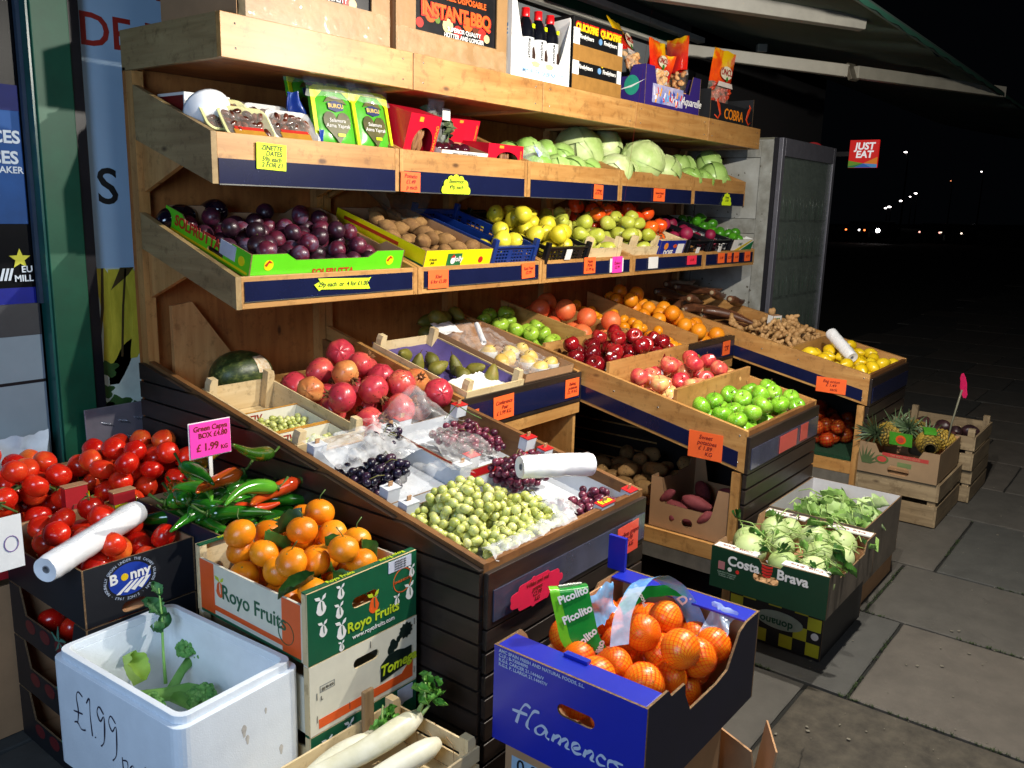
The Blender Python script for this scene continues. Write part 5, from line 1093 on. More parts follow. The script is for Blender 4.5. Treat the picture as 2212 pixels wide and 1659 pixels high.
# ================================================================ second row
s22 = math.atan(.32); z2 = lambda yy: 1.672 + .32 * (yy - 2.425)
wb = T('gift_box', 'white box with a dark red front at the left end of the second shelf', 'box', (1.60, 2.62, z2(2.62) + .0), (0, 0, 0)); MB().box((0, 0, 0), (.17, .16, .20)).build('carton', WHITE, wb, bevel=.002); decal(wb, 'red_front', rect(.008, .06, .155, .19), F('-X', (0, .16, 0)), plain('maroon_print', '#6f1018', .4)); lettering(wb, 'DATES', F('-X', (0, .08, .13)), .03, plain('gold_print', '#c9923a', .5), proud=.002)
bw = T('white_bowl', 'upturned white foam bowl at the left of the date trays', 'bowl', (1.63, 2.53, 1.865), (-.9, .25, 0)); mb = MB(); mb.lathe([(.001, -.03), (.035, -.028), (.06, -.006), (.072, .02), (.076, .02), (.074, .012), (.062, -.012), (.036, -.034), (.001, -.036)], 26); mb.build('bowl', plain('foam_bowl', '#eef0f4', .35, .02), bw)
DT = fruit('skin_date', [(.3, '#3a150c'), (.6, '#5f2a1a'), (.85, '#7c4630')], .25, 30, rv=.5, coat=.3, bump=.3)
DM = [potato_mesh('date', DT, .011, 1.7, k) for k in range(2)]
CR = plain('cream_tray', '#d9d79a', .4, .03); WT = plain('white_tray', '#e3e2de', .4, .03)
def rrect(w, h, r, n=5):
    o = []
    for cx, cy, a0 in ((w / 2 - r, h / 2 - r, 0), (-w / 2 + r, h / 2 - r, PI / 2), (-w / 2 + r, -h / 2 + r, PI), (w / 2 - r, -h / 2 + r, 1.5 * PI)):
        for k in range(n + 1): a = a0 + PI / 2 * k / n; o.append((cx + r * math.cos(a), cy + r * math.sin(a)))
    return o
def datetray(label, x, yy, z_, mat, rz=0, tilt=.95, lab=None, group='date trays'):
    t = T('date_tray', label, 'tray', (x, yy, z_), (tilt, 0, rz)); w, h = .19, .13
    o_ = rrect(w, h, .03); i_ = rrect(w - .014, h - .014, .026); b_ = rrect(w - .045, h - .045, .02); n = len(o_)
    vs = [(a, b, 0) for a, b in o_] + [(a, b, .002) for a, b in i_] + [(a, b, -.03) for a, b in b_] + [(a, b, -.033) for a, b in b_] + [(a, b, -.003) for a, b in o_]
    fs = []
    for q in range(4):
        for k in range(n): k2 = (k + 1) % n; fs.append((q * n + k, q * n + k2, (q + 1) * n + k2, (q + 1) * n + k))
    for k in range(n): fs.append((4 * n + k, 4 * n + (k + 1) % n, (k + 1) % n, k))
    fs += [tuple(2 * n + k for k in range(n)), tuple(3 * n + k for k in range(n))[::-1]]
    mb = MB(); mb.add(vs, fs, 0, False); mb.build('tray', mat, t)
    R = random.Random(int(x * 1000)); 
    for (a, b, c, q) in settle(40, -.078, .078, -.052, .052, .0105, int(x * 100), jit=.1, fs=1.0001): inst(DM[R.randrange(2)], 'date', t, Matrix.Translation((a, b, c - .03)) @ Matrix.Rotation(R.uniform(0, 6), 4, 'Z') @ Matrix.Rotation(1.4, 4, 'X') @ Matrix.Scale(.9, 4))
    mb = MB(); mb.grid(lambda u, v: ((u - .5) * (w - .012), (v - .5) * (h - .012), .003 + .006 * math.sin(PI * u) * math.sin(PI * v)), 10, 8); mb.build('film_cover', film('tray_film', '#fff4e8', .10, .05, .6), t)
    if lab: MB().box((-.07, -.062, .004), (.05, -.032, .0075)).build('label', plain('amber_label', '#b8842c', .4), t); MB().box((-.065, -.034, .004), (.045, -.022, .0078)).build('label_red', RT, t)
    return t
datetray('cream edged date tray leaning behind another one', 1.675, 2.50, 1.865, CR, .05); datetray('cream edged date tray in front, leftmost of the near trays', 1.72, 2.455, 1.84, CR, .02, lab=1)
datetray('white foam date tray with a red label', 1.905, 2.46, 1.845, WT, -.02, lab=1); datetray('white foam date tray mostly hidden behind the red labelled one', 1.865, 2.52, 1.865, WT, .0)
film_sheet('blue_wrapper', 'deep blue wrapper standing up behind the date trays', lambda u, v: (1.93 + .10 * u * (1 - .6 * v), 2.52 + .02 * math.sin(5 * u), 1.78 + .19 * v), plain('blue_wrap', '#1b3f9a', .3, .15, coat=.3), 14, 14, .014, 18, 'wrapper')
bb = film_sheet('blue_wrapper', 'blue wrapper edge between date tray and vine leaf pack', lambda u, v: (2.0 + .02 * u, 2.44, 1.775 + .07 * v), plain('blue_wrap', '#1b3f9a', .3), 6, 6, .006, 30, 'wrapper')
LG = plain('leafpack_green', '#4fae2c', .25, .12, 6, coat=.4); LY = plain('leafpack_yellow', '#d8ea14', .3, .05, coat=.4); OLV = plain('vine_leaves', '#5e5a22', .4, .3, 16, coat=.3)
def vinepack(label, x, yy, z_, rz, tl=.22, w=.185, h=.225, text=True, rx=1.35):
    t = T('vine_leaf_pack', label, 'food pack', (x, yy, z_), (rx, tl * 0, rz)); o_ = rrect(w, h, .028, 4); 
    def pz_(poly, zz, mat, name, d=.003): mb = MB(); mb.plate(poly, d, Matrix.Translation((0, 0, zz))); return mb.build(name, mat, t)
    mb = MB()
    mb.grid(lambda u, v: ((u - .5) * w, (v - .5) * h, .022 * (1 - (abs(u - .5) * 2) ** 4) * (1 - (abs(v - .5) * 2) ** 4) + .002 * noise.noise(Vector((u * 7, v * 7, x * 9)))), 16, 18, 0)
    mb.grid(lambda u, v: ((.5 - u) * w, (v - .5) * h, -.02 * (1 - (abs(u - .5) * 2) ** 4) * (1 - (abs(v - .5) * 2) ** 4)), 10, 12, 0); mb.build('pouch', LG, t)
    z0 = .0235
    for a in ([(-w / 2, -h / 2), (-w / 2 + .014, -h / 2), (-w / 2 + .016, h / 2 - .05), (-w / 2 + .05, h / 2 - .018), (w / 2 - .05, h / 2 - .018), (w / 2 - .014, h / 2 - .05), (w / 2 - .010, -h / 2), (w / 2, -h / 2), (w / 2, h / 2 - .012), (w / 2 - .02, h / 2), (-w / 2 + .02, h / 2), (-w / 2, h / 2 - .012)],): pz_(a, z0 - .006, LY, 'yellow_border', .004)
    pz_([(-.045, .052), (-.03, .07), (.0, .076), (.035, .068), (.05, .05), (.03, .055), (-.02, .057)], z0 + .002, OLV, 'leaf_window')
    hp = [(.058 * 1.0 * math.sin(a) ** 3 * -1, -.028 + .0042 * (12.5 * math.cos(a) - 5 * math.cos(2 * a) - 2 * math.cos(3 * a) - math.cos(4 * a))) for a in [2 * PI * k / 30 for k in range(30)]]
    pz_(hp, z0 + .0025, OLV, 'heart_window')
    pz_([(-.032, .028), (.0, .020), (.032, .028), (.034, .05), (.0, .060), (-.034, .05)], z0 + .004, plain('pack_navy', '#1c2a5e', .4), 'badge')
    if text:
        lettering(t, 'BURCU', Matrix.Translation((0, .04, z0 + .004)), .020, plain('badge_gold', '#e3c46a', .5), bold=.02); lettering(t, 'Salamura\nAsma Yaprak', Matrix.Translation((0, -.02, z0 + .0028)), .019, WHITE, shear=.15)
    MB().box((-.005, -.066, z0 + .003), (.025, -.056, z0 + .0055)).build('price_sticker', LY, t)
    film_sheet('film_top', None, lambda u, v: ((u - .5) * w * 1.15, h * (.30 + .38 * v), .015 + .02 * math.sin(PI * u)), BAG, 16, 8, .014, 24, parent=t, sd=x * 7)
    return t
vinepack('left front bright green pack of vine leaves', 2.085, 2.47, 1.885, -.08); vinepack('right front green pack of vine leaves with a yellow sticker', 2.255, 2.465, 1.885, .05)
vinepack('back left green pack of vine leaves wrapped in film', 2.05, 2.57, 1.935, .15, text=False); vinepack('back right green pack of vine leaves wrapped in film', 2.24, 2.56, 1.93, -.1, text=False)
REDC = plain('red_carton', '#d3122e', .35, .06, coat=.25); TAMB = fruit('skin_tamarind', [(.3, '#6a4024'), (.7, '#95663e')], .6, 20, rv=.4, bump=.3)
def redbox(label, x, yy, z_, w, d, h, rz, win=True, rx=.3):
    t = T('tamarind_box', label, 'box', (x, yy, z_), (rx, 0, rz)); 
    H_ = [circ(w * .55, h * .42, w * .33, 22, h * .34)] if win else []
    mb = MB(); mb.plate(rect(0, 0, w, h), .002, F('-Y', (0, 0, 0)), H_); mb.build('front_panel', REDC, t)
    MB().box((0, .0025, 0), (.002, d, h)).build('side_panel', REDC, t); MB().box((w - .002, .0025, 0), (w, d, h)).build('side_panel', REDC, t); MB().box((.0025, .0025, h - .002), (w - .0025, d, h)).build('lid', REDC, t); MB().box((.0025, .0025, 0), (w - .0025, d, .002)).build('base', REDC, t); MB().box((.0025, d - .002, .0025), (w - .0025, d, h - .0025)).build('back_panel', BLACKP, t)
    lettering(t, 'TAMARIND', F('-Y', (w * .93, 0, h * .55)), h * .11, plain('print_yellow', '#e8a52c', .5), rot=PI / 2); MB().box((w * .3, -.0012, h * .86), (w * .42, -.0002, h * .95)).build('print_mark', plain('print_yellow', '#e8a52c', .5), t)
    R = random.Random(int(x * 77)); tm = MB()
    if win:
        for k in range(9):
            a = w * .55 + R.uniform(-.2, .2) * w; pts = [(a + .006 * math.sin(q * 1.1 + k), .022 + .006 * (k % 3), h * (.08 + .62 * q / 6)) for q in range(7)]
            o = MB(); o.tube(pts, [.004, .0105, .008, .0115, .008, .010, .004], 8); o.build('tamarind_pod', TAMB, t)
    return t
redbox('tall red box of brown tamarind pods with an oval window', 2.38, 2.435, 1.745, .195, .13, .20, .12); redbox('low red box of tamarind pods beside the white bag', 2.905, 2.44, 1.74, .235, .16, .125, -.03, rx=.1)
redbox('red box tilted up behind the low tamarind box', 2.82, 2.60, 1.85, .17, .08, .12, -.1, False)
hb = carton('beet_tray', 'small printed white box of shiny dark vacuum packed beetroots', (2.60, 2.44, 1.755), (.29, .17, .065), WHITE, CARD, rot=(.3, 0, -.02)); lettering(hb, 'FRESH COOKED BEETROOT', F('-Y', (.145, 0, .052)), .012, INKB)
BM = orange_mesh('cooked_beetroot', fruit('skin_cooked_beet', [(.3, '#220610'), (.7, '#4a1222')], .08, 10, rv=.3, coat=.6), .030, .95, 1)
for k, (x, yy) in enumerate(((2.70, 2.50), (2.76, 2.49), (2.82, 2.50), (2.72, 2.56), (2.79, 2.56), (2.65, 2.49))): tag(inst(BM, 'cooked_beetroot', None, Matrix.Translation((x, yy, 1.825 + .3 * (yy - 2.49)))), 'shiny dark cooked beetroot in the printed box', 'beetroot', 'vacuum packed beetroots')
herb = T('herb_bag', 'clear bag of dried green leaves with a white label', 'plastic bag', (2.68, 2.54, 1.86)); R = random.Random(12); LV = leafmesh('leaf', fruit('leaf_dried', [(.3, '#35452a'), (.7, '#62704a')], .8, 30, rv=.5), .055, .035, .015, .008, 2, .012)
for k in range(46): inst(LV, 'leaf', herb, Matrix.Translation((R.gauss(0, .045), R.gauss(0, .02), R.uniform(0, .09))) @ rrot(R))
film_sheet('bag', None, lambda u, v: ((.095 - .06 * v) * math.cos(2 * PI * u), (.05 - .03 * v) * math.sin(2 * PI * u), -.02 + .19 * v), BAG, 34, 22, .018, 16, parent=herb, sd=40); MB().box((.0, -.05, .08), (.045, -.047, .125)).build('label', WHITE, herb)
# cabbages
C1 = [cabbage_mesh('cabbage', CABD, .068, k, 4, .95) for k in range(2)]; C2 = [cabbage_mesh('cabbage', CAB, .10, 5 + k, 7, .95) for k in range(3)]
def cab(label, me, x, yy, z_, sc_, a, group): tag(inst(me, 'cabbage', None, Matrix.Translation((x, yy, z_)) @ Euler(a).to_matrix().to_4x4() @ Matrix.Scale(sc_, 4)), label, 'cabbage', group)
for k, (x, yy, z_, s) in enumerate(((3.33, 2.49, 1.79, 1.05), (3.48, 2.48, 1.785, 1.0), (3.62, 2.48, 1.785, .95), (3.76, 2.48, 1.785, .95), (3.40, 2.60, 1.86, 1.0), (3.56, 2.60, 1.865, .9), (3.25, 2.60, 1.84, .9), (3.68, 2.60, 1.85, 1.0))):
    cab('small smooth round pale cabbage in the middle tray', C1[k % 2], x, yy, z_, s, (k, k * .7, k * 1.3), 'small round cabbages')
BLB = ['largest leafy cabbage standing in the fourth tray', 'leafy cabbage left of the largest one at the front', 'leafy cabbage right of the largest one', 'half cut looking pale cabbage at the back of the middle tray', 'cabbage at the back behind the front left leafy one', 'cabbage hidden low between the leafy ones', 'pale cabbage at the back right of the leafy ones']
for k, (x, yy, z_, s, a) in enumerate(((4.33, 2.50, 1.86, 1.12, (.3, .2, .4)), (4.03, 2.49, 1.80, .92, (.6, .1, 2.1)), (4.57, 2.50, 1.82, .98, (.2, -.3, 4)), (3.93, 2.66, 1.89, 1.2, (.9, .5, 1)), (4.18, 2.66, 1.93, 1.0, (.3, .6, 3)), (4.19, 2.52, 1.79, .7, (1, 1, 1)), (4.72, 2.66, 1.87, .9, (.4, 0, 2)))):
    cab(BLB[k], C2[k % 3], x, yy, z_, s, a, None)
for k, (x, yy, z_, s) in enumerate(((4.88, 2.49, 1.79, 1.15), (5.06, 2.48, 1.785, 1.05), (5.22, 2.49, 1.82, 1.25), (5.34, 2.48, 1.775, .9), (5.37, 2.60, 1.90, 1.25), (4.98, 2.62, 1.87, 1.1), (4.82, 2.62, 1.85, 1.1), (5.15, 2.64, 1.87, 1.0))):
    cab('smooth bright green cabbage wrapped in film in the last tray', C1[k % 2], x, yy, z_, s * 1.05, (k * 1.1, k * .5, k), 'green cabbages in the last tray')
film_sheet('plastic_bag', 'clear bag with a blue printed stripe lying before the small cabbages', lambda u, v: (3.175 + .17 * u, 2.43 + .12 * v, 1.785 + .07 * math.sin(PI * v) + .035 * u), BAG, 22, 16, .02, 16, 'plastic bag', sd=44)
film_sheet('blue_print_strip', 'blue and white printed strip of plastic bag by the small cabbages', lambda u, v: (3.255 + .035 * u + .05 * v, 2.425 + .03 * (1 - v), 1.875 - .085 * v), plain('blue_white_print', '#1f56c0', .3, .4, 20, c2='#dfe6f4'), 8, 14, .008, 30, 'plastic bag')

# ================================================================ top row
zt = 2.14; TAPE = plain('brown_tape_card', '#a07a4e', .45, .12, 6, .5, 40, coat=.25); BBQ = plain('bbq_print', '#1d1c20', .3, .3, 20, coat=.3)
FIRE = plain('fire_orange', '#f2641e', .4, .2, 12); REDP = plain('flame_red', '#d82a20', .4)
def bigbox(name, label, x0, x1, z1, ylo=2.345, D=.42, win=None, mat=TAPE):
    t = T(name, label, 'box', (x0, ylo, zt)); w = x1 - x0; h = z1 - zt
    mb = MB(); mb.plate(rect(0, 0, w, h), .006, F('-Y', (0, 0, 0)), [win] if win else []); mb.build('front_panel', [mat], t)
    MB().box((0, .0065, 0), (.006, D, h)).build('side_panel', CARD, t); MB().box((w - .006, .0065, 0), (w, D, h)).build('side_panel', CARD, t); MB().box((.0065, D - .006, 0), (w - .0065, D, h)).build('back_panel', CARD, t); MB().box((.0065, .0065, .001), (w - .0065, D - .0065, .006)).build('base', CARD, t); return t
for k, (xa, xb, wn, ax_) in enumerate(((1.62, 2.245, rect(.05, .105, .54, .55), .07), (2.275, 2.905, rect(.10, .085, .565, .56), .115))):
    t = bigbox('barbecue_box', ('taped brown box of barbecues at the left end of the top shelf' if k == 0 else 'taped brown box showing the INSTANT BBQ pack'), xa, xb, 2.72, win=wn)
    w = xb - xa
    if k == 0: MB().box((-.002, .0, -.002), (.03, .012, .35)).build('torn_edge', CARD, t)
    p = MB().box((ax_ - .02, .010, .03), (wn[1][0] + .004, .05, .575)).build('barbecue_pack', BBQ, t)
    lx = (wn[0][0] + wn[1][0]) / 2
    for n_, (a, b, c_) in enumerate(((.0, .02, REDP), (.06, .03, FIRE), (.1, .015, plain('food_green', '#5f7a2c', .4)), (.16, .03, plain('food_cream', '#d9c08c', .4)), (.22, .025, REDP), (.28, .03, FIRE), (.33, .02, plain('food_brown', '#6a3018', .4)), (.37, .025, REDP), (.40, .018, plain('food_cream', '#d9c08c', .4)))):
        decal(t, 'food_picture', circ(wn[0][0] + .03 + a * .95, .115 + .012 * ((n_ * 7) % 4), b, 12, b * .9), F('-Y', (0, .010, 0)), c_, .001 + .0003 * n_)
    lettering(t, 'INSTANT BBQ', F('-Y', (lx, .010, .170)), .067, FIRE, bold=.035, proud=.006, rot=.02, space=.9); lettering(t, 'INSTANT BBQ', F('-Y', (lx, .010, .168)), .069, REDP, bold=.06, proud=.0045, rot=.02, space=.89)
    lettering(t, 'PARTY SIZE DISPOSABLE', F('-Y', (lx, .010, .228)), .031, FIRE, bold=.03, proud=.005, rot=.02); lettering(t, 'SUPERIOR QUALITY\nHOTTER AND LONGER', F('-Y', (lx + .04, .010, .105)), .022, WHITE, bold=.02, proud=.006, rot=.01)
    mb = MB()
    for q in range(26):
        xx = wn[0][0] - .01 + q * .02
        for sg_ in (-1, 1): mb.tube([(xx, .0085, .42), (xx + sg_ * .02, .008, .46), (xx, .0085, .5), (xx + sg_ * .02, .008, .54)], .0012, 4)
    mb.build('wire_grill_print', plain('grill_grey', '#7c7c80', .4), t)
    film_sheet('tape_film', None, lambda u, v: (.0 + w * u, -.004, .0 + (.10 if k == 0 else .08) * v), film('tape_film', '#f3dfb8', .10, .04, .8), 60, 16, .010, 16, parent=t, sd=50 + k)
wb2 = T('bottle_box', 'white box of red capped firelighting fluid bottles on the top shelf', 'box', (2.925, 2.335, zt - .006)); w = .425; mb = MB()
mb.plate([(0, 0), (w, 0), (w, .295), (w - .05, .15), (w - .08, .088), (.12, .088), (.075, .15), (.03, .30), (0, .31)], .004, F('-Y', (0, 0, 0))); mb.build('front_panel', WHITE, wb2)
for xx in (0, w - .004):
    mb = MB(); mb.plate([(.0045, 0), (.30, 0), (.30, .27), (.0045, .30)], .004, F('+X', (xx + .004, 0, 0))); mb.build('side_panel', WHITE, wb2)
MB().box((.0045, .296, 0), (w - .0045, .30, .27)).build('back_panel', WHITE, wb2); MB().box((.0045, .0045, .001), (w - .0045, .295, .004)).build('base', WHITE, wb2)
BLP = plain('pale_blue_print', '#6f9fd0', .5); lettering(wb2, 'IMPORTER: SABRNA LTD', F('-Y', (.225, 0, .035)), .028, BLP, bold=.005)
decal(wb2, 'blue_band', rect(.05, .16, .28, .21), F('-X', (0, .30, 0)), BLP); lettering(wb2, 'E', F('-X', (0, .03, .175)), .05, WHITE, bold=.02, proud=.002)
for xx in (.17, .27): decal(wb2, 'flame_print', [(xx + .03 * math.cos(a) * (1 + .2 * math.sin(5 * a)), .068 + .012 * math.sin(a)) for a in [2 * PI * k / 20 for k in range(20)]], F('-Y', (0, 0, 0)), plain('flame_pale', '#f0b890', .5))
BTB = plain('bottle_black', '#0d0e16', .12, .1, coat=.6); CAPR = plain('cap_red', '#e0161c', .3, .05); BLBL = plain('bottle_label', '#d5d6d8', .4, .04)
def bottle_meshes():
    a = MB(); a.lathe([(.001, 0), (.038, 0), (.04, .006), (.04, .19), (.037, .205), (.026, .235), (.016, .25), (.016, .262)], 20); b = MB(); b.lathe([(.0175, .25), (.0185, .252), (.018, .287), (.001, .288)], 16); c = MB(); c.lathe([(.0407, .05), (.0407, .165)], 20)
    d = MB(); d.lathe([(.0405, .19), (.0385, .202), (.035, .213)], 8); return a.mesh('bottle_body', [BTB]), b.mesh('cap', [CAPR]), c.mesh('label', [BLBL])
bm = bottle_meshes(); BT = ['leftmost bottle of lighting fluid, partly hidden by the box side', 'second bottle of lighting fluid with a red cap', 'third bottle of lighting fluid with a red cap', 'rightmost bottle of lighting fluid in the white box']
for k, (x, yy) in enumerate(((2.995, 2.42), (3.085, 2.39), (3.175, 2.39), (3.265, 2.39), (3.04, 2.50), (3.13, 2.50), (3.22, 2.50))):
    t = T('fluid_bottle', BT[k] if k < 4 else 'bottle of lighting fluid in the back row of the white box', 'bottle', (x, yy, zt + .006), (0, 0, 0), 'lighting fluid bottles' if k < 4 else 'back row of lighting fluid bottles')
    inst(bm[0], 'bottle_body', t); inst(bm[1], 'cap', t); inst(bm[2], 'label', t)
    if k < 4:
        lettering(t, 'Bartoline', F('-Y', (-.017, -.037, .112)), .026, INKB, bold=.015, rot=PI / 2, proud=.0025); mb = MB(); mb.plate([(0, .055), (.022, .055), (.024, .1), (.012, .13), (.0, .12)], .001, F('-Y', (.002, -.0405, 0))); mb.build('label_print', plain('label_brown', '#3a2218', .5), t)
        MB().box((.005, -.0365, .205), (.022, -.033, .222)).build('price_sticker', LY, t)
qf = T('firelighter_stack', 'two stacked packs of QUICKFIRE firelighters held by brown tape', 'packet stack', (3.37, 2.335, zt - .004)); MB().box((0, 0, 0), (.42, .16, .315)).build('packs', plain('pack_black', '#141416', .35, .1, coat=.3), qf, bevel=.002)
for z_ in (.215, .085):
    for xx in (.11, .315): lettering(qf, 'QUICKFIRE', F('-Y', (xx, 0, z_ + .055)), .042, plain('quick_yellow', '#f5c81c', .4), bold=.05, proud=.002, space=.85); lettering(qf, 'QUICKFIRE', F('-Y', (xx, 0, z_ + .061)), .044, REDP, bold=.05, proud=.0012, space=.83); lettering(qf, 'Firelighters', F('-Y', (xx, 0, z_ + .018)), .026, WHITE, bold=.02)
    decal(qf, 'white_block', rect(.0, z_ - .03, .05, z_ + .05), F('-Y', (0, 0, 0)), WHITE, .003); decal(qf, 'white_block', rect(.385, z_ - .045, .42, z_ + .04), F('-Y', (0, 0, 0)), WHITE, .003); decal(qf, 'blue_spot', circ(.225, z_ + .018, .014, 14), F('-Y', (0, 0, 0)), BLP, .003)
for a, b in ((.0, .065), (.125, .195)): MB().box((-.003, -.005, a), (.423, -.0035, b)).build('tape', film('brown_tape', '#a5783e', .8, .1, .15), qf)
pu = carton('purple_box', 'purple box of snack bags with a painted front reading Aquarelle', (4.035, 2.335, zt - .004), (.625, .38, .20), plain('purple_print', '#33246f', .4, .06), plain('purple_print', '#33246f', .4), px='dip', py='deep'); 
decal(pu, 'apple_mark', circ(.30, .10, .045, 20, .05), F('-X', (0, .38, 0)), plain('teal_print', '#2a9a80', .5)); decal(pu, 'apple_mark', [(.2, .075), (.30, .09), (.38, .125), (.30, .10)], F('-X', (0, .38, 0)), WHITE, .0016)
decal(pu, 'painted_front', rect(.08, .02, .42, .115), F('-Y', (0, 0, 0)), plain('paint_blue', '#2a5fb8', .5, .5, 9, c2='#d8c8d0')); R = random.Random(2)
for k in range(26):
    x = R.uniform(.09, .40); c = R.choice(['#e8e6f0', '#d8302c', '#f0a01c', '#1f3f9a', '#5fb0d8', '#e8e6f0']); a = R.uniform(-.5, .5); l = R.uniform(.02, .05); z_ = R.uniform(.035, .085)
    decal(pu, 'brush_stroke', [(x - .005, z_ - l / 2), (x + .005, z_ - l / 2), (x + .006 + a * l, z_ + l / 3), (x - .003 + a * l, z_ + l / 2)], F('-Y', (0, 0, 0)), plain('stroke' + c, c, .5), .0011 + .0002 * k)
lettering(pu, 'Aquarelle', F('-Y', (.52, 0, .06)), .062, WHITE, shear=.35, bold=.008)
cb = carton('black_box', 'black box printed COBRA with a red bag of nuts inside', (4.80, 2.335, zt - .004), (.62, .36, .17), BLACKP, BLACKP, px='flat', py='half'); decal(cb, 'white_label', rect(.02, .03, .14, .14), F('-X', (0, .36, 0)), WHITE)
lettering(cb, 'COBRA', F('-Y', (.33, 0, .045)), .085, plain('cobra_gold', '#f08a1e', .4), bold=.01, space=.95)
for xx, sg_ in ((.11, 1), (.55, -1)):
    mb = MB(); mb.tube([(xx - .05 * sg_, -.003, .03), (xx - .0 * sg_, -.003, .012), (xx + .03 * sg_, -.003, .04), (xx + .005 * sg_, -.003, .085), (xx - .02 * sg_, -.003, .115), (xx + .0, -.003, .13)], [.003, .006, .011, .016, .012, .004], 8); mb.v = [Vector((v.x, -.0008 + (v.y + .003) * .12, v.z)) for v in mb.v]; mb.build('snake_print', plain('cobra_red', '#d8431c', .4), cb)
SNY = fruit('pack_yellow_red', [(.74, '#d01c16'), (.86, '#ef5a14'), (.92, '#f5c414')], .18, 3, rv=0, coat=.5, axisgrad=(2, 1.2), bump=0)
NUT = fruit('nuts', [(.3, '#a5673a'), (.7, '#d9ab72')], .6, 40, rv=.4); NM = potato_mesh('nut', NUT, .014, 1.3, 1); NR = potato_mesh('nut', fruit('red_nuts', [(.3, '#8a1c12'), (.7, '#b83a1c')], .35, 40, rv=.4), .013, 1.2, 2)
def snackbag(label, x, yy, z_, w, h, rz, rx, nutm, fold=0, n=46):
    t = T('snack_bag', label, 'snack bag', (x, yy, z_), (rx, 0, rz)); R = random.Random(int(x * 91))
    def g(s): return lambda u, v: ((u - .5) * w * (1 - .18 * math.sin(PI * v) ** 2 * 0), s * (.028 * (1 - v) ** .6 * (1 - (abs(u - .5) * 2) ** 3)) + fold * v * v, h * v + .012 * noise.noise(Vector((u * 4, v * 5, x))))
    MB().grid(lambda u, v: g(-1)(u, .5 + .5 * v), 14, 12).build('printed_top', SNY, t); MB().grid(lambda u, v: g(1)(u, .5 + .5 * v), 14, 12).build('printed_top', SNY, t)
    MB().grid(lambda u, v: g(-1.1)(u, .5 * v), 14, 10).build('clear_pouch', film('pouch_film', '#fff4e0', .16, .05, .8), t)
    pp = fold * .49 - .028 * .7; mb = MB(); mb.plate(circ(.0, h * .66, w * .26, 20, h * .10), .001, F('-Y', (0, pp - .014, 0))); mb.build('logo_oval', plain('logo_cream', '#efe6c8', .4), t); lettering(t, 'ÖNCÜ', F('-Y', (0, pp - .015, h * .665)), w * .17, plain('logo_red', '#a81c1c', .4), bold=.02)
    mb = MB(); mb.plate(circ(.0, h * .57, .014, 12), .001, F('-Y', (0.01, pp - .016, 0))); mb.build('logo_leaf', plain('logo_green', '#2f7f2a', .4), t)
    mb = MB(); mb.plate([(-w * .35, h * .45), (w * .35, h * .45), (w * .3, h * .52), (-w * .3, h * .52)], .001, F('-Y', (0, pp - .013, 0))); mb.build('white_band', plain('logo_white', '#e4d8d0', .4), t)
    for k in range(n): inst(nutm, 'nut', t, Matrix.Translation((R.uniform(-.42, .42) * w, R.uniform(-.017, .017), R.uniform(.01, .48) * h)) @ rrot(R))
snackbag('left snack bag with a yellow and red top leaning in the purple box', 4.16, 2.44, zt + .10, .24, .38, .25, -.32, NM, .05); snackbag('second snack bag leaning low in the purple box', 4.30, 2.42, zt + .05, .22, .30, .1, .1, NM, .04)
snackbag('narrow snack bag standing edge on at the right of the purple box', 4.57, 2.45, zt + .05, .20, .36, 1.15, 0, NM, .0)
snackbag('red topped bag of red nuts drooping in the black box', 5.03, 2.41, zt + .03, .30, .38, .0, .05, NR, -.02, 90)
snackbag('snack bag lying at the back of the purple box', 4.44, 2.55, zt + .06, .22, .26, -.2, .5, NM, .03)

# ================================================================ price cards
card('bright yellow green card reading ZINETTE DATES on the top left tray', CYEL, 'ZINETTE\n   DATES\n59p each\n 2 FOR £1', '-Y', (1.765, 2.396, 1.737), .115, .083, .021, rot=-.03, lines=.85)
card('orange card reading Pomelo on the second tray', CORANGE, 'Pomelo\n£1.49\n  p each', '-Y', (2.40, 2.395, 1.682), .105, .075, .022, INKR, rot=-.02)
card('yellow cloud shaped card reading Beetroot', CYEL, 'Beetroot\n49p each', '-Y', (2.66, 2.394, 1.682), .175, .075, .024, kind='dome')
card('orange card reading Cabbage on the middle tray strip', CORANGE, 'Cabbage\n£0.99 KG', '-Y', (3.73, 2.394, 1.684), .085, .07, .017, INKR, rot=-.03)
card('orange card on the strip under the big leafy cabbages', CORANGE, 'Sweet heart\n£1.29', '-Y', (4.36, 2.394, 1.686), .13, .07, .02, INKR)
card('yellow splash shaped card at the end of the second row', CYEL, 'Green\n£1.00', '-Y', (5.25, 2.394, 1.684), .14, .085, .02, kind='dome')
card('yellow arrow shaped card reading 29p each or 4 for £1.00', CYEL, '29p each  or  4 for £1.00', '-Y', (1.975, 2.296, 1.322), .255, .042, .022, kind='arrow', rot=-.02)
card('orange card reading Kiwi 6 for £1.00', CORANGE, 'Kiwi\n6 for £1.00', '-Y', (2.455, 2.296, 1.315), .115, .072, .020, INKR)
card('orange card reading Red Pear at the right of the kiwi strip', CORANGE, 'Red Pear\n£2.99', '-Y', (3.035, 2.296, 1.325), .095, .066, .019, INKR, rot=.04)
card('orange card reading Pear under the quinces', CORANGE, 'Nashi\nPEAR\n£1.99 kg', '-Y', (3.53, 2.296, 1.33), .10, .078, .020, INKR)
MB_ = card('pink paper card folded over the shelf strip beside the Pear card', WHITE, None, '-Y', (3.78, 2.296, 1.322), .13, .07, .02); MB().box((-.045, -.038, .0005), (.05, .044, .0022)).build('pink_paper', CPINK, MB_); inst(textmesh('Quince\n£2.99', .021, [INKR], .012, .18), 'lettering', MB_, Matrix.Translation((0, 0, .003)))
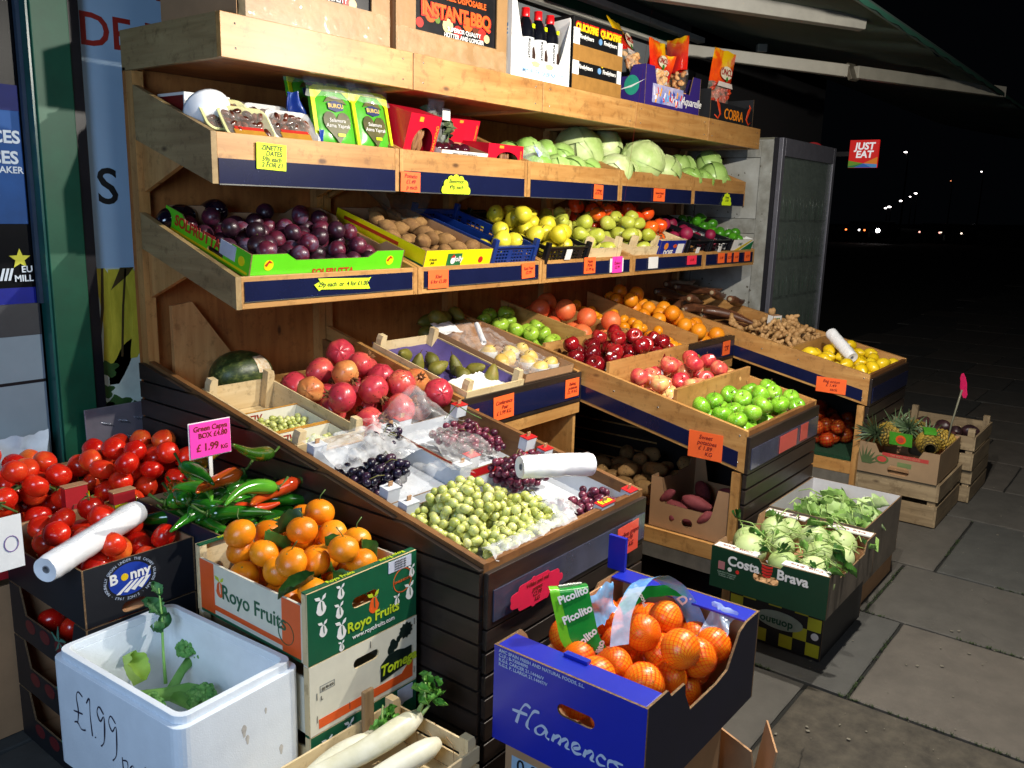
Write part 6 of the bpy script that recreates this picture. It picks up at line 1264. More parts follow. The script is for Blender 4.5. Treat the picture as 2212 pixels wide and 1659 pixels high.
card('blank white paper square on the fourth strip', WHITE, None, '-Y', (4.16, 2.296, 1.322), .105, .062, .02); card('red pink card at the right of the fourth strip', CRED, '£1.49', '-Y', (4.62, 2.296, 1.322), .12, .052, .02, INKR)
for k, (x, w_) in enumerate(((5.02, .095), (5.14, .06), (5.245, .075), (5.42, .09))): card(['first orange card of four on the last strip', 'second and narrowest orange card of four on the last strip', 'third orange card of four on the last strip', 'fourth orange card of four, nearest the strip end'][k], CORANGE, '£%d.%d9' % (1 + k % 2, 4 + k), '-Y', (x, 2.296, 1.322), w_, .062, .022, INKR)
card('orange card reading Conference Pear on the recessed bin', CORANGE, 'Conference\n  Pear\n£ 1.99 KG', '-Y', (2.585, 2.057, .82), .128, .096, .022, INKR, rot=.02); card('orange card reading Baking potatoes at the bin corner', CORANGE, 'Baking\n potatoes\n£1.19 KG', '-Y', (3.065, 2.057, .826), .105, .082, .019, INKR)
card('orange card cut off at the left end of the pear bin strip', CORANGE, 'Pears', '-Y', (2.395, 2.057, .81), .075, .06, .02, INKR)
card('orange card at the right end of the orange bin strip', CORANGE, 'Orange\n£1.99', '-Y', (4.66, 2.057, .825), .10, .082, .02, INKR); card('red jagged card on the clementine bin strip', CRED, None, '-Y', (4.08, 2.057, .80), .13, .07, .02, kind='star'); card('green cloud card on the clementine bin strip', CYEL, 'Clem\n£1.89', '-Y', (4.27, 2.057, .80), .14, .07, .018, kind='dome')
card('orange card reading Sweet potatoes on the side of the apple bin', CORANGE, 'Sweet\n  potatoes\n£ 1.89\n     KG', '-X', (3.145, 1.445, .665), .15, .112, .024, INKR, rot=.0)
card('orange card reading Bag onion on the side of the right bin', CORANGE, 'Bag onion\n£ 1.49\n     sack', '-X', (4.785, 1.475, .67), .165, .085, .023, INKR)
cr1 = card('orange red card reading Seedless grapes on the clear strip', plain('card_behind', '#e8503c', .4, .05, coat=.5), 'Seedless grapes\n£ 3.99\n      KG', '-Y', (2.215, 1.254, .594), .125, .10, .021, INKR, rot=.02)
card('pink red cloud shaped card reading White and red grapes', plain('card_behind2', '#e0284e', .35, .06, coat=.5), 'White and red\ngrapes\n£2.99\nKG', '-Y', (1.74, 1.254, .592), .27, .082, .017, INKR, kind='cloud')
card('faded red paper behind clear strip at the apple bin front', plain('card_faded', '#c9564e', .35, .05, coat=.5), '', '-Y', (3.56, 1.2535, .64), .20, .075, .02); card('smaller faded red paper at the right of the apple bin front', plain('card_faded', '#c9564e', .35), '', '-Y', (3.75, 1.2535, .645), .09, .075, .02)
# ================================================================ boxes on the pavement, left
BC = plain('black_card', '#1d1e23', .5, .12, 8)
TM = [tomato_mesh('tomato', .037, k) for k in range(3)]; TV = [tomato_mesh('tomato', .038, 5, True)]
BL_ = ['top black carton with the blue Bonny badge, holding tomatoes', 'second black carton from the top of the tomato stack', 'third black carton from the top of the tomato stack', 'lowest black carton of the tomato stack']
for k in range(4):
    z_ = .505 - .165 * k
    o = carton('tomato_carton', BL_[k], (.925, 2.09, max(z_, .004)), (.315, .46, .16), BC, CARD, px='deep' if k else 'dip', py='flat', group='black tomato cartons', sloty=(.42, .14, .07, .03) if k == 0 else None, back='flat')
    if k:
        for q in range(3): decal(o, 'tomato_print', circ(.12 + .09 * q, .055, .03, 14, .02), F('-X', (0, .46, 0)), plain('tomato_print', '#6f1f22', .5), .001 + .0003 * q)
        for a in range(5): an = a * 1.26 + .3; decal(o, 'calyx_print', [(.30, .075), (.30 + .045 * math.cos(an), .075 + .045 * math.sin(an)), (.30 + .02 * math.cos(an + .5), .075 + .02 * math.sin(an + .5))], F('-X', (0, .46, 0)), plain('calyx_print', '#4f8a74', .5), .0022)
        heap('tomato', TM, FR(.935, 2.10, max(z_, .004) + .008), settle(8, 0, .295, .0, .40, .036, 90 + k, fs=1.0001), .037, 'tomato seen through the gap of the ' + ['', 'second', 'third', 'lowest'][k] + ' black carton', 'tomato', 'tomatoes in the ' + ['', 'second', 'third', 'lowest'][k] + ' black carton', 20)
    else:
        M_ = F('-Y', (0, 0, 0)); BLU = plain('badge_blue', '#1f3fa5', .4)
        decal(o, 'badge', circ(.125, .100, .058, 36, .044), M_, BLU, .001); lettering(o, 'B   nny', M_ @ Matrix.Translation((.125, .110, .0012)), .040, WHITE, bold=.03, rot=.02); decal(o, 'badge_dot', circ(.110, .109, .010, 16), M_, plain('badge_yellow', '#f0c81c', .4), .002)
        for q in range(4): a0 = .085 + .02 * q; decal(o, 'badge_ray', [(a0, .066 + .002 * q), (a0 + .010, .064), (a0 + .048 - .004 * q, .093), (a0 + .040 - .004 * q, .093)], M_, WHITE, .0018)
        for q, ch in enumerate('NATURALLY GROWN UNDER THE CANARY ISLANDS SUN · SINCE 1963 ·'):
            an = PI + .5 - q * 2 * PI / 60
            if ch != ' ': lettering(o, ch, M_ @ Matrix.Translation((.125 + .068 * math.cos(an), .100 + .053 * math.sin(an), .0002)), .0105, plain('badge_text', '#a9b4c6', .5), rot=an - PI / 2, bold=.01)
heap('tomato', TM + TV, FR(.935, 2.10, .525), settle(36, 0, .295, 0, .44, .036, 95, .0, fs=1.0301), .037, 'red tomato in the black Bonny carton', 'tomato', 'tomatoes in the top black carton', 21, up=.9)
bag_roll('long roll of clear bags lying across the tomatoes of the black carton', (.838, 2.085, .70), (1.165, 2.25, .72), .034, 5)
pc = T('price_board', 'white card with a hand drawn circle at the left of the tomato carton', 'price card', (.705, 2.15, .70), (0, 0, 0)); MB().box((0, 0, 0), (.115, .003, .135)).build('board', WHITE, pc); tubeobj('ink_ring', [(.088 + .016 * math.cos(a), -.001, .065 + .02 * math.sin(a)) for a in [k * .42 for k in range(16)]], .0012, plain('ink_purple', '#7a5a9a', .6), pc, 5)
t1 = carton('tomato_carton', 'red and yellow carton of vine tomatoes at the far left', (.79, 2.57, .50), (.395, .36, .17), plain('red_print', '#b3232a', .45, .06), CARD, px='lug', py='lug', group='red and yellow tomato cartons')
t2 = carton('tomato_carton', 'yellow and red carton heaped with tomatoes against the dark bin', (1.195, 2.45, .49), (.335, .42, .19), YELB, YELB, px='lug', py='lug', group='red and yellow tomato cartons')
t3 = carton('tomato_carton', 'closed looking brown carton under the red and yellow tomato cartons', (.80, 2.575, .004), (.70, .29, .475), CARD, CARD)
for o, L_ in ((t1, .395), (t2, .335)):
    for (u, v) in ((.003, .003), (L_ - .075, .003), (.003, (.325 if o is t1 else .385)), (L_ - .075, (.325 if o is t1 else .385))):
        b_ = MB().box((u + .002, v + .003, .08), (u + .07, v + .032, .225)).build('corner_post', plain('red_print', '#b3232a', .45), o); MB().box((u + .0, v + .001, .2255), (u + .072, v + .034, .229)).build('post_top', CARD, b_)
        MB().box((u + .074, v + .006, .09), (u + .076, v + .03, .20)).build('post_fold', YELB, b_)
for xx in (.08, .2, .28): decal(t2, 'tomato_print', circ(xx, .12, .012, 12), F('-Y', (0, 0, 0)), RT); decal(t2, 'tomato_print', circ(xx, .12, .012, 12), F('-Y', (0, .4145, 0)), RT)
pts = settle(56, 0, .385, 0, .34, .0385, 96, .03, fs=.9801); heap('tomato', TM * 3 + TV, FR(.795, 2.58, .545), pts, .037, 'large ripe tomato in the far left red and yellow carton', 'tomato', 'vine tomatoes at the far left', 22, up=.8)
pts = settle(60, 0, .32, 0, .40, .0385, 97, .05, fs=.9801); heap('tomato', TM, FR(1.203, 2.46, .535), pts, .037, 'round red tomato heaped in the carton against the dark bin', 'tomato', 'tomatoes heaped against the dark bin', 23, up=.9)
for k, (x, yy, z_, a) in enumerate(((1.02, 2.64, .715, .4), (.90, 2.60, .705, 2.6))):
    t = T('tomato_vine', ('green vine stem arched over the tomatoes, nearer the middle' if k == 0 else 'green vine stem lying on the leftmost tomatoes'), 'stem', (x, yy, z_), (0, 0, a)); mb = MB(); mb.tube([(-.08, 0, -.01), (-.04, .01, .02), (0, 0, .03), (.05, -.015, .025), (.085, -.035, -.005)], [.003, .0045, .005, .0045, .004], 8)
    for q in (-.05, -.01, .04): mb.tube([(q, 0, .022), (q + .01, .02, .03), (q + .012, .035, .022)], [.0035, .003, .004], 6); [mb.tube([(q + .012, .035, .022), (q + .012 + .02 * math.cos(w_), .035 + .02 * math.sin(w_), .016)], [.003, .0008], 5) for w_ in (0, 1.2, 2.5, 4, 5)]
    mb.build('stem', plain('vine_green', '#51702f', .6, .2, 60), t)
film_sheet('plastic_bag', 'pale blue plastic sheet behind the tomato cartons', lambda u, v: (.80 + .43 * u, 2.955 + .02 * math.sin(6 * u), .70 + .115 * v), plain('pale_plastic', '#a9bcd0', .3, .1, coat=.2), 30, 8, .02, 14, 'plastic sheet')
# peppers
carton('pepper_box', 'dark cardboard box overflowing with green and red peppers', (1.245, 1.965, .545), (.295, .44, .155), plain('navy_print', '#1c2436', .5), CARD)
carton('support_box', 'brown cardboard box under the pepper box', (1.25, 1.97, .004), (.285, .42, .535), BC, CARD)
def pepper_mesh(sd, skin, L=.17):
    R = random.Random(sd); mb = MB(); pts = []; rd = []; b = R.uniform(-.25, .25); c = R.uniform(-.2, .2)
    for k in range(14):
        t = k / 13; pts.append((L * t, b * L * math.sin(PI * t) * .9, c * L * math.sin(PI * t * .9) * .7)); rd.append(.021 * (min(1, t * 7 + .35)) * (1 - .93 * t ** 1.5) ** .75 * (1 + .06 * math.sin(9 * t + sd)))
    mb.tube(pts, rd, 12); v = mb.v; mb.v = [Vector((p.x, p.y, p.z)) * (1 + 0 * p.x) for p in v]
    mb.tube([(-.001, 0, 0), (-.005, 0, 0)], [.011, .006], 10, 1); mb.tube([(-.004, 0, 0), (-.02, .004, .006), (-.04, .004, .02)], [.0045, .003, .004], 7, 1); return mb.mesh('pepper', [skin, TWIGB])
PG = fruit('skin_green_pepper', [(.3, '#1a5212'), (.55, '#2c7a1a'), (.8, '#5aa22c')], .15, 8, rv=.5, coat=.4); PRD = fruit('skin_red_pepper', [(.3, '#b81c10'), (.55, '#d0431a'), (.75, '#a8621c')], .13, 8, rv=.2, coat=.4); PMX = fruit('skin_turning_pepper', [(.38, '#2f5a14'), (.5, '#8a6a18'), (.62, '#c4561a')], .13, 7, rv=.3, coat=.4)
R = random.Random(17); PGM = [pepper_mesh(k, PG, .12 + .02 * k) for k in range(4)]
for k in range(46):
    x = R.uniform(1.27, 1.50); yy = R.uniform(2.0, 2.36); z_ = .655 + .0022 * k * (1 - 1.2 * abs(yy - 2.18)); a = R.uniform(0, 6.28)
    tag(inst(PGM[k % 4], 'green_pepper', None, Matrix.Translation((x - .06 * math.cos(a), yy - .06 * math.sin(a), z_)) @ Matrix.Rotation(a, 4, 'Z') @ Matrix.Rotation(R.uniform(-.15, .25), 4, 'Y') @ Matrix.Scale(1.2, 4)), 'glossy green pointed pepper in the overflowing box', 'pepper', 'green peppers in the box')
PX2 = [((1.475, 2.06, .815), PI + .55, -.38, PMX, .24, 'long pepper half green half orange lying on top of the pile'), ((1.52, 1.985, .735), PI + .25, .0, PRD, .19, 'bright red orange pepper with a curved stalk at the right front'), ((1.40, 2.10, .765), PI + .3, .0, PMX, .17, 'orange brown pepper under the long one'), ((1.33, 2.22, .775), .5, .0, PMX, .15, 'brownish pepper at the back left of the pile'), ((1.235, 2.02, .70), -.55, .1, PG, .16, 'dark green pepper hanging over the front left corner'), ((1.27, 2.20, .79), -1.5, .2, PG, .13, 'dark green pepper with a curled stalk at the left edge'), ((1.44, 1.99, .73), PI + .2, 0, PG, .18, 'green pepper along the front edge of the box'), ((1.30, 2.0, .70), -.3, .0, PRD, .12, 'small red pepper tip low at the front')]
for k, (p, a, b, m_, L_, lb_) in enumerate(PX2): tag(inst(pepper_mesh(30 + k, m_, L_), 'pepper', None, Matrix.Translation((p[0] + .01, p[1], p[2] + .05)) @ Matrix.Scale(1.12, 4) @ Matrix.Rotation(a, 4, 'Z') @ Matrix.Rotation(b, 4, 'Y')), lb_, 'pepper')
ps = T('price_sign', 'pink sign on a stick reading Green Capya box £4.80, standing in the peppers', 'price sign', (1.352, 2.16, .78), (-.05, .03, .06)); MB().box((-.068, 0, .085), (.068, .003, .185)).build('board', CPINK, ps); MB().box((-.071, .0032, .082), (.071, .005, .188)).build('backing', WHITE, ps); MB().box((-.006, .0052, -.08), (.006, .008, .09)).build('stick', WHITE, ps)
lettering(ps, 'Green Capya', F('-Y', (0, 0, .168)), .0215, INKR, bold=.02, shear=.1, proud=.001); lettering(ps, 'BOX £4.80', F('-Y', (.008, 0, .147)), .0215, INKR, bold=.02, proud=.001); lettering(ps, '£ 1.99', F('-Y', (-.012, 0, .112)), .030, INKR, bold=.02, proud=.001); lettering(ps, 'KG', F('-Y', (.045, 0, .104)), .018, INKR, bold=.02, proud=.001)
# mandarin crate, pale crate and the crate under them
DG = plain('dark_green_print', '#0f2f2b', .4, .06); GY_ = plain('lime_text', '#c4d82c', .4); OR_ = plain('orange_print', '#e2591e', .45, .05); CRW = plain('cream_print', '#dcd7c4', .5, .05)
def slotted(name, label, x, yy, z_, L, D, H, front, slot_, px_mat, group=None, hs=.6):
    o = T(name, label, 'crate', (x, yy, z_), (0, 0, 0), group)
    for f_, org in (('-Y', (0, 0, 0)), ('+Y', (L, D, 0))):
        mb = MB(); mb.plate(rect(0, 0, L, H), .005, F(f_, org), [slot(L * .5, H * hs, *slot_)], 0, 1, 1); mb.build('end_panel', [front, RAW('X')], o)
        MB().box((0, .0055 if f_ == '-Y' else D - .02, H - .002), (L, .02 if f_ == '-Y' else D - .0055, H + .002)).build('top_edge', front, o)
        MB().box((.001, .0057 if f_ == '-Y' else D - .016, .004), (L - .001, .016 if f_ == '-Y' else D - .0057, H * .3)).build('inner_board', RAW('X'), o)
    for xx in (0, L - .006): MB().box((xx, .021, .004), (xx + .006, D - .021, H * .82)).build('side_panel', px_mat, o); MB().box((xx, .006, .002), (xx + .02 if xx == 0 else L, .0205, H - .003)).build('corner_post', RAW('Z'), o); MB().box((xx if xx == 0 else L - .02, D - .0205, .002), (.02 if xx == 0 else L, D - .006, H - .003)).build('corner_post', RAW('Z'), o)
    MB().box((.007, .021, .004), (L - .007, D - .021, .010)).build('base', RAW('X'), o); return o
ry = slotted('mandarin_crate', 'dark green and cream printed crate of mandarins with leaves, Royo Fruits', 1.148, 1.475, .535, .355, .455, .182, DG, (.085, .028), CRW)
M_ = F('-Y', (0, 0, 0)); M2 = F('-X', (0, .455, 0))
lettering(ry, 'Royo Fruits', M_ @ Matrix.Translation((.205, .050, 0)), .037, GY_, bold=.02); lettering(ry, 'www.royofruits.com', M_ @ Matrix.Translation((.205, .022, 0)), .017, WHITE)
def fruitmark(root, M, x, z_, s, c, c2, pr=.001, base='mark'):
    decal(root, base, [(x + s * .5 * math.cos(a) * (.8 if math.sin(a) > 0 else 1), z_ + s * .62 * math.sin(a)) for a in [2 * PI * k / 20 for k in range(20)]], M, c, pr)
    decal(root, base, [(x, z_ + s * .55), (x + s * .08, z_ + s * .55), (x + s * .14, z_ - s * .3), (x + s * .02, z_ - s * .1)], M, c2 if c2 is not c else DG, pr + .0007)
    decal(root, base, [(x, z_ + s * .62), (x - s * .5, z_ + s * .75), (x - s * .62, z_ + s * 1.0), (x - s * .15, z_ + s * .95)], M, c if c is WHITE else GY_, pr); decal(root, base, [(x + s * .05, z_ + s * .62), (x + s * .2, z_ + s * .95), (x + s * .5, z_ + s * 1.1), (x + s * .42, z_ + s * .78)], M, c if c is WHITE else GY_, pr + .0002)
fruitmark(ry, M_, .205, .082, .034, OR_, DG)
for (x, z_, s) in ((.04, .135, .030), (.10, .150, .022), (.095, .103, .024), (.045, .075, .024), (.10, .050, .030), (.10, .010, .016), (.285, .062, .018), (.33, .070, .028), (.338, .125, .020)): fruitmark(ry, M_, x, z_, s, WHITE, WHITE)
decal(ry, 'ring', circ(.305, .115, .033, 28), M_, OR_, .0009, [circ(.305, .115, .0312, 28)]); lettering(ry, 'SINGLE ESTATE', M_ @ Matrix.Translation((.305, .115, 0)), .0085, OR_)
decal(ry, 'label', rect(.255, .148, .335, .178), M_, plain('pale_label', '#c9cede', .5), .002)
for q in range(4): lettering(ry, 'LOT 25 CAT I  KG', M_ @ Matrix.Translation((.295, .154 + .0065 * q, .002)), .005, INKB)
lettering(ry, 'Royo Fruits', F('+Z', (.11, .013, .184)), .018, GY_, bold=.02); lettering(ry, 'Royo Fruits', F('+Z', (.28, .013, .184)), .018, GY_, bold=.02, rot=PI); lettering(ry, 'Royo Fruits', F('+Z', (.10, .442, .184)), .018, GY_, bold=.02, rot=PI); lettering(ry, 'Royo Fruits', F('+Z', (.28, .442, .184)), .018, GY_, bold=.02, rot=PI)
decal(ry, 'orange_side', rect(.018, .01, .08, .148), M2, OR_); decal(ry, 'orange_side', rect(.36, .01, .43, .148), M2, OR_); decal(ry, 'orange_side', rect(.08, .022, .36, .036), M2, OR_); decal(ry, 'green_side', rect(.018, .003, .43, .010), M2, DG)
lettering(ry, 'Royo Fruits', M2 @ Matrix.Translation((.245, .082, 0)), .056, DG, bold=.01); fruitmark(ry, M2, .105, .085, .034, OR_, CRW); decal(ry, 'ring', circ(.375, .06, .03, 26), M2, DG, .002, [circ(.375, .06, .0285, 26)])
MNM = [orange_mesh('mandarin', MAN, .036, .88, k) for k in range(3)]
pts = settle(38, 0, .335, 0, .41, .0375, 101, .16, cx=.22, cy=.22, fs=1.0401); heap('mandarin', MNM, FR(1.158, 1.495, .575), pts, .036, 'mandarin heaped in the green and cream printed crate', 'mandarin', 'mandarins in the printed crate', 24, up=.5)
LM_ = [leafmesh('leaf', LEAF, .085, .034, .03, .008, k, .01) for k in range(2)]; R = random.Random(6)
for k in range(15):
    p = R.choice(pts); x = 1.158 + p[0]; yy = 1.495 + p[1]; z_ = .575 + p[2] + p[3] * .7
    if k < 8: x = 1.205 + R.uniform(0, .09); yy = 1.55 + R.uniform(0, .22); z_ = .66 + R.uniform(0, .03)
    tag(inst(LM_[k % 2], 'mandarin_leaf', None, Matrix.Translation((x, yy, z_)) @ Euler((R.uniform(-.3, .3), R.uniform(-.5, .5), R.uniform(0, 6.28))).to_matrix().to_4x4()), 'dark green mandarin leaf lying among the mandarins', 'leaf', 'mandarin leaves')
for k, p in enumerate(sorted(pts, key=lambda q: -q[2])[:6]):
    o = tubeobj('mandarin_stalk', [(0, 0, 0), (.004, .003, .012), (.012, -.004, .03)], [.0016, .0013, .0018], STEM, None, 6); o.location = (1.158 + p[0], 1.495 + p[1], .575 + p[2] + p[3] * .85); o.rotation_euler = (0, .2, k * 1.3); tag(o, 'short green stalk on a top mandarin', 'stalk', 'mandarin stalks')
tg = slotted('pale_crate', 'pale wooden crate printed Tomega with an orange stripe, under the mandarins', 1.150, 1.475, .350, .355, .455, .182, CRW, (.085, .026), CRW, hs=.72)
lettering(tg, 'Tomega', M_ @ Matrix.Translation((.285, .075, .003)), .040, GY_, bold=.025, shear=.2, rot=.02); decal(tg, 'name_panel', [(.225, .045), (.335, .06), (.335, .105), (.31, .105), (.285, .112), (.25, .108), (.225, .09)], M_, plain('panel_black', '#10201c', .4), .0022)
decal(tg, 'orange_stripe', rect(.025, .012, .34, .036), M_, OR_); decal(tg, 'orange_stripe', [(.30, .036), (.34, .036), (.34, .06), (.315, .05)], M_, OR_, .0014)
decal(tg, 'box_mark', rect(.03, .105, .075, .122), M_, plain('mark_grey', '#8a8b84', .5), .0008, [rect(.0315, .1065, .0735, .1205)]); lettering(tg, '|||| 02 KG', M_ @ Matrix.Translation((.053, .113, 0)), .009, INKB); lettering(tg, 'L', M_ @ Matrix.Translation((.035, .09, 0)), .015, INKB)
for (cx, cz, rr_) in ((.262, .12, .012), (.268, .135, .010), (.278, .128, .009), (.288, .14, .007), (.296, .146, .006)): decal(tg, 'figure_print', circ(cx, cz, rr_, 12, rr_ * 1.3), M_, plain('panel_black', '#10201c', .4), .0009 + cx * .001)
decal(tg, 'figure_print', [(.315 + (.02 + .005 * (k % 2)) * math.cos(2 * PI * k / 22), .155 + (.018 + .005 * (k % 2)) * math.sin(2 * PI * k / 22)) for k in range(22)], M_, plain('panel_black', '#10201c', .4), .0016)
for (x, z_) in ((.02, .09), (.02, .03), (.345, .16), (.345, .02), (.19, .155), (.12, .02)): MB().box((x, -.0016, z_), (x + .0012, -.0002, z_ + .018)).build('staple', TIN, tg)
lo = slotted('mandarin_crate', 'lower dark green printed crate at the bottom of the stack', 1.150, 1.475, .165, .355, .455, .182, DG, (.085, .026), RAW('Y'))
for (x, z_, s) in ((.05, .13, .03), (.12, .145, .028), (.30, .145, .024)): fruitmark(lo, M_, x, z_, s, WHITE, WHITE)
decal(lo, 'label', rect(.285, .135, .34, .178), M_, plain('pale_label', '#c9cede', .5), .002)
slotted('base_crate', 'bottom wooden crate under the green printed crates', 1.150, 1.475, .004, .355, .455, .16, RAW('X'), (.085, .026), RAW('Y'))
# foam box with broccoli
fb_ = T('foam_box', 'white polystyrene box marked £1.99 per kg holding a broccoli', 'foam box', (.818, 1.476, .262), (0, 0, .06)); FO = plain('polystyrene', '#e6edf4', .55, .06, 9, .25, 260)
def ringwall(z0, z1, xo0, yo0, xo1, yo1, t, name):
    mb = MB(); o_ = [(x + (xo0 + xo1) / 2, y_ + (yo0 + yo1) / 2) for x, y_ in rrect(xo1 - xo0, yo1 - yo0, .028, 5)]; i_ = [(x + (xo0 + xo1) / 2, y_ + (yo0 + yo1) / 2) for x, y_ in rrect(xo1 - xo0 - 2 * t, yo1 - yo0 - 2 * t, .022, 5)]
    mb.plate(o_, z1 - z0, Matrix.Translation((0, 0, z1)), [i_]); return mb.build(name, FO, fb_, bevel=.003)
ringwall(0, .272, 0, 0, .325, .50, .026, 'wall'); ringwall(.2722, .291, .011, .011, .314, .489, .015, 'rim_lip'); MB().box((.026, .026, 0), (.299, .474, .03)).build('base', FO, fb_)
for (x, z_, r_) in ((.16, .19, .012), (.168, .165, .009), (.22, .21, .006), (.09, .12, .007), (.26, .09, .01), (.14, .05, .006)):
    decal(fb_, 'stain', [(x + r_ * .5 * math.cos(a) * (1 + .3 * math.sin(3 * a)), z_ + r_ * 1.3 * math.sin(a)) for a in [2 * PI * k / 14 for k in range(14)]], F('-Y', (0, 0, 0)), plain('foam_stain', '#d2cdc6', .7, .2, 60), .0004)
PEN = plain('marker_ink', '#1b1a3a', .6)
def pen(root, M, strokes, w, mat, name='lettering'):
    mb = MB()
    for st in strokes:
        P = [Vector((x, y_, 0)) for x, y_ in st]; n = []
        for i in range(len(P) - 1):   # rounded polyline
            p0 = P[max(i - 1, 0)]; p1 = P[i]; p2 = P[i + 1]; p3 = P[min(i + 2, len(P) - 1)]
            for q in range(4): f = q / 4; n.append(.5 * ((2 * p1) + (-p0 + p2) * f + (2 * p0 - 5 * p1 + 4 * p2 - p3) * f * f + (-p0 + 3 * p1 - 3 * p2 + p3) * f ** 3))
        n.append(P[-1]); vs = []
        for i, p in enumerate(n):
            t = (n[min(i + 1, len(n) - 1)] - n[max(i - 1, 0)]).normalized(); o_ = Vector((-t.y, t.x, 0)) * w * (.7 + .3 * math.sin(i * .7)); o_.z = 0; zz_ = Vector((0, 0, 2e-5 * i + 4e-4 * (strokes.index(st) % 3))); vs += [p + o_ + zz_, p - o_ + zz_]
        mb.add(vs, [(2 * i, 2 * i + 1, 2 * i + 3, 2 * i + 2) for i in range(len(n) - 1)], 0, False, M @ Matrix.Translation((0, 0, .0012)))
    return mb.build(name, mat, root)
FX = F('-X', (0, .50, 0))
pen(fb_, FX, [[(.135, .215), (.118, .222), (.108, .205), (.112, .17), (.104, .135)], [(.092, .165), (.13, .17)], [(.092, .135), (.105, .14), (.12, .128), (.138, .132)], [(.150, .205), (.165, .222), (.163, .18), (.166, .128)], [(.178, .132), (.180, .129)],
  [(.222, .205), (.205, .218), (.195, .20), (.206, .182), (.222, .20), (.222, .17), (.216, .135), (.202, .118)], [(.268, .20), (.25, .212), (.240, .193), (.252, .175), (.268, .193), (.268, .16), (.262, .12), (.246, .10)]], .0022, PEN)
pen(fb_, FX, [[(.285, .125), (.287, .07)], [(.286, .118), (.305, .122), (.303, .10), (.287, .098)], [(.314, .105), (.332, .112), (.326, .122), (.315, .108), (.322, .093), (.334, .098)], [(.342, .12), (.344, .095)], [(.343, .11), (.354, .12)],
  [(.375, .14), (.377, .09)], [(.395, .12), (.378, .108), (.398, .09)], [(.425, .118), (.41, .12), (.408, .10), (.424, .10), (.426, .118), (.424, .075), (.408, .07)]], .0018, PEN)
carton('red_carton', 'red cardboard box under the polystyrene box', (.83, 1.50, .004), (.31, .50, .256), plain('red_print', '#b3232a', .45, .06), CARD)
br = T('broccoli', 'broccoli head with a thick cut stalk lying in the polystyrene box', 'broccoli', (1.005, 1.835, .375)); br.scale = (1.1, 1.1, 1.1); BRS = fruit('broccoli_stalk', [(.3, '#5f9a3e'), (.7, '#8fc068')], .6, 14, rv=.2); BRF = fruit('broccoli_floret', [(.3, '#2f6a2c'), (.6, '#4a8a3c'), (.85, '#7aac5c')], .8, 60, bump=1, bscale=260, rv=.4)
mb = MB(); mb.tube([(-.07, .03, .02), (-.02, .0, .02), (.03, -.02, .015), (.06, -.05, .012)], [.018, .015, .018, .011], 12); mb.tube([(0, 0, .02), (.05, .04, .03), (.09, .06, .04)], [.012, .010, .013], 10); mb.tube([(-.04, 0, .015), (-.05, -.06, .01)], [.012, .012], 8); mb.tube([(0, -.01, .015), (.02, -.08, .0)], [.016, .012], 8); mb.build('stalk', BRS, br)
R = random.Random(3); mb = MB()
def florets(c, rad, n, sx):
    for k in range(n):
        d = Vector((R.gauss(0, 1), R.gauss(0, 1), R.gauss(0, 1))).normalized()
        if d.dot(Vector(sx)) < -.2: d = -d
        p = Vector(c) + d * rad * R.uniform(.25, 1) ** .5; r = R.uniform(.005, .0085); b = ell(7, 5, r, r, r, lump(.2, 60, k)); mb.add(b.v, [tuple(f) for f in b.f], 0, True, Matrix.Translation(p))
florets((.095, .058, .045), .046, 420, (.7, .2, .9)); florets((-.075, -.045, .025), .034, 200, (-.7, -.4, .9)); florets((.03, -.075, .015), .032, 170, (.2, -.6, .9)); mb.build('florets', BRF, br)
lfb = MB(); lfb.tube([(0, .02, .03), (.012, .045, .09), (.03, .075, .17), (.035, .09, .23)], [.004, .003, .0025, .0015], 6); lfb.build('leaf_stem', BRS, br)
for (p, rz, ry_, s) in (((.03, .075, .165), .6, -.2, .7), ((.022, .062, .13), 2.4, .3, .55), ((.034, .088, .21), .2, 0, .45), ((.02, .06, .14), -.7, .3, .5)): o = inst(leafmesh('leaf', fruit('broccoli_leaf', [(.3, '#24562a'), (.7, '#3f7a40')], .6, 20, rv=.3), .085, .06, .01, .006, 3, .03), 'leaf', br, Matrix.Translation(p) @ Euler((.9, ry_, rz)).to_matrix().to_4x4() @ Matrix.Scale(s, 4))
o = inst(leafmesh('cut_leaf', plain('leaf_lime', '#a5c95a', .6, .1), .07, .055, .0, .01, 5, .02), 'leaf', br, Matrix.Translation((-.06, .05, .04)) @ Euler((1.0, .2, .3)).to_matrix().to_4x4())
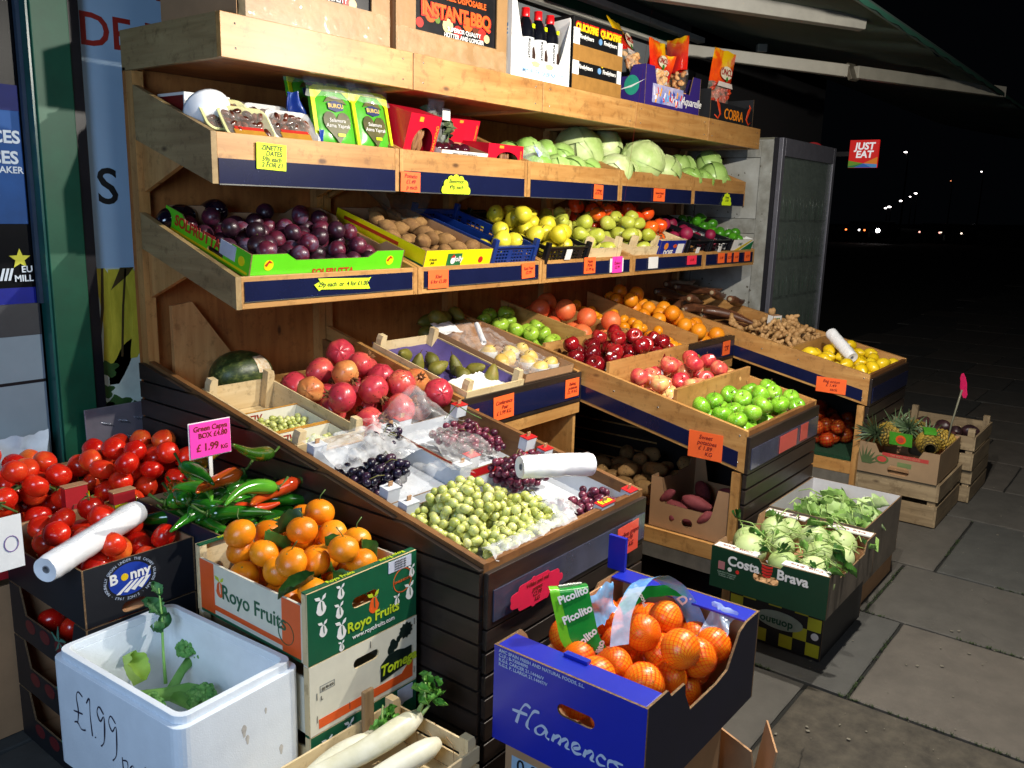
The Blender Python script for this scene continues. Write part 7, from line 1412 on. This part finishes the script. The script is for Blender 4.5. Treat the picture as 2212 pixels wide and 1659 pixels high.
# daikon crate
woodcrate('fruit_crate', 'pale wooden crate of long white radishes at the bottom edge', (.93, 1.165, .235), (.475, .295, .098), post=.03, slats=2, gap=.22, pw=.028, t=.006)
pst = tag(MB().box((0, 0, 0), (.035, .012, .16)).build('wood_stake', wood('stake', '#a98a62', '#7d5f3e', 'Z', .7), None, bevel=.004), 'brown wooden stake standing at the far side of the radish crate', 'stake'); pst.location = (1.285, 1.438, .26)
carton('support_box', 'grey box under the radish crate', (.95, 1.18, .004), (.43, .27, .228), plain('grey_box', '#55504a', .7), CARD)
RAD = fruit('skin_white_radish', [(.3, '#cfc9a8'), (.6, '#e6e2cc'), (.85, '#efece0')], .4, 12, rv=.2, bump=.15); RADT = fruit('radish_leaf', [(.3, '#3f7a24'), (.7, '#74ad46')], .5, 24, rv=.4)
for k, (p, a, b, L_, r_, lb_) in enumerate((((1.37, 1.335, .36), PI - .14, .10, .42, .030, 'top long white radish with fresh green leaves'), ((1.36, 1.27, .325), PI - .05, .05, .36, .028, 'white radish lying under the top one'), ((1.27, 1.385, .325), PI - .1, .05, .26, .030, 'stubby white radish with small leaves at the far side'), ((1.36, 1.41, .29), PI + .02, 0, .36, .028, 'white radish low in the crate'))):
    t = T('white_radish', lb_, 'radish', p, (0, b, a)); mb = MB(); pts = [(L_ * q / 12, .012 * math.sin(q * .5 + k), .004 * math.sin(q * .7)) for q in range(13)]; rd = [r_ * (.55 if q == 0 else .9 if q == 1 else 1 - .75 * (q / 12) ** 2.2) for q in range(13)]; mb.tube(pts, rd, 16); mb.build('root', RAD, t)
    if k in (0, 2):
        R = random.Random(k); LFm = leafmesh('leaf', RADT, .05, .032, .015, .006, k, .02)
        for q in range(26 if k == 0 else 16): inst(LFm, 'leaf', t, Matrix.Translation((-.012 - R.uniform(0, .05), R.uniform(-.02, .02), R.uniform(.0, .075 if k == 0 else .04))) @ Euler((R.uniform(-.6, 1.2), R.uniform(-.6, .6), R.uniform(0, 6.28))).to_matrix().to_4x4() @ Matrix.Scale(R.uniform(.35, .75), 4))
        mb = MB(); mb.tube([(0, 0, .01), (-.02, .005, .04), (-.03, 0, .08)], [.008, .004, .002], 6); mb.tube([(0, .005, .0), (-.03, .01, .02)], [.007, .003], 6); mb.build('leaf_stalk', STALK, t)
for k in range(7):
    R = random.Random(k + 50); x = 1.38 + R.uniform(-.03, .02); yy = R.uniform(1.19, 1.40); o = tubeobj('root_hair', [(x, yy, .34), (x + .015, yy - .01, .31), (x + .01, yy - .02, .27 - R.uniform(0, .03)), (x + .018, yy - .03, .25)], [.0012, .001, .0008, .0004], plain('root_tan', '#a57a4a', .8), None, 5); tag(o, 'thin brown root hair hanging on the right of the radish crate', 'root', 'radish root hairs')

# ================================================================ boxes in front of the bins
FLB = plain('flamenco_blue', '#1526a8', .38, .05, 5, coat=.15); FLN = plain('flamenco_navy', '#0c0f2c', .6, .12, 5)
fx = T('orange_carton', 'large blue cardboard box marked flamenco full of netted oranges', 'box', (1.44, .745, .345)); L, D, H = .585, .41, .245
def fw(face, org, poly, mats, holes=(), name='side_panel', t=.006): mb = MB(); mb.plate(poly, t, F(face, org), holes, 0, 1, 2); return mb.build(name, mats, fx)
fw('-X', (0, D, 0), rect(0, 0, D, H), [FLB, CARD, CARDE], [slot(.235, .155, .10, .03)]); fw('+X', (L, 0, 0), rect(0, 0, D, H), [FLB, CARD, CARDE])
fw('-Y', (.0065, 0, 0), [(0, 0), (L - .013, 0), (L - .013, H), (.50, H), (.46, H - .012), (.40, .155), (.34, .145), (.20, .145), (.17, .195), (.165, .225), (.10, .225), (.085, H), (0, H)], [FLN, CARD, CARDE])
fw('+Y', (L - .0065, D, 0), [(0, 0), (L - .013, 0), (L - .013, H), (.48, H), (.46, .225), (.42, .15), (.20, .15), (.15, .225), (.13, H), (0, H)], [FLB, CARD, CARDE])
for x0_, x1_, s_n in ((.0065, .075, 0), (L - .075, L - .0065, 1)):
    MB().box((x0_, .0065, H - .0062), (x1_, D - .0065, H - .0003)).build('top_flap', FLB, fx, bevel=.001)
MB().box((.062, .19, H), (.078, .255, H + .008)).build('flap_tongue', FLB, fx); MB().box((L - .078, .19, H), (L - .06, .255, H + .012)).build('flap_tongue', CARD, fx)
MB().box((L - .03, D - .02, H), (L - .018, D + .035, H + .10)).build('corner_tab', FLB, fx)
for yy in (.07, .30): MB().box((L - .2, D - .012, .15), (L - .13, D - .0065, .235)).build('inner_tab', CARD, fx) if yy < .1 else None
MB().box((.0065, .0065, .002), (L - .0065, D - .0065, .008)).build('base', CARD, fx)
SIL = plain('silver_text', '#b9c6dc', .3, .03)
def sc_(pts, dx): return [(x + dx, y_) for x, y_ in pts]
pen(fx, F('-X', (0, .41, -.004)), [
 [(.112, .128), (.098, .132), (.084, .112), (.072, .075)], [(.060, .104), (.104, .108)],
 [(.138, .128), (.122, .124), (.108, .098), (.104, .080), (.112, .074)],
 [(.160, .092), (.146, .098), (.130, .086), (.130, .074), (.144, .074), (.160, .092), (.158, .076), (.168, .072)],
 [(.182, .092), (.176, .072)], [(.178, .080), (.194, .094), (.200, .088), (.195, .072)], [(.197, .080), (.213, .094), (.219, .088), (.214, .074), (.224, .072)],
 [(.234, .080), (.250, .088), (.246, .097), (.234, .092), (.230, .080), (.240, .071), (.256, .076)],
 [(.268, .092), (.262, .072)], [(.264, .080), (.280, .094), (.286, .088), (.281, .074), (.290, .072)],
 [(.318, .090), (.306, .096), (.296, .084), (.302, .072), (.318, .075)],
 [(.338, .095), (.326, .090), (.326, .074), (.342, .074), (.350, .086), (.340, .095), (.362, .098)]], .0042, SIL)
lettering(fx, 'AMC SPAIN FRESH AND NATURAL FOODS, S.L.\nC.I.F.: B-73504090\nR.G.S. CARCER 21.14446/V\nR.G.S. P. LLARGA 21.14447/V', F('-X', (0, .395, .218)), .0115, SIL, bold=.015, align='LEFT')
NM_ = [orange_mesh('orange', NETO, .041, .97, k) for k in range(2)]
pts = settle(30, .03, .55, 0, .385, .042, 111, .12, cx=.30, cy=.16, fs=1.1001); heap('netted_orange', NM_, FR(1.452, .757, .40), pts, .041, 'bright orange in red netting inside the blue flamenco box', 'orange', 'netted oranges in the blue box', 25)
mb = MB()
for (x, y_, z_, q) in pts: mb.lathe([(max(1e-4, math.sin(PI * i / 12)) * (q + .0018), -math.cos(PI * i / 12) * (q + .0018)) for i in range(13)], 20, 0, Matrix.Translation((1.452 + x, .757 + y_, .40 + z_)) @ Matrix.Rotation(x * 9, 4, 'Z') @ Matrix.Rotation(1.1 + y_ * 5, 4, 'X'), uv=True)
tag(mb.build('net_bag', net_mat('orange_net', '#e8340c', 20, .13)), 'fine red net bags around the oranges in the blue box', 'net bag')
GB_ = plain('label_green', '#1f8f35', .25, .1, coat=.4); GB2 = plain('label_lime', '#74c828', .3); SKY = film('sky_film', '#6aa6dc', .8, .12, .2); PWF = film('pale_film', '#b8cde8', .55, .15, .3)
def ribbon(name, label, pts, w, mat, wd=(0, 1, 0), texts=(), n=40):
    P = [Vector(p) for p in pts]; wd = Vector(wd)
    def c(t):
        s = t * (len(P) - 1); i = min(int(s), len(P) - 2); f = s - i; p0 = P[max(i - 1, 0)]; p1 = P[i]; p2 = P[i + 1]; p3 = P[min(i + 2, len(P) - 1)]
        return .5 * ((2 * p1) + (-p0 + p2) * f + (2 * p0 - 5 * p1 + 4 * p2 - p3) * f * f + (-p0 + 3 * p1 - 3 * p2 + p3) * f ** 3)
    o = T(name, label, 'label strip', (0, 0, 0)); MB().grid(lambda u, v: c(v) + wd * (u - .5) * w + Vector((0, 0, .003 * noise.noise(c(v) * 40 + wd * u * 3))), 4, n).build('strip', mat, o)
    for (t, s_, body, m_) in texts:
        a = c(t); b = c(min(1, t + .02)); dy = (a - b).normalized(); nx = wd.cross(dy).normalized(); wx = wd.normalized()
        if nx.z < 0 and abs(nx.z) > .2: nx = -nx; wx = -wx
        wx2 = dy.cross(nx).normalized(); M = Matrix((( wx2.x, dy.x, nx.x, a.x + nx.x * .003), (wx2.y, dy.y, nx.y, a.y + nx.y * .003), (wx2.z, dy.z, nx.z, a.z + nx.z * .003), (0, 0, 0, 1))); lettering(o, body, M, s_, m_, bold=.03, rot=.15)
    return o
# green label band rising from the left, its face towards the pavement
Q = lambda x, yy, z_: (x, yy, z_)
gl = [Q(1.625, 1.075, .70), Q(1.605, 1.055, .705), Q(1.600, 1.045, .685), Q(1.600, 1.03, .64), Q(1.600, 1.01, .585), Q(1.625, .985, .55), Q(1.68, .95, .545)]
ribbon('bag_label', 'green and lime band printed Picolito curling up out of the box', gl, .085, GB_, (.80, -.60, .05), ((.30, .026, 'Picolito', WHITE), (.48, .026, 'Picolito', WHITE), (.66, .026, 'Picolito', WHITE), (.84, .026, 'Picolito', WHITE), (.08, .026, 'colito', WHITE)))
ribbon('bag_label', 'lime edge strip beside the green Picolito band', [(p[0] - .034, p[1] + .026, p[2] + .001) for p in gl], .024, GB2, (.80, -.60, .05))
ribbon('bag_label', 'green printed band lying behind the middle oranges', [Q(1.72, .98, .63), Q(1.80, .97, .645), Q(1.88, .95, .635), Q(1.95, .92, .615)], .03, GB_, (0, .5, .85), ((.3, .02, 'Picolito', WHITE),))
ribbon('bag_label', 'sky blue plastic loop arching over the netted oranges', [Q(1.72, .95, .685), Q(1.78, .955, .695), Q(1.85, .95, .68), Q(1.91, .935, .64), Q(1.945, .91, .585), Q(1.955, .88, .53), Q(1.95, .84, .50)], .05, SKY, (.5, -.8, .25), ((.62, .035, 'D.', WHITE),))
ribbon('bag_label', 'pale translucent half of the blue plastic loop', [Q(1.58, .90, .62), Q(1.63, .925, .66), Q(1.69, .94, .685), Q(1.74, .95, .692)], .045, PWF, (.5, -.8, .25))
film_sheet('plastic_bag', 'crumpled pale blue film at the right corner of the blue box', lambda u, v: (1.86 + .12 * u, .78 + .08 * v, .52 + .07 * u), PWF, 20, 14, .03, 16, 'plastic bag', sd=71)
film_sheet('plastic_bag', 'blue film behind the green band at the back left of the box', lambda u, v: (1.66 + .16 * u, 1.04 + .04 * v, .57 + .07 * v), SKY, 20, 14, .022, 18, 'plastic bag', sd=73)
b2 = carton('support_box', 'pale blue and brown box under the flamenco box', (1.475, .80, .004), (.50, .34, .335), CARD, CARD); decal(b2, 'blue_panel', rect(.02, .02, .32, .29), F('-X', (0, .34, 0)), plain('ice_blue', '#a9c6dc', .5)); lettering(b2, '0 08 0', F('-X', (0, .24, .27)), .05, INKB, proud=.003)
lc = T('leaning_carton', 'flattened brown carton leaning behind the right side of the blue box', 'cardboard', (2.03, .70, .0), (0, 0, 0)); mb = MB(); mb.plate([(0, 0), (.40, 0), (.40, .20), (.34, .25), (.02, .20)], .006, F('+X', (0, 0, 0)) @ Matrix.Rotation(.0, 4, 'Y')); ob_ = mb.build('sheet', CARD, lc); ob_.rotation_euler = (0, -.12, -.25); mb = MB(); mb.plate([(0, 0), (.2, 0), (.18, .17), (.0, .19)], .005, F('-Y', (.02, -.02, 0))); ob2 = mb.build('flap', CARD, lc); ob2.rotation_euler = (.1, 0, .5)

# kohlrabi, kale and the crate beneath
CBG = plain('costa_green', '#0c3a26', .4, .06, coat=.1)
kbx = T('kohlrabi_box', 'dark green cardboard box printed Costa Brava full of kohlrabi', 'box', (2.80, .80, .243)); L, D, H = .54, .43, .158
def kw(face, org, poly, mats, holes=()): mb = MB(); mb.plate(poly, .005, F(face, org), holes, 0, 1, 2); return mb.build('side_panel', mats, kbx)
BRN = plain('outer_brown', '#6e6458', .6, .2, 6)
kw('-X', (0, D, 0), [(0, 0), (D, 0), (D, H), (.27, H - .004), (.26, H - .018), (.19, H - .018), (.18, H - .004), (0, H)], [CBG, CARD, CARDE], [slot(.21, .085, .095, .03)]); kw('+X', (L, 0, 0), rect(0, 0, D, H), [CBG, CARD, CARDE])
kw('-Y', (.0055, 0, 0), [(0, 0), (L - .011, 0), (L - .011, H), (.42, H), (.40, H - .045), (.12, H - .045), (.10, H), (0, H)], [BRN, CARD, CARDE]); kw('+Y', (L - .0055, D, 0), [(0, 0), (L - .011, 0), (L - .011, H), (.42, H), (.40, H - .04), (.12, H - .04), (.10, H), (0, H)], [BRN, CARD, CARDE])
WF = plain('white_flap', '#dcdad4', .5, .04)
for (xa, xb) in ((.0055, .05), (L - .05, L - .0055)):
    for (ya, yb_) in ((.006, .17), (.26, D - .006)):
        f_ = MB().box((xa, ya, H - .0052), (xb, yb_, H - .0004)).build('top_flap', WF, kbx); lettering(kbx, 'Costa  Brava', F('Zx', ((xa + xb) / 2, (ya + yb_) / 2, H - .0008)), .022, INKR, proud=.001, rot=PI if xa < .1 else 0)
MB().box((.0055, .0055, .002), (L - .0055, D - .0055, .008)).build('base', CARD, kbx)
MK = F('-X', (0, D, 0)); lettering(kbx, 'Costa', MK @ Matrix.Translation((.125, .115, 0)), .05, WHITE, bold=.03); lettering(kbx, 'Brava', MK @ Matrix.Translation((.305, .115, 0)), .05, WHITE, bold=.03)
for q in range(4): decal(kbx, 'apple_logo', [(.213 + (.022 - .002 * q) * (u - .5) * 2 * (.9 if q in (0, 3) else 1), .138 - .0115 * q - .004 * math.sin(PI * u) + s_) for u, s_ in [(k / 6, 0) for k in range(7)] + [(1 - k / 6, -.008) for k in range(7)]], MK, plain('logo_bright_red', '#e0322a', .4), .001)
decal(kbx, 'apple_logo', [(.213, .148), (.205, .156), (.212, .156)], MK, WHITE, .001); decal(kbx, 'print_block', rect(.03, .075, .055, .105), MK, plain('print_pink', '#b9787a', .5), .001); decal(kbx, 'print_block', circ(.075, .082, .008, 12), MK, WHITE, .001); decal(kbx, 'print_block', circ(.105, .080, .007, 12), MK, plain('logo_bright_red', '#e0322a', .4), .001)
lettering(kbx, 'Costa Brava Fruticultors\nCategoria I  Origen ES\nProducto de Espana', MK @ Matrix.Translation((.065, .058, 0)), .0075, plain('print_pale', '#8fa898', .5))
kbx2 = carton('yellow_crate', 'black and yellow chequered carton under the kohlrabi box', (2.955, .85, .003), (.48, .36, .235), BLACKP, CARD, t=.005)
YC = plain('chequer_yellow', '#c6c428', .45, .08)
for i_ in range(7):
    for j in range(4):
        if (i_ + j) % 2 == 0 and not (i_ in (2, 3, 4) and j in (1, 2)): decal(kbx2, 'chequer', rect(.005 + i_ * .05, .01 + j * .05, .055 + i_ * .05, .06 + j * .05), F('-X', (0, .36, 0)), YC)
decal(kbx2, 'oval_label', circ(.20, .11, .09, 26, .035), F('-X', (0, .36, 0)), plain('oval_pale', '#a9b9a4', .5), .0016); lettering(kbx2, 'donano', F('-X', (0, .17, .10)), .042, DG, proud=.003, rot=PI, bold=.02); decal(kbx2, 'round_mark', circ(.335, .09, .014, 14), F('-X', (0, .36, 0)), WHITE, .0018)
decal(kbx2, 'yellow_edge', [(.0, .20), (.40, .20), (.40, .234), (.0, .234)], F('-Y', (.03, 0, 0)), plain('bright_yellow', '#e3e01c', .45))
KM = [orange_mesh('kohlrabi', KOH, .043, .88, k) for k in range(3)]; R = random.Random(9)
KP = [(2.89, 1.12, .40), (2.88, .99, .385), (2.93, .90, .37), (3.03, 1.06, .385), (3.12, 1.12, .40), (3.17, .98, .39), (3.06, .92, .375), (3.22, 1.10, .38), (3.0, 1.17, .38), (3.25, .90, .37), (3.1, .86, .37), (2.86, .86, .36)]
for k, (x, yy, z_) in enumerate(KP): tag(inst(KM[k % 3], 'kohlrabi', None, Matrix.Translation((x, yy, z_ - .015)) @ rrot(R) @ Matrix.Scale(1.25 + .2 * R.random(), 4)), 'pale green kohlrabi bulb among stalks in the Costa Brava box', 'kohlrabi', 'kohlrabi in the box')
LK = [leafmesh('leaf', LEAFL, .075, .04, .03, .01, k, .03) for k in range(3)] + [leafmesh('leaf', LEAF, .08, .05, .03, .012, 7, .035)]
kl = T('kohlrabi_leaves', 'tangle of thin stalks and green leaves over the kohlrabi', 'leaves', (3.06, 1.0, .36)); mbs = MB()
for k in range(80):
    a = R.uniform(0, 6.28); x = R.uniform(-.22, .22); yy = R.uniform(-.17, .17); z_ = R.uniform(.0, .06); L_ = R.uniform(.07, .15); e = Vector((x + L_ * math.cos(a), yy + L_ * math.sin(a), z_ + R.uniform(-.01, .05)))
    e.x = max(-.25, min(.25, e.x)); e.y = max(-.2, min(.2, e.y)); m_ = Vector((x, yy, z_)).lerp(e, .5) + Vector((0, 0, .02))
    mbs.tube([(x, yy, z_), m_, e], [.0028, .0022, .0016], 5)
    if k % 2 == 0: inst(LK[R.randrange(4)], 'leaf', kl, Matrix.Translation(e) @ Euler((R.uniform(-.5, .8), R.uniform(-.6, .6), a - PI / 2)).to_matrix().to_4x4() @ Matrix.Scale(R.uniform(.3, .75), 4))
mbs.build('stalks', STALK, kl)
kb3 = carton('greens_box', 'cardboard box with a white inside holding leafy greens, behind the kohlrabi', (3.42, .86, .12), (.54, .40, .26), BRN, plain('white_inside', '#bdbbbd', .6, .05), sloty=None, slotx=(.5, .62, .08, .025))
carton('support_box', 'low brown box under the leafy greens box', (3.45, .88, .003), (.55, .36, .115), CARD, CARD)
gn = T('leafy_greens', 'heap of pale ribbed leafy greens in the white lined box', 'greens', (3.70, 1.06, .285)); mbs = MB(); LKG = [leafmesh('leaf', fruit('greens_leaf', [(.3, '#7fa350'), (.6, '#a8c47c'), (.85, '#cfddab')], .5, 16, rv=.5), .11, .055, .035, .014, k, .03) for k in range(3)]
for k in range(95):
    a = R.choice([2.2, 2.6, 3.0, 3.6]) + R.uniform(-.5, .5); x = R.uniform(-.24, .12); yy = R.uniform(-.15, .15)
    inst(LKG[k % 3], 'leaf', gn, Matrix.Translation((x, yy, -.02 + .0006 * k)) @ Euler((R.uniform(-.1, .7), R.uniform(-.8, .8), a)).to_matrix().to_4x4() @ Matrix.Scale(R.uniform(.7, 1.1), 4))
    if k % 3 == 0: mbs.tube([(x, yy, .03 + .0009 * k), (x + .05 * math.cos(a), yy + .05 * math.sin(a), .05 + .0009 * k), (x + .10 * math.cos(a), yy + .1 * math.sin(a), .03 + .0009 * k)], [.004, .003, .002], 5)
mbs.build('stalks', STALK, gn)
# pineapples
GWD = lambda ax: wood('grey_raw_' + ax, '#a08c6c', '#6f5d44', ax, .75)
wc = woodcrate('slatted_crate', 'weathered wooden crate on the pavement under the pineapple box', (4.72, .85, .004), (.55, .42, .235), post=.0, slats=2, gap=.22, mat=GWD, t=.012, pw=.04)
pbx = carton('pineapple_box', 'worn brown printed box of pineapples', (4.705, .865, .243), (.50, .40, .165), plain('brown_print', '#94795a', .6, .12, 6), CARD, slotx=(.52, .22, .11, .05), px='dip')
MX = F('-X', (0, .40, 0)); decal(pbx, 'red_band', rect(.12, .105, .35, .125), MX, plain('faded_red', '#b03a34', .5)); lettering(pbx, 'THE BEST FRUITS GOLD', MX @ Matrix.Translation((.235, .115, .0012)), .014, plain('faded_gold', '#c98a6a', .5)); decal(pbx, 'oval_logo', circ(.12, .085, .035, 22, .024), MX, plain('logo_dark', '#5a6a3a', .5), .0016); decal(pbx, 'oval_logo', circ(.12, .087, .024, 22, .016), MX, plain('faded_red2', '#c0453a', .5), .0024)
for q in range(7): an = 2.3 + q * .28; decal(pbx, 'leaf_print', [(.06, .06), (.06 + .11 * math.cos(an) * .6, .06 + .11 * math.sin(an)), (.06 + .02 * math.cos(an + .5), .06 + .02 * math.sin(an + .5))] if False else [(.02, .05), (.02 + .09 * math.cos(1.9 - q * .28), .05 + .10 * math.sin(1.9 - q * .28)), (.03 + .02 * q * .3, .05)], MX, plain('leaf_print', '#4a5a34', .5), .0009 + .0002 * q)
decal(pbx, 'green_print', rect(.20, .06, .27, .085), MX, plain('green_stamp', '#6a7a4a', .5), .001)
PNA = fruit('skin_pineapple', [(.3, '#6a5a1e'), (.6, '#9a7e2a'), (.85, '#b5902f')], .7, 30, rv=.3, bump=.4); PNL = fruit('pineapple_leaf', [(.3, '#3a4a30'), (.6, '#5f7550'), (.85, '#8c9c7c')], .5, 20, rv=.3)
def pine_mesh():
    mb = MB(); n = 0; L = .16; r = .058
    mb.lathe([(max(.002, r * .93 * math.sin(PI * (.06 + .88 * i / 14)) ** .45), -L / 2 + L * i / 14) for i in range(15)], 20, 1)
    for i in range(11):
        t = (i + .5) / 11; z = -L / 2 + L * t; rr_ = r * math.sin(PI * (.06 + .88 * t)) ** .45
        for k in range(12):
            a = 2 * PI * (k + .5 * (i % 2)) / 12; c, s = math.cos(a), math.sin(a); X_ = Vector((-s, c, 0)); N_ = Vector((c, s, 0)); C_ = Vector((rr_ * c * .95, rr_ * s * .95, z)); w = rr_ * .27; h = L / 11 * .62
            vs = [C_ + X_ * w, C_ + X_ * w * .5 + Vector((0, 0, h)), C_ - X_ * w * .5 + Vector((0, 0, h)), C_ - X_ * w, C_ - X_ * w * .5 - Vector((0, 0, h)), C_ + X_ * w * .5 - Vector((0, 0, h)), C_ + N_ * .008 + Vector((0, 0, .002))]
            mb.add(vs, [(0, 1, 6), (1, 2, 6), (2, 3, 6), (3, 4, 6), (4, 5, 6), (5, 0, 6)], 0, False)
    return mb.mesh('fruit', [PNA, plain('pineapple_groove', '#4a3c18', .8)])
def crown_mesh():
    mb = MB(); R = random.Random(1)
    for k in range(44):
        a = k * 2.4; tl = .25 + .95 * (1 - k / 44); L_ = R.uniform(.09, .16); w = .007
        d = Vector((math.cos(a) * math.sin(tl), math.sin(a) * math.sin(tl), math.cos(tl))); X_ = Vector((-math.sin(a), math.cos(a), 0)); b = Vector((math.cos(a) * .012, math.sin(a) * .012, .002 * k * .5)); cv = Vector((0, 0, -1)) * .02
        vs = []
        for q in range(6): t = q / 5; p = b + d * L_ * t + cv * t * t; ww = w * (1 - t) ** .6; vs += [p + X_ * ww, p - X_ * ww]
        mb.add(vs, [(2 * q, 2 * q + 1, 2 * q + 3, 2 * q + 2) for q in range(5)], 0, True)
    return mb.mesh('crown', [PNL])
pm_, cm_ = pine_mesh(), crown_mesh()
for k, (p, a, b, lb_) in enumerate((((4.86, .96, .42), .35, 1.45, 'front pineapple lying with its crown toward the street'), ((4.86, 1.17, .425), -.5, 1.35, 'pineapple at the back left of the worn box'), ((5.03, 1.06, .44), 2.9, 1.3, 'pineapple lying crossways at the middle of the box'), ((5.08, .94, .40), 2.5, 1.3, 'pineapple half hidden at the far end of the box'), ((4.97, 1.2, .41), -.3, 1.3, 'pineapple at the wall side of the box'))):
    t = T('pineapple', lb_, 'pineapple', p, (0, 0, 0)); t.rotation_mode = 'XYZ'; t.matrix_world = Matrix.Translation(p) @ Matrix.Rotation(a + (PI if k in (1,) else 0), 4, 'Z') @ Matrix.Rotation(b, 4, 'Y'); inst(pm_, 'fruit', t); inst(cm_, 'crown', t, Matrix.Translation((0, 0, .075)) @ Matrix.Scale(.85 if k else .7, 4))
    if k == 0: tg_ = MB().box((-.075, -.03, -.03), (-.060, .03, .045)).build('swing_tag', plain('tag_green', '#4a9a2c', .4), t); 
tg1 = T('pineapple_tag', 'green card tag with an orange round badge between the pineapples', 'tag', (4.78, 1.02, .40), (0, -.25, 0)); MB().box((0, 0, 0), (.002, .115, .075)).build('card', plain('tag_green', '#3f8f2c', .4, .1, 20), tg1); mb = MB(); mb.plate(circ(.058, .036, .026, 20), .001, F('-X', (-.0002, .115, 0)) @ Matrix.Translation((0, 0, .001))); mb.build('badge', OR_, tg1); mb = MB(); mb.plate(circ(.058, .036, .016, 20), .001, F('-X', (-.0002, .115, 0)) @ Matrix.Translation((0, 0, .002))); mb.build('badge_centre', plain('faded_red2', '#c0453a', .5), tg1)
woodcrate('slatted_crate', 'weathered wooden crate of dark mangoes beyond the pineapples', (5.27, .80, .20), (.50, .46, .20), post=.04, slats=2, gap=.2, mat=GWD, t=.01, pw=.035); woodcrate('slatted_crate', 'lower wooden crate at the far end of the row', (5.30, .80, .004), (.50, .46, .19), post=.0, slats=2, gap=.2, mat=GWD, t=.01, pw=.035)
MGM = [potato_mesh('mango', fruit('skin_mango', [(.3, '#2c1c22'), (.7, '#4a2c2c')], .4, 10, rv=.3), .04, 1.2, k) for k in range(2)]
heap('mango', MGM, FR(5.29, .82, .215), settle(26, 0, .45, 0, .42, .045, 131), .045, 'dark mango in the weathered far crate', 'mango', 'mangoes in the far crate', 30)
pf = T('price_sign', 'bright pink jagged card on a thin stick above the pineapples', 'price sign', (5.045, .905, .36), (0, 0, 0)); tubeobj('stick', [(0, 0, 0), (.0, -.012, .15), (.0, -.04, .34)], .005, plain('stick_grey', '#6f6d5a', .6), pf, 6)
mb = MB(); mb.plate([(-.06, .10), (-.075, .06), (-.06, .03), (-.055, -.02), (-.03, -.06), (.02, -.10), (.06, -.09), (.075, -.06), (.055, -.02), (.045, .03), (.01, .08), (-.03, .11)], .002, Matrix.Translation((0, -.045, .36)) @ Matrix.Rotation(-.9, 4, 'Z') @ F('-X') @ Matrix.Scale(.62, 4)); mb.build('card', plain('hot_pink', '#f0246e', .5), pf)
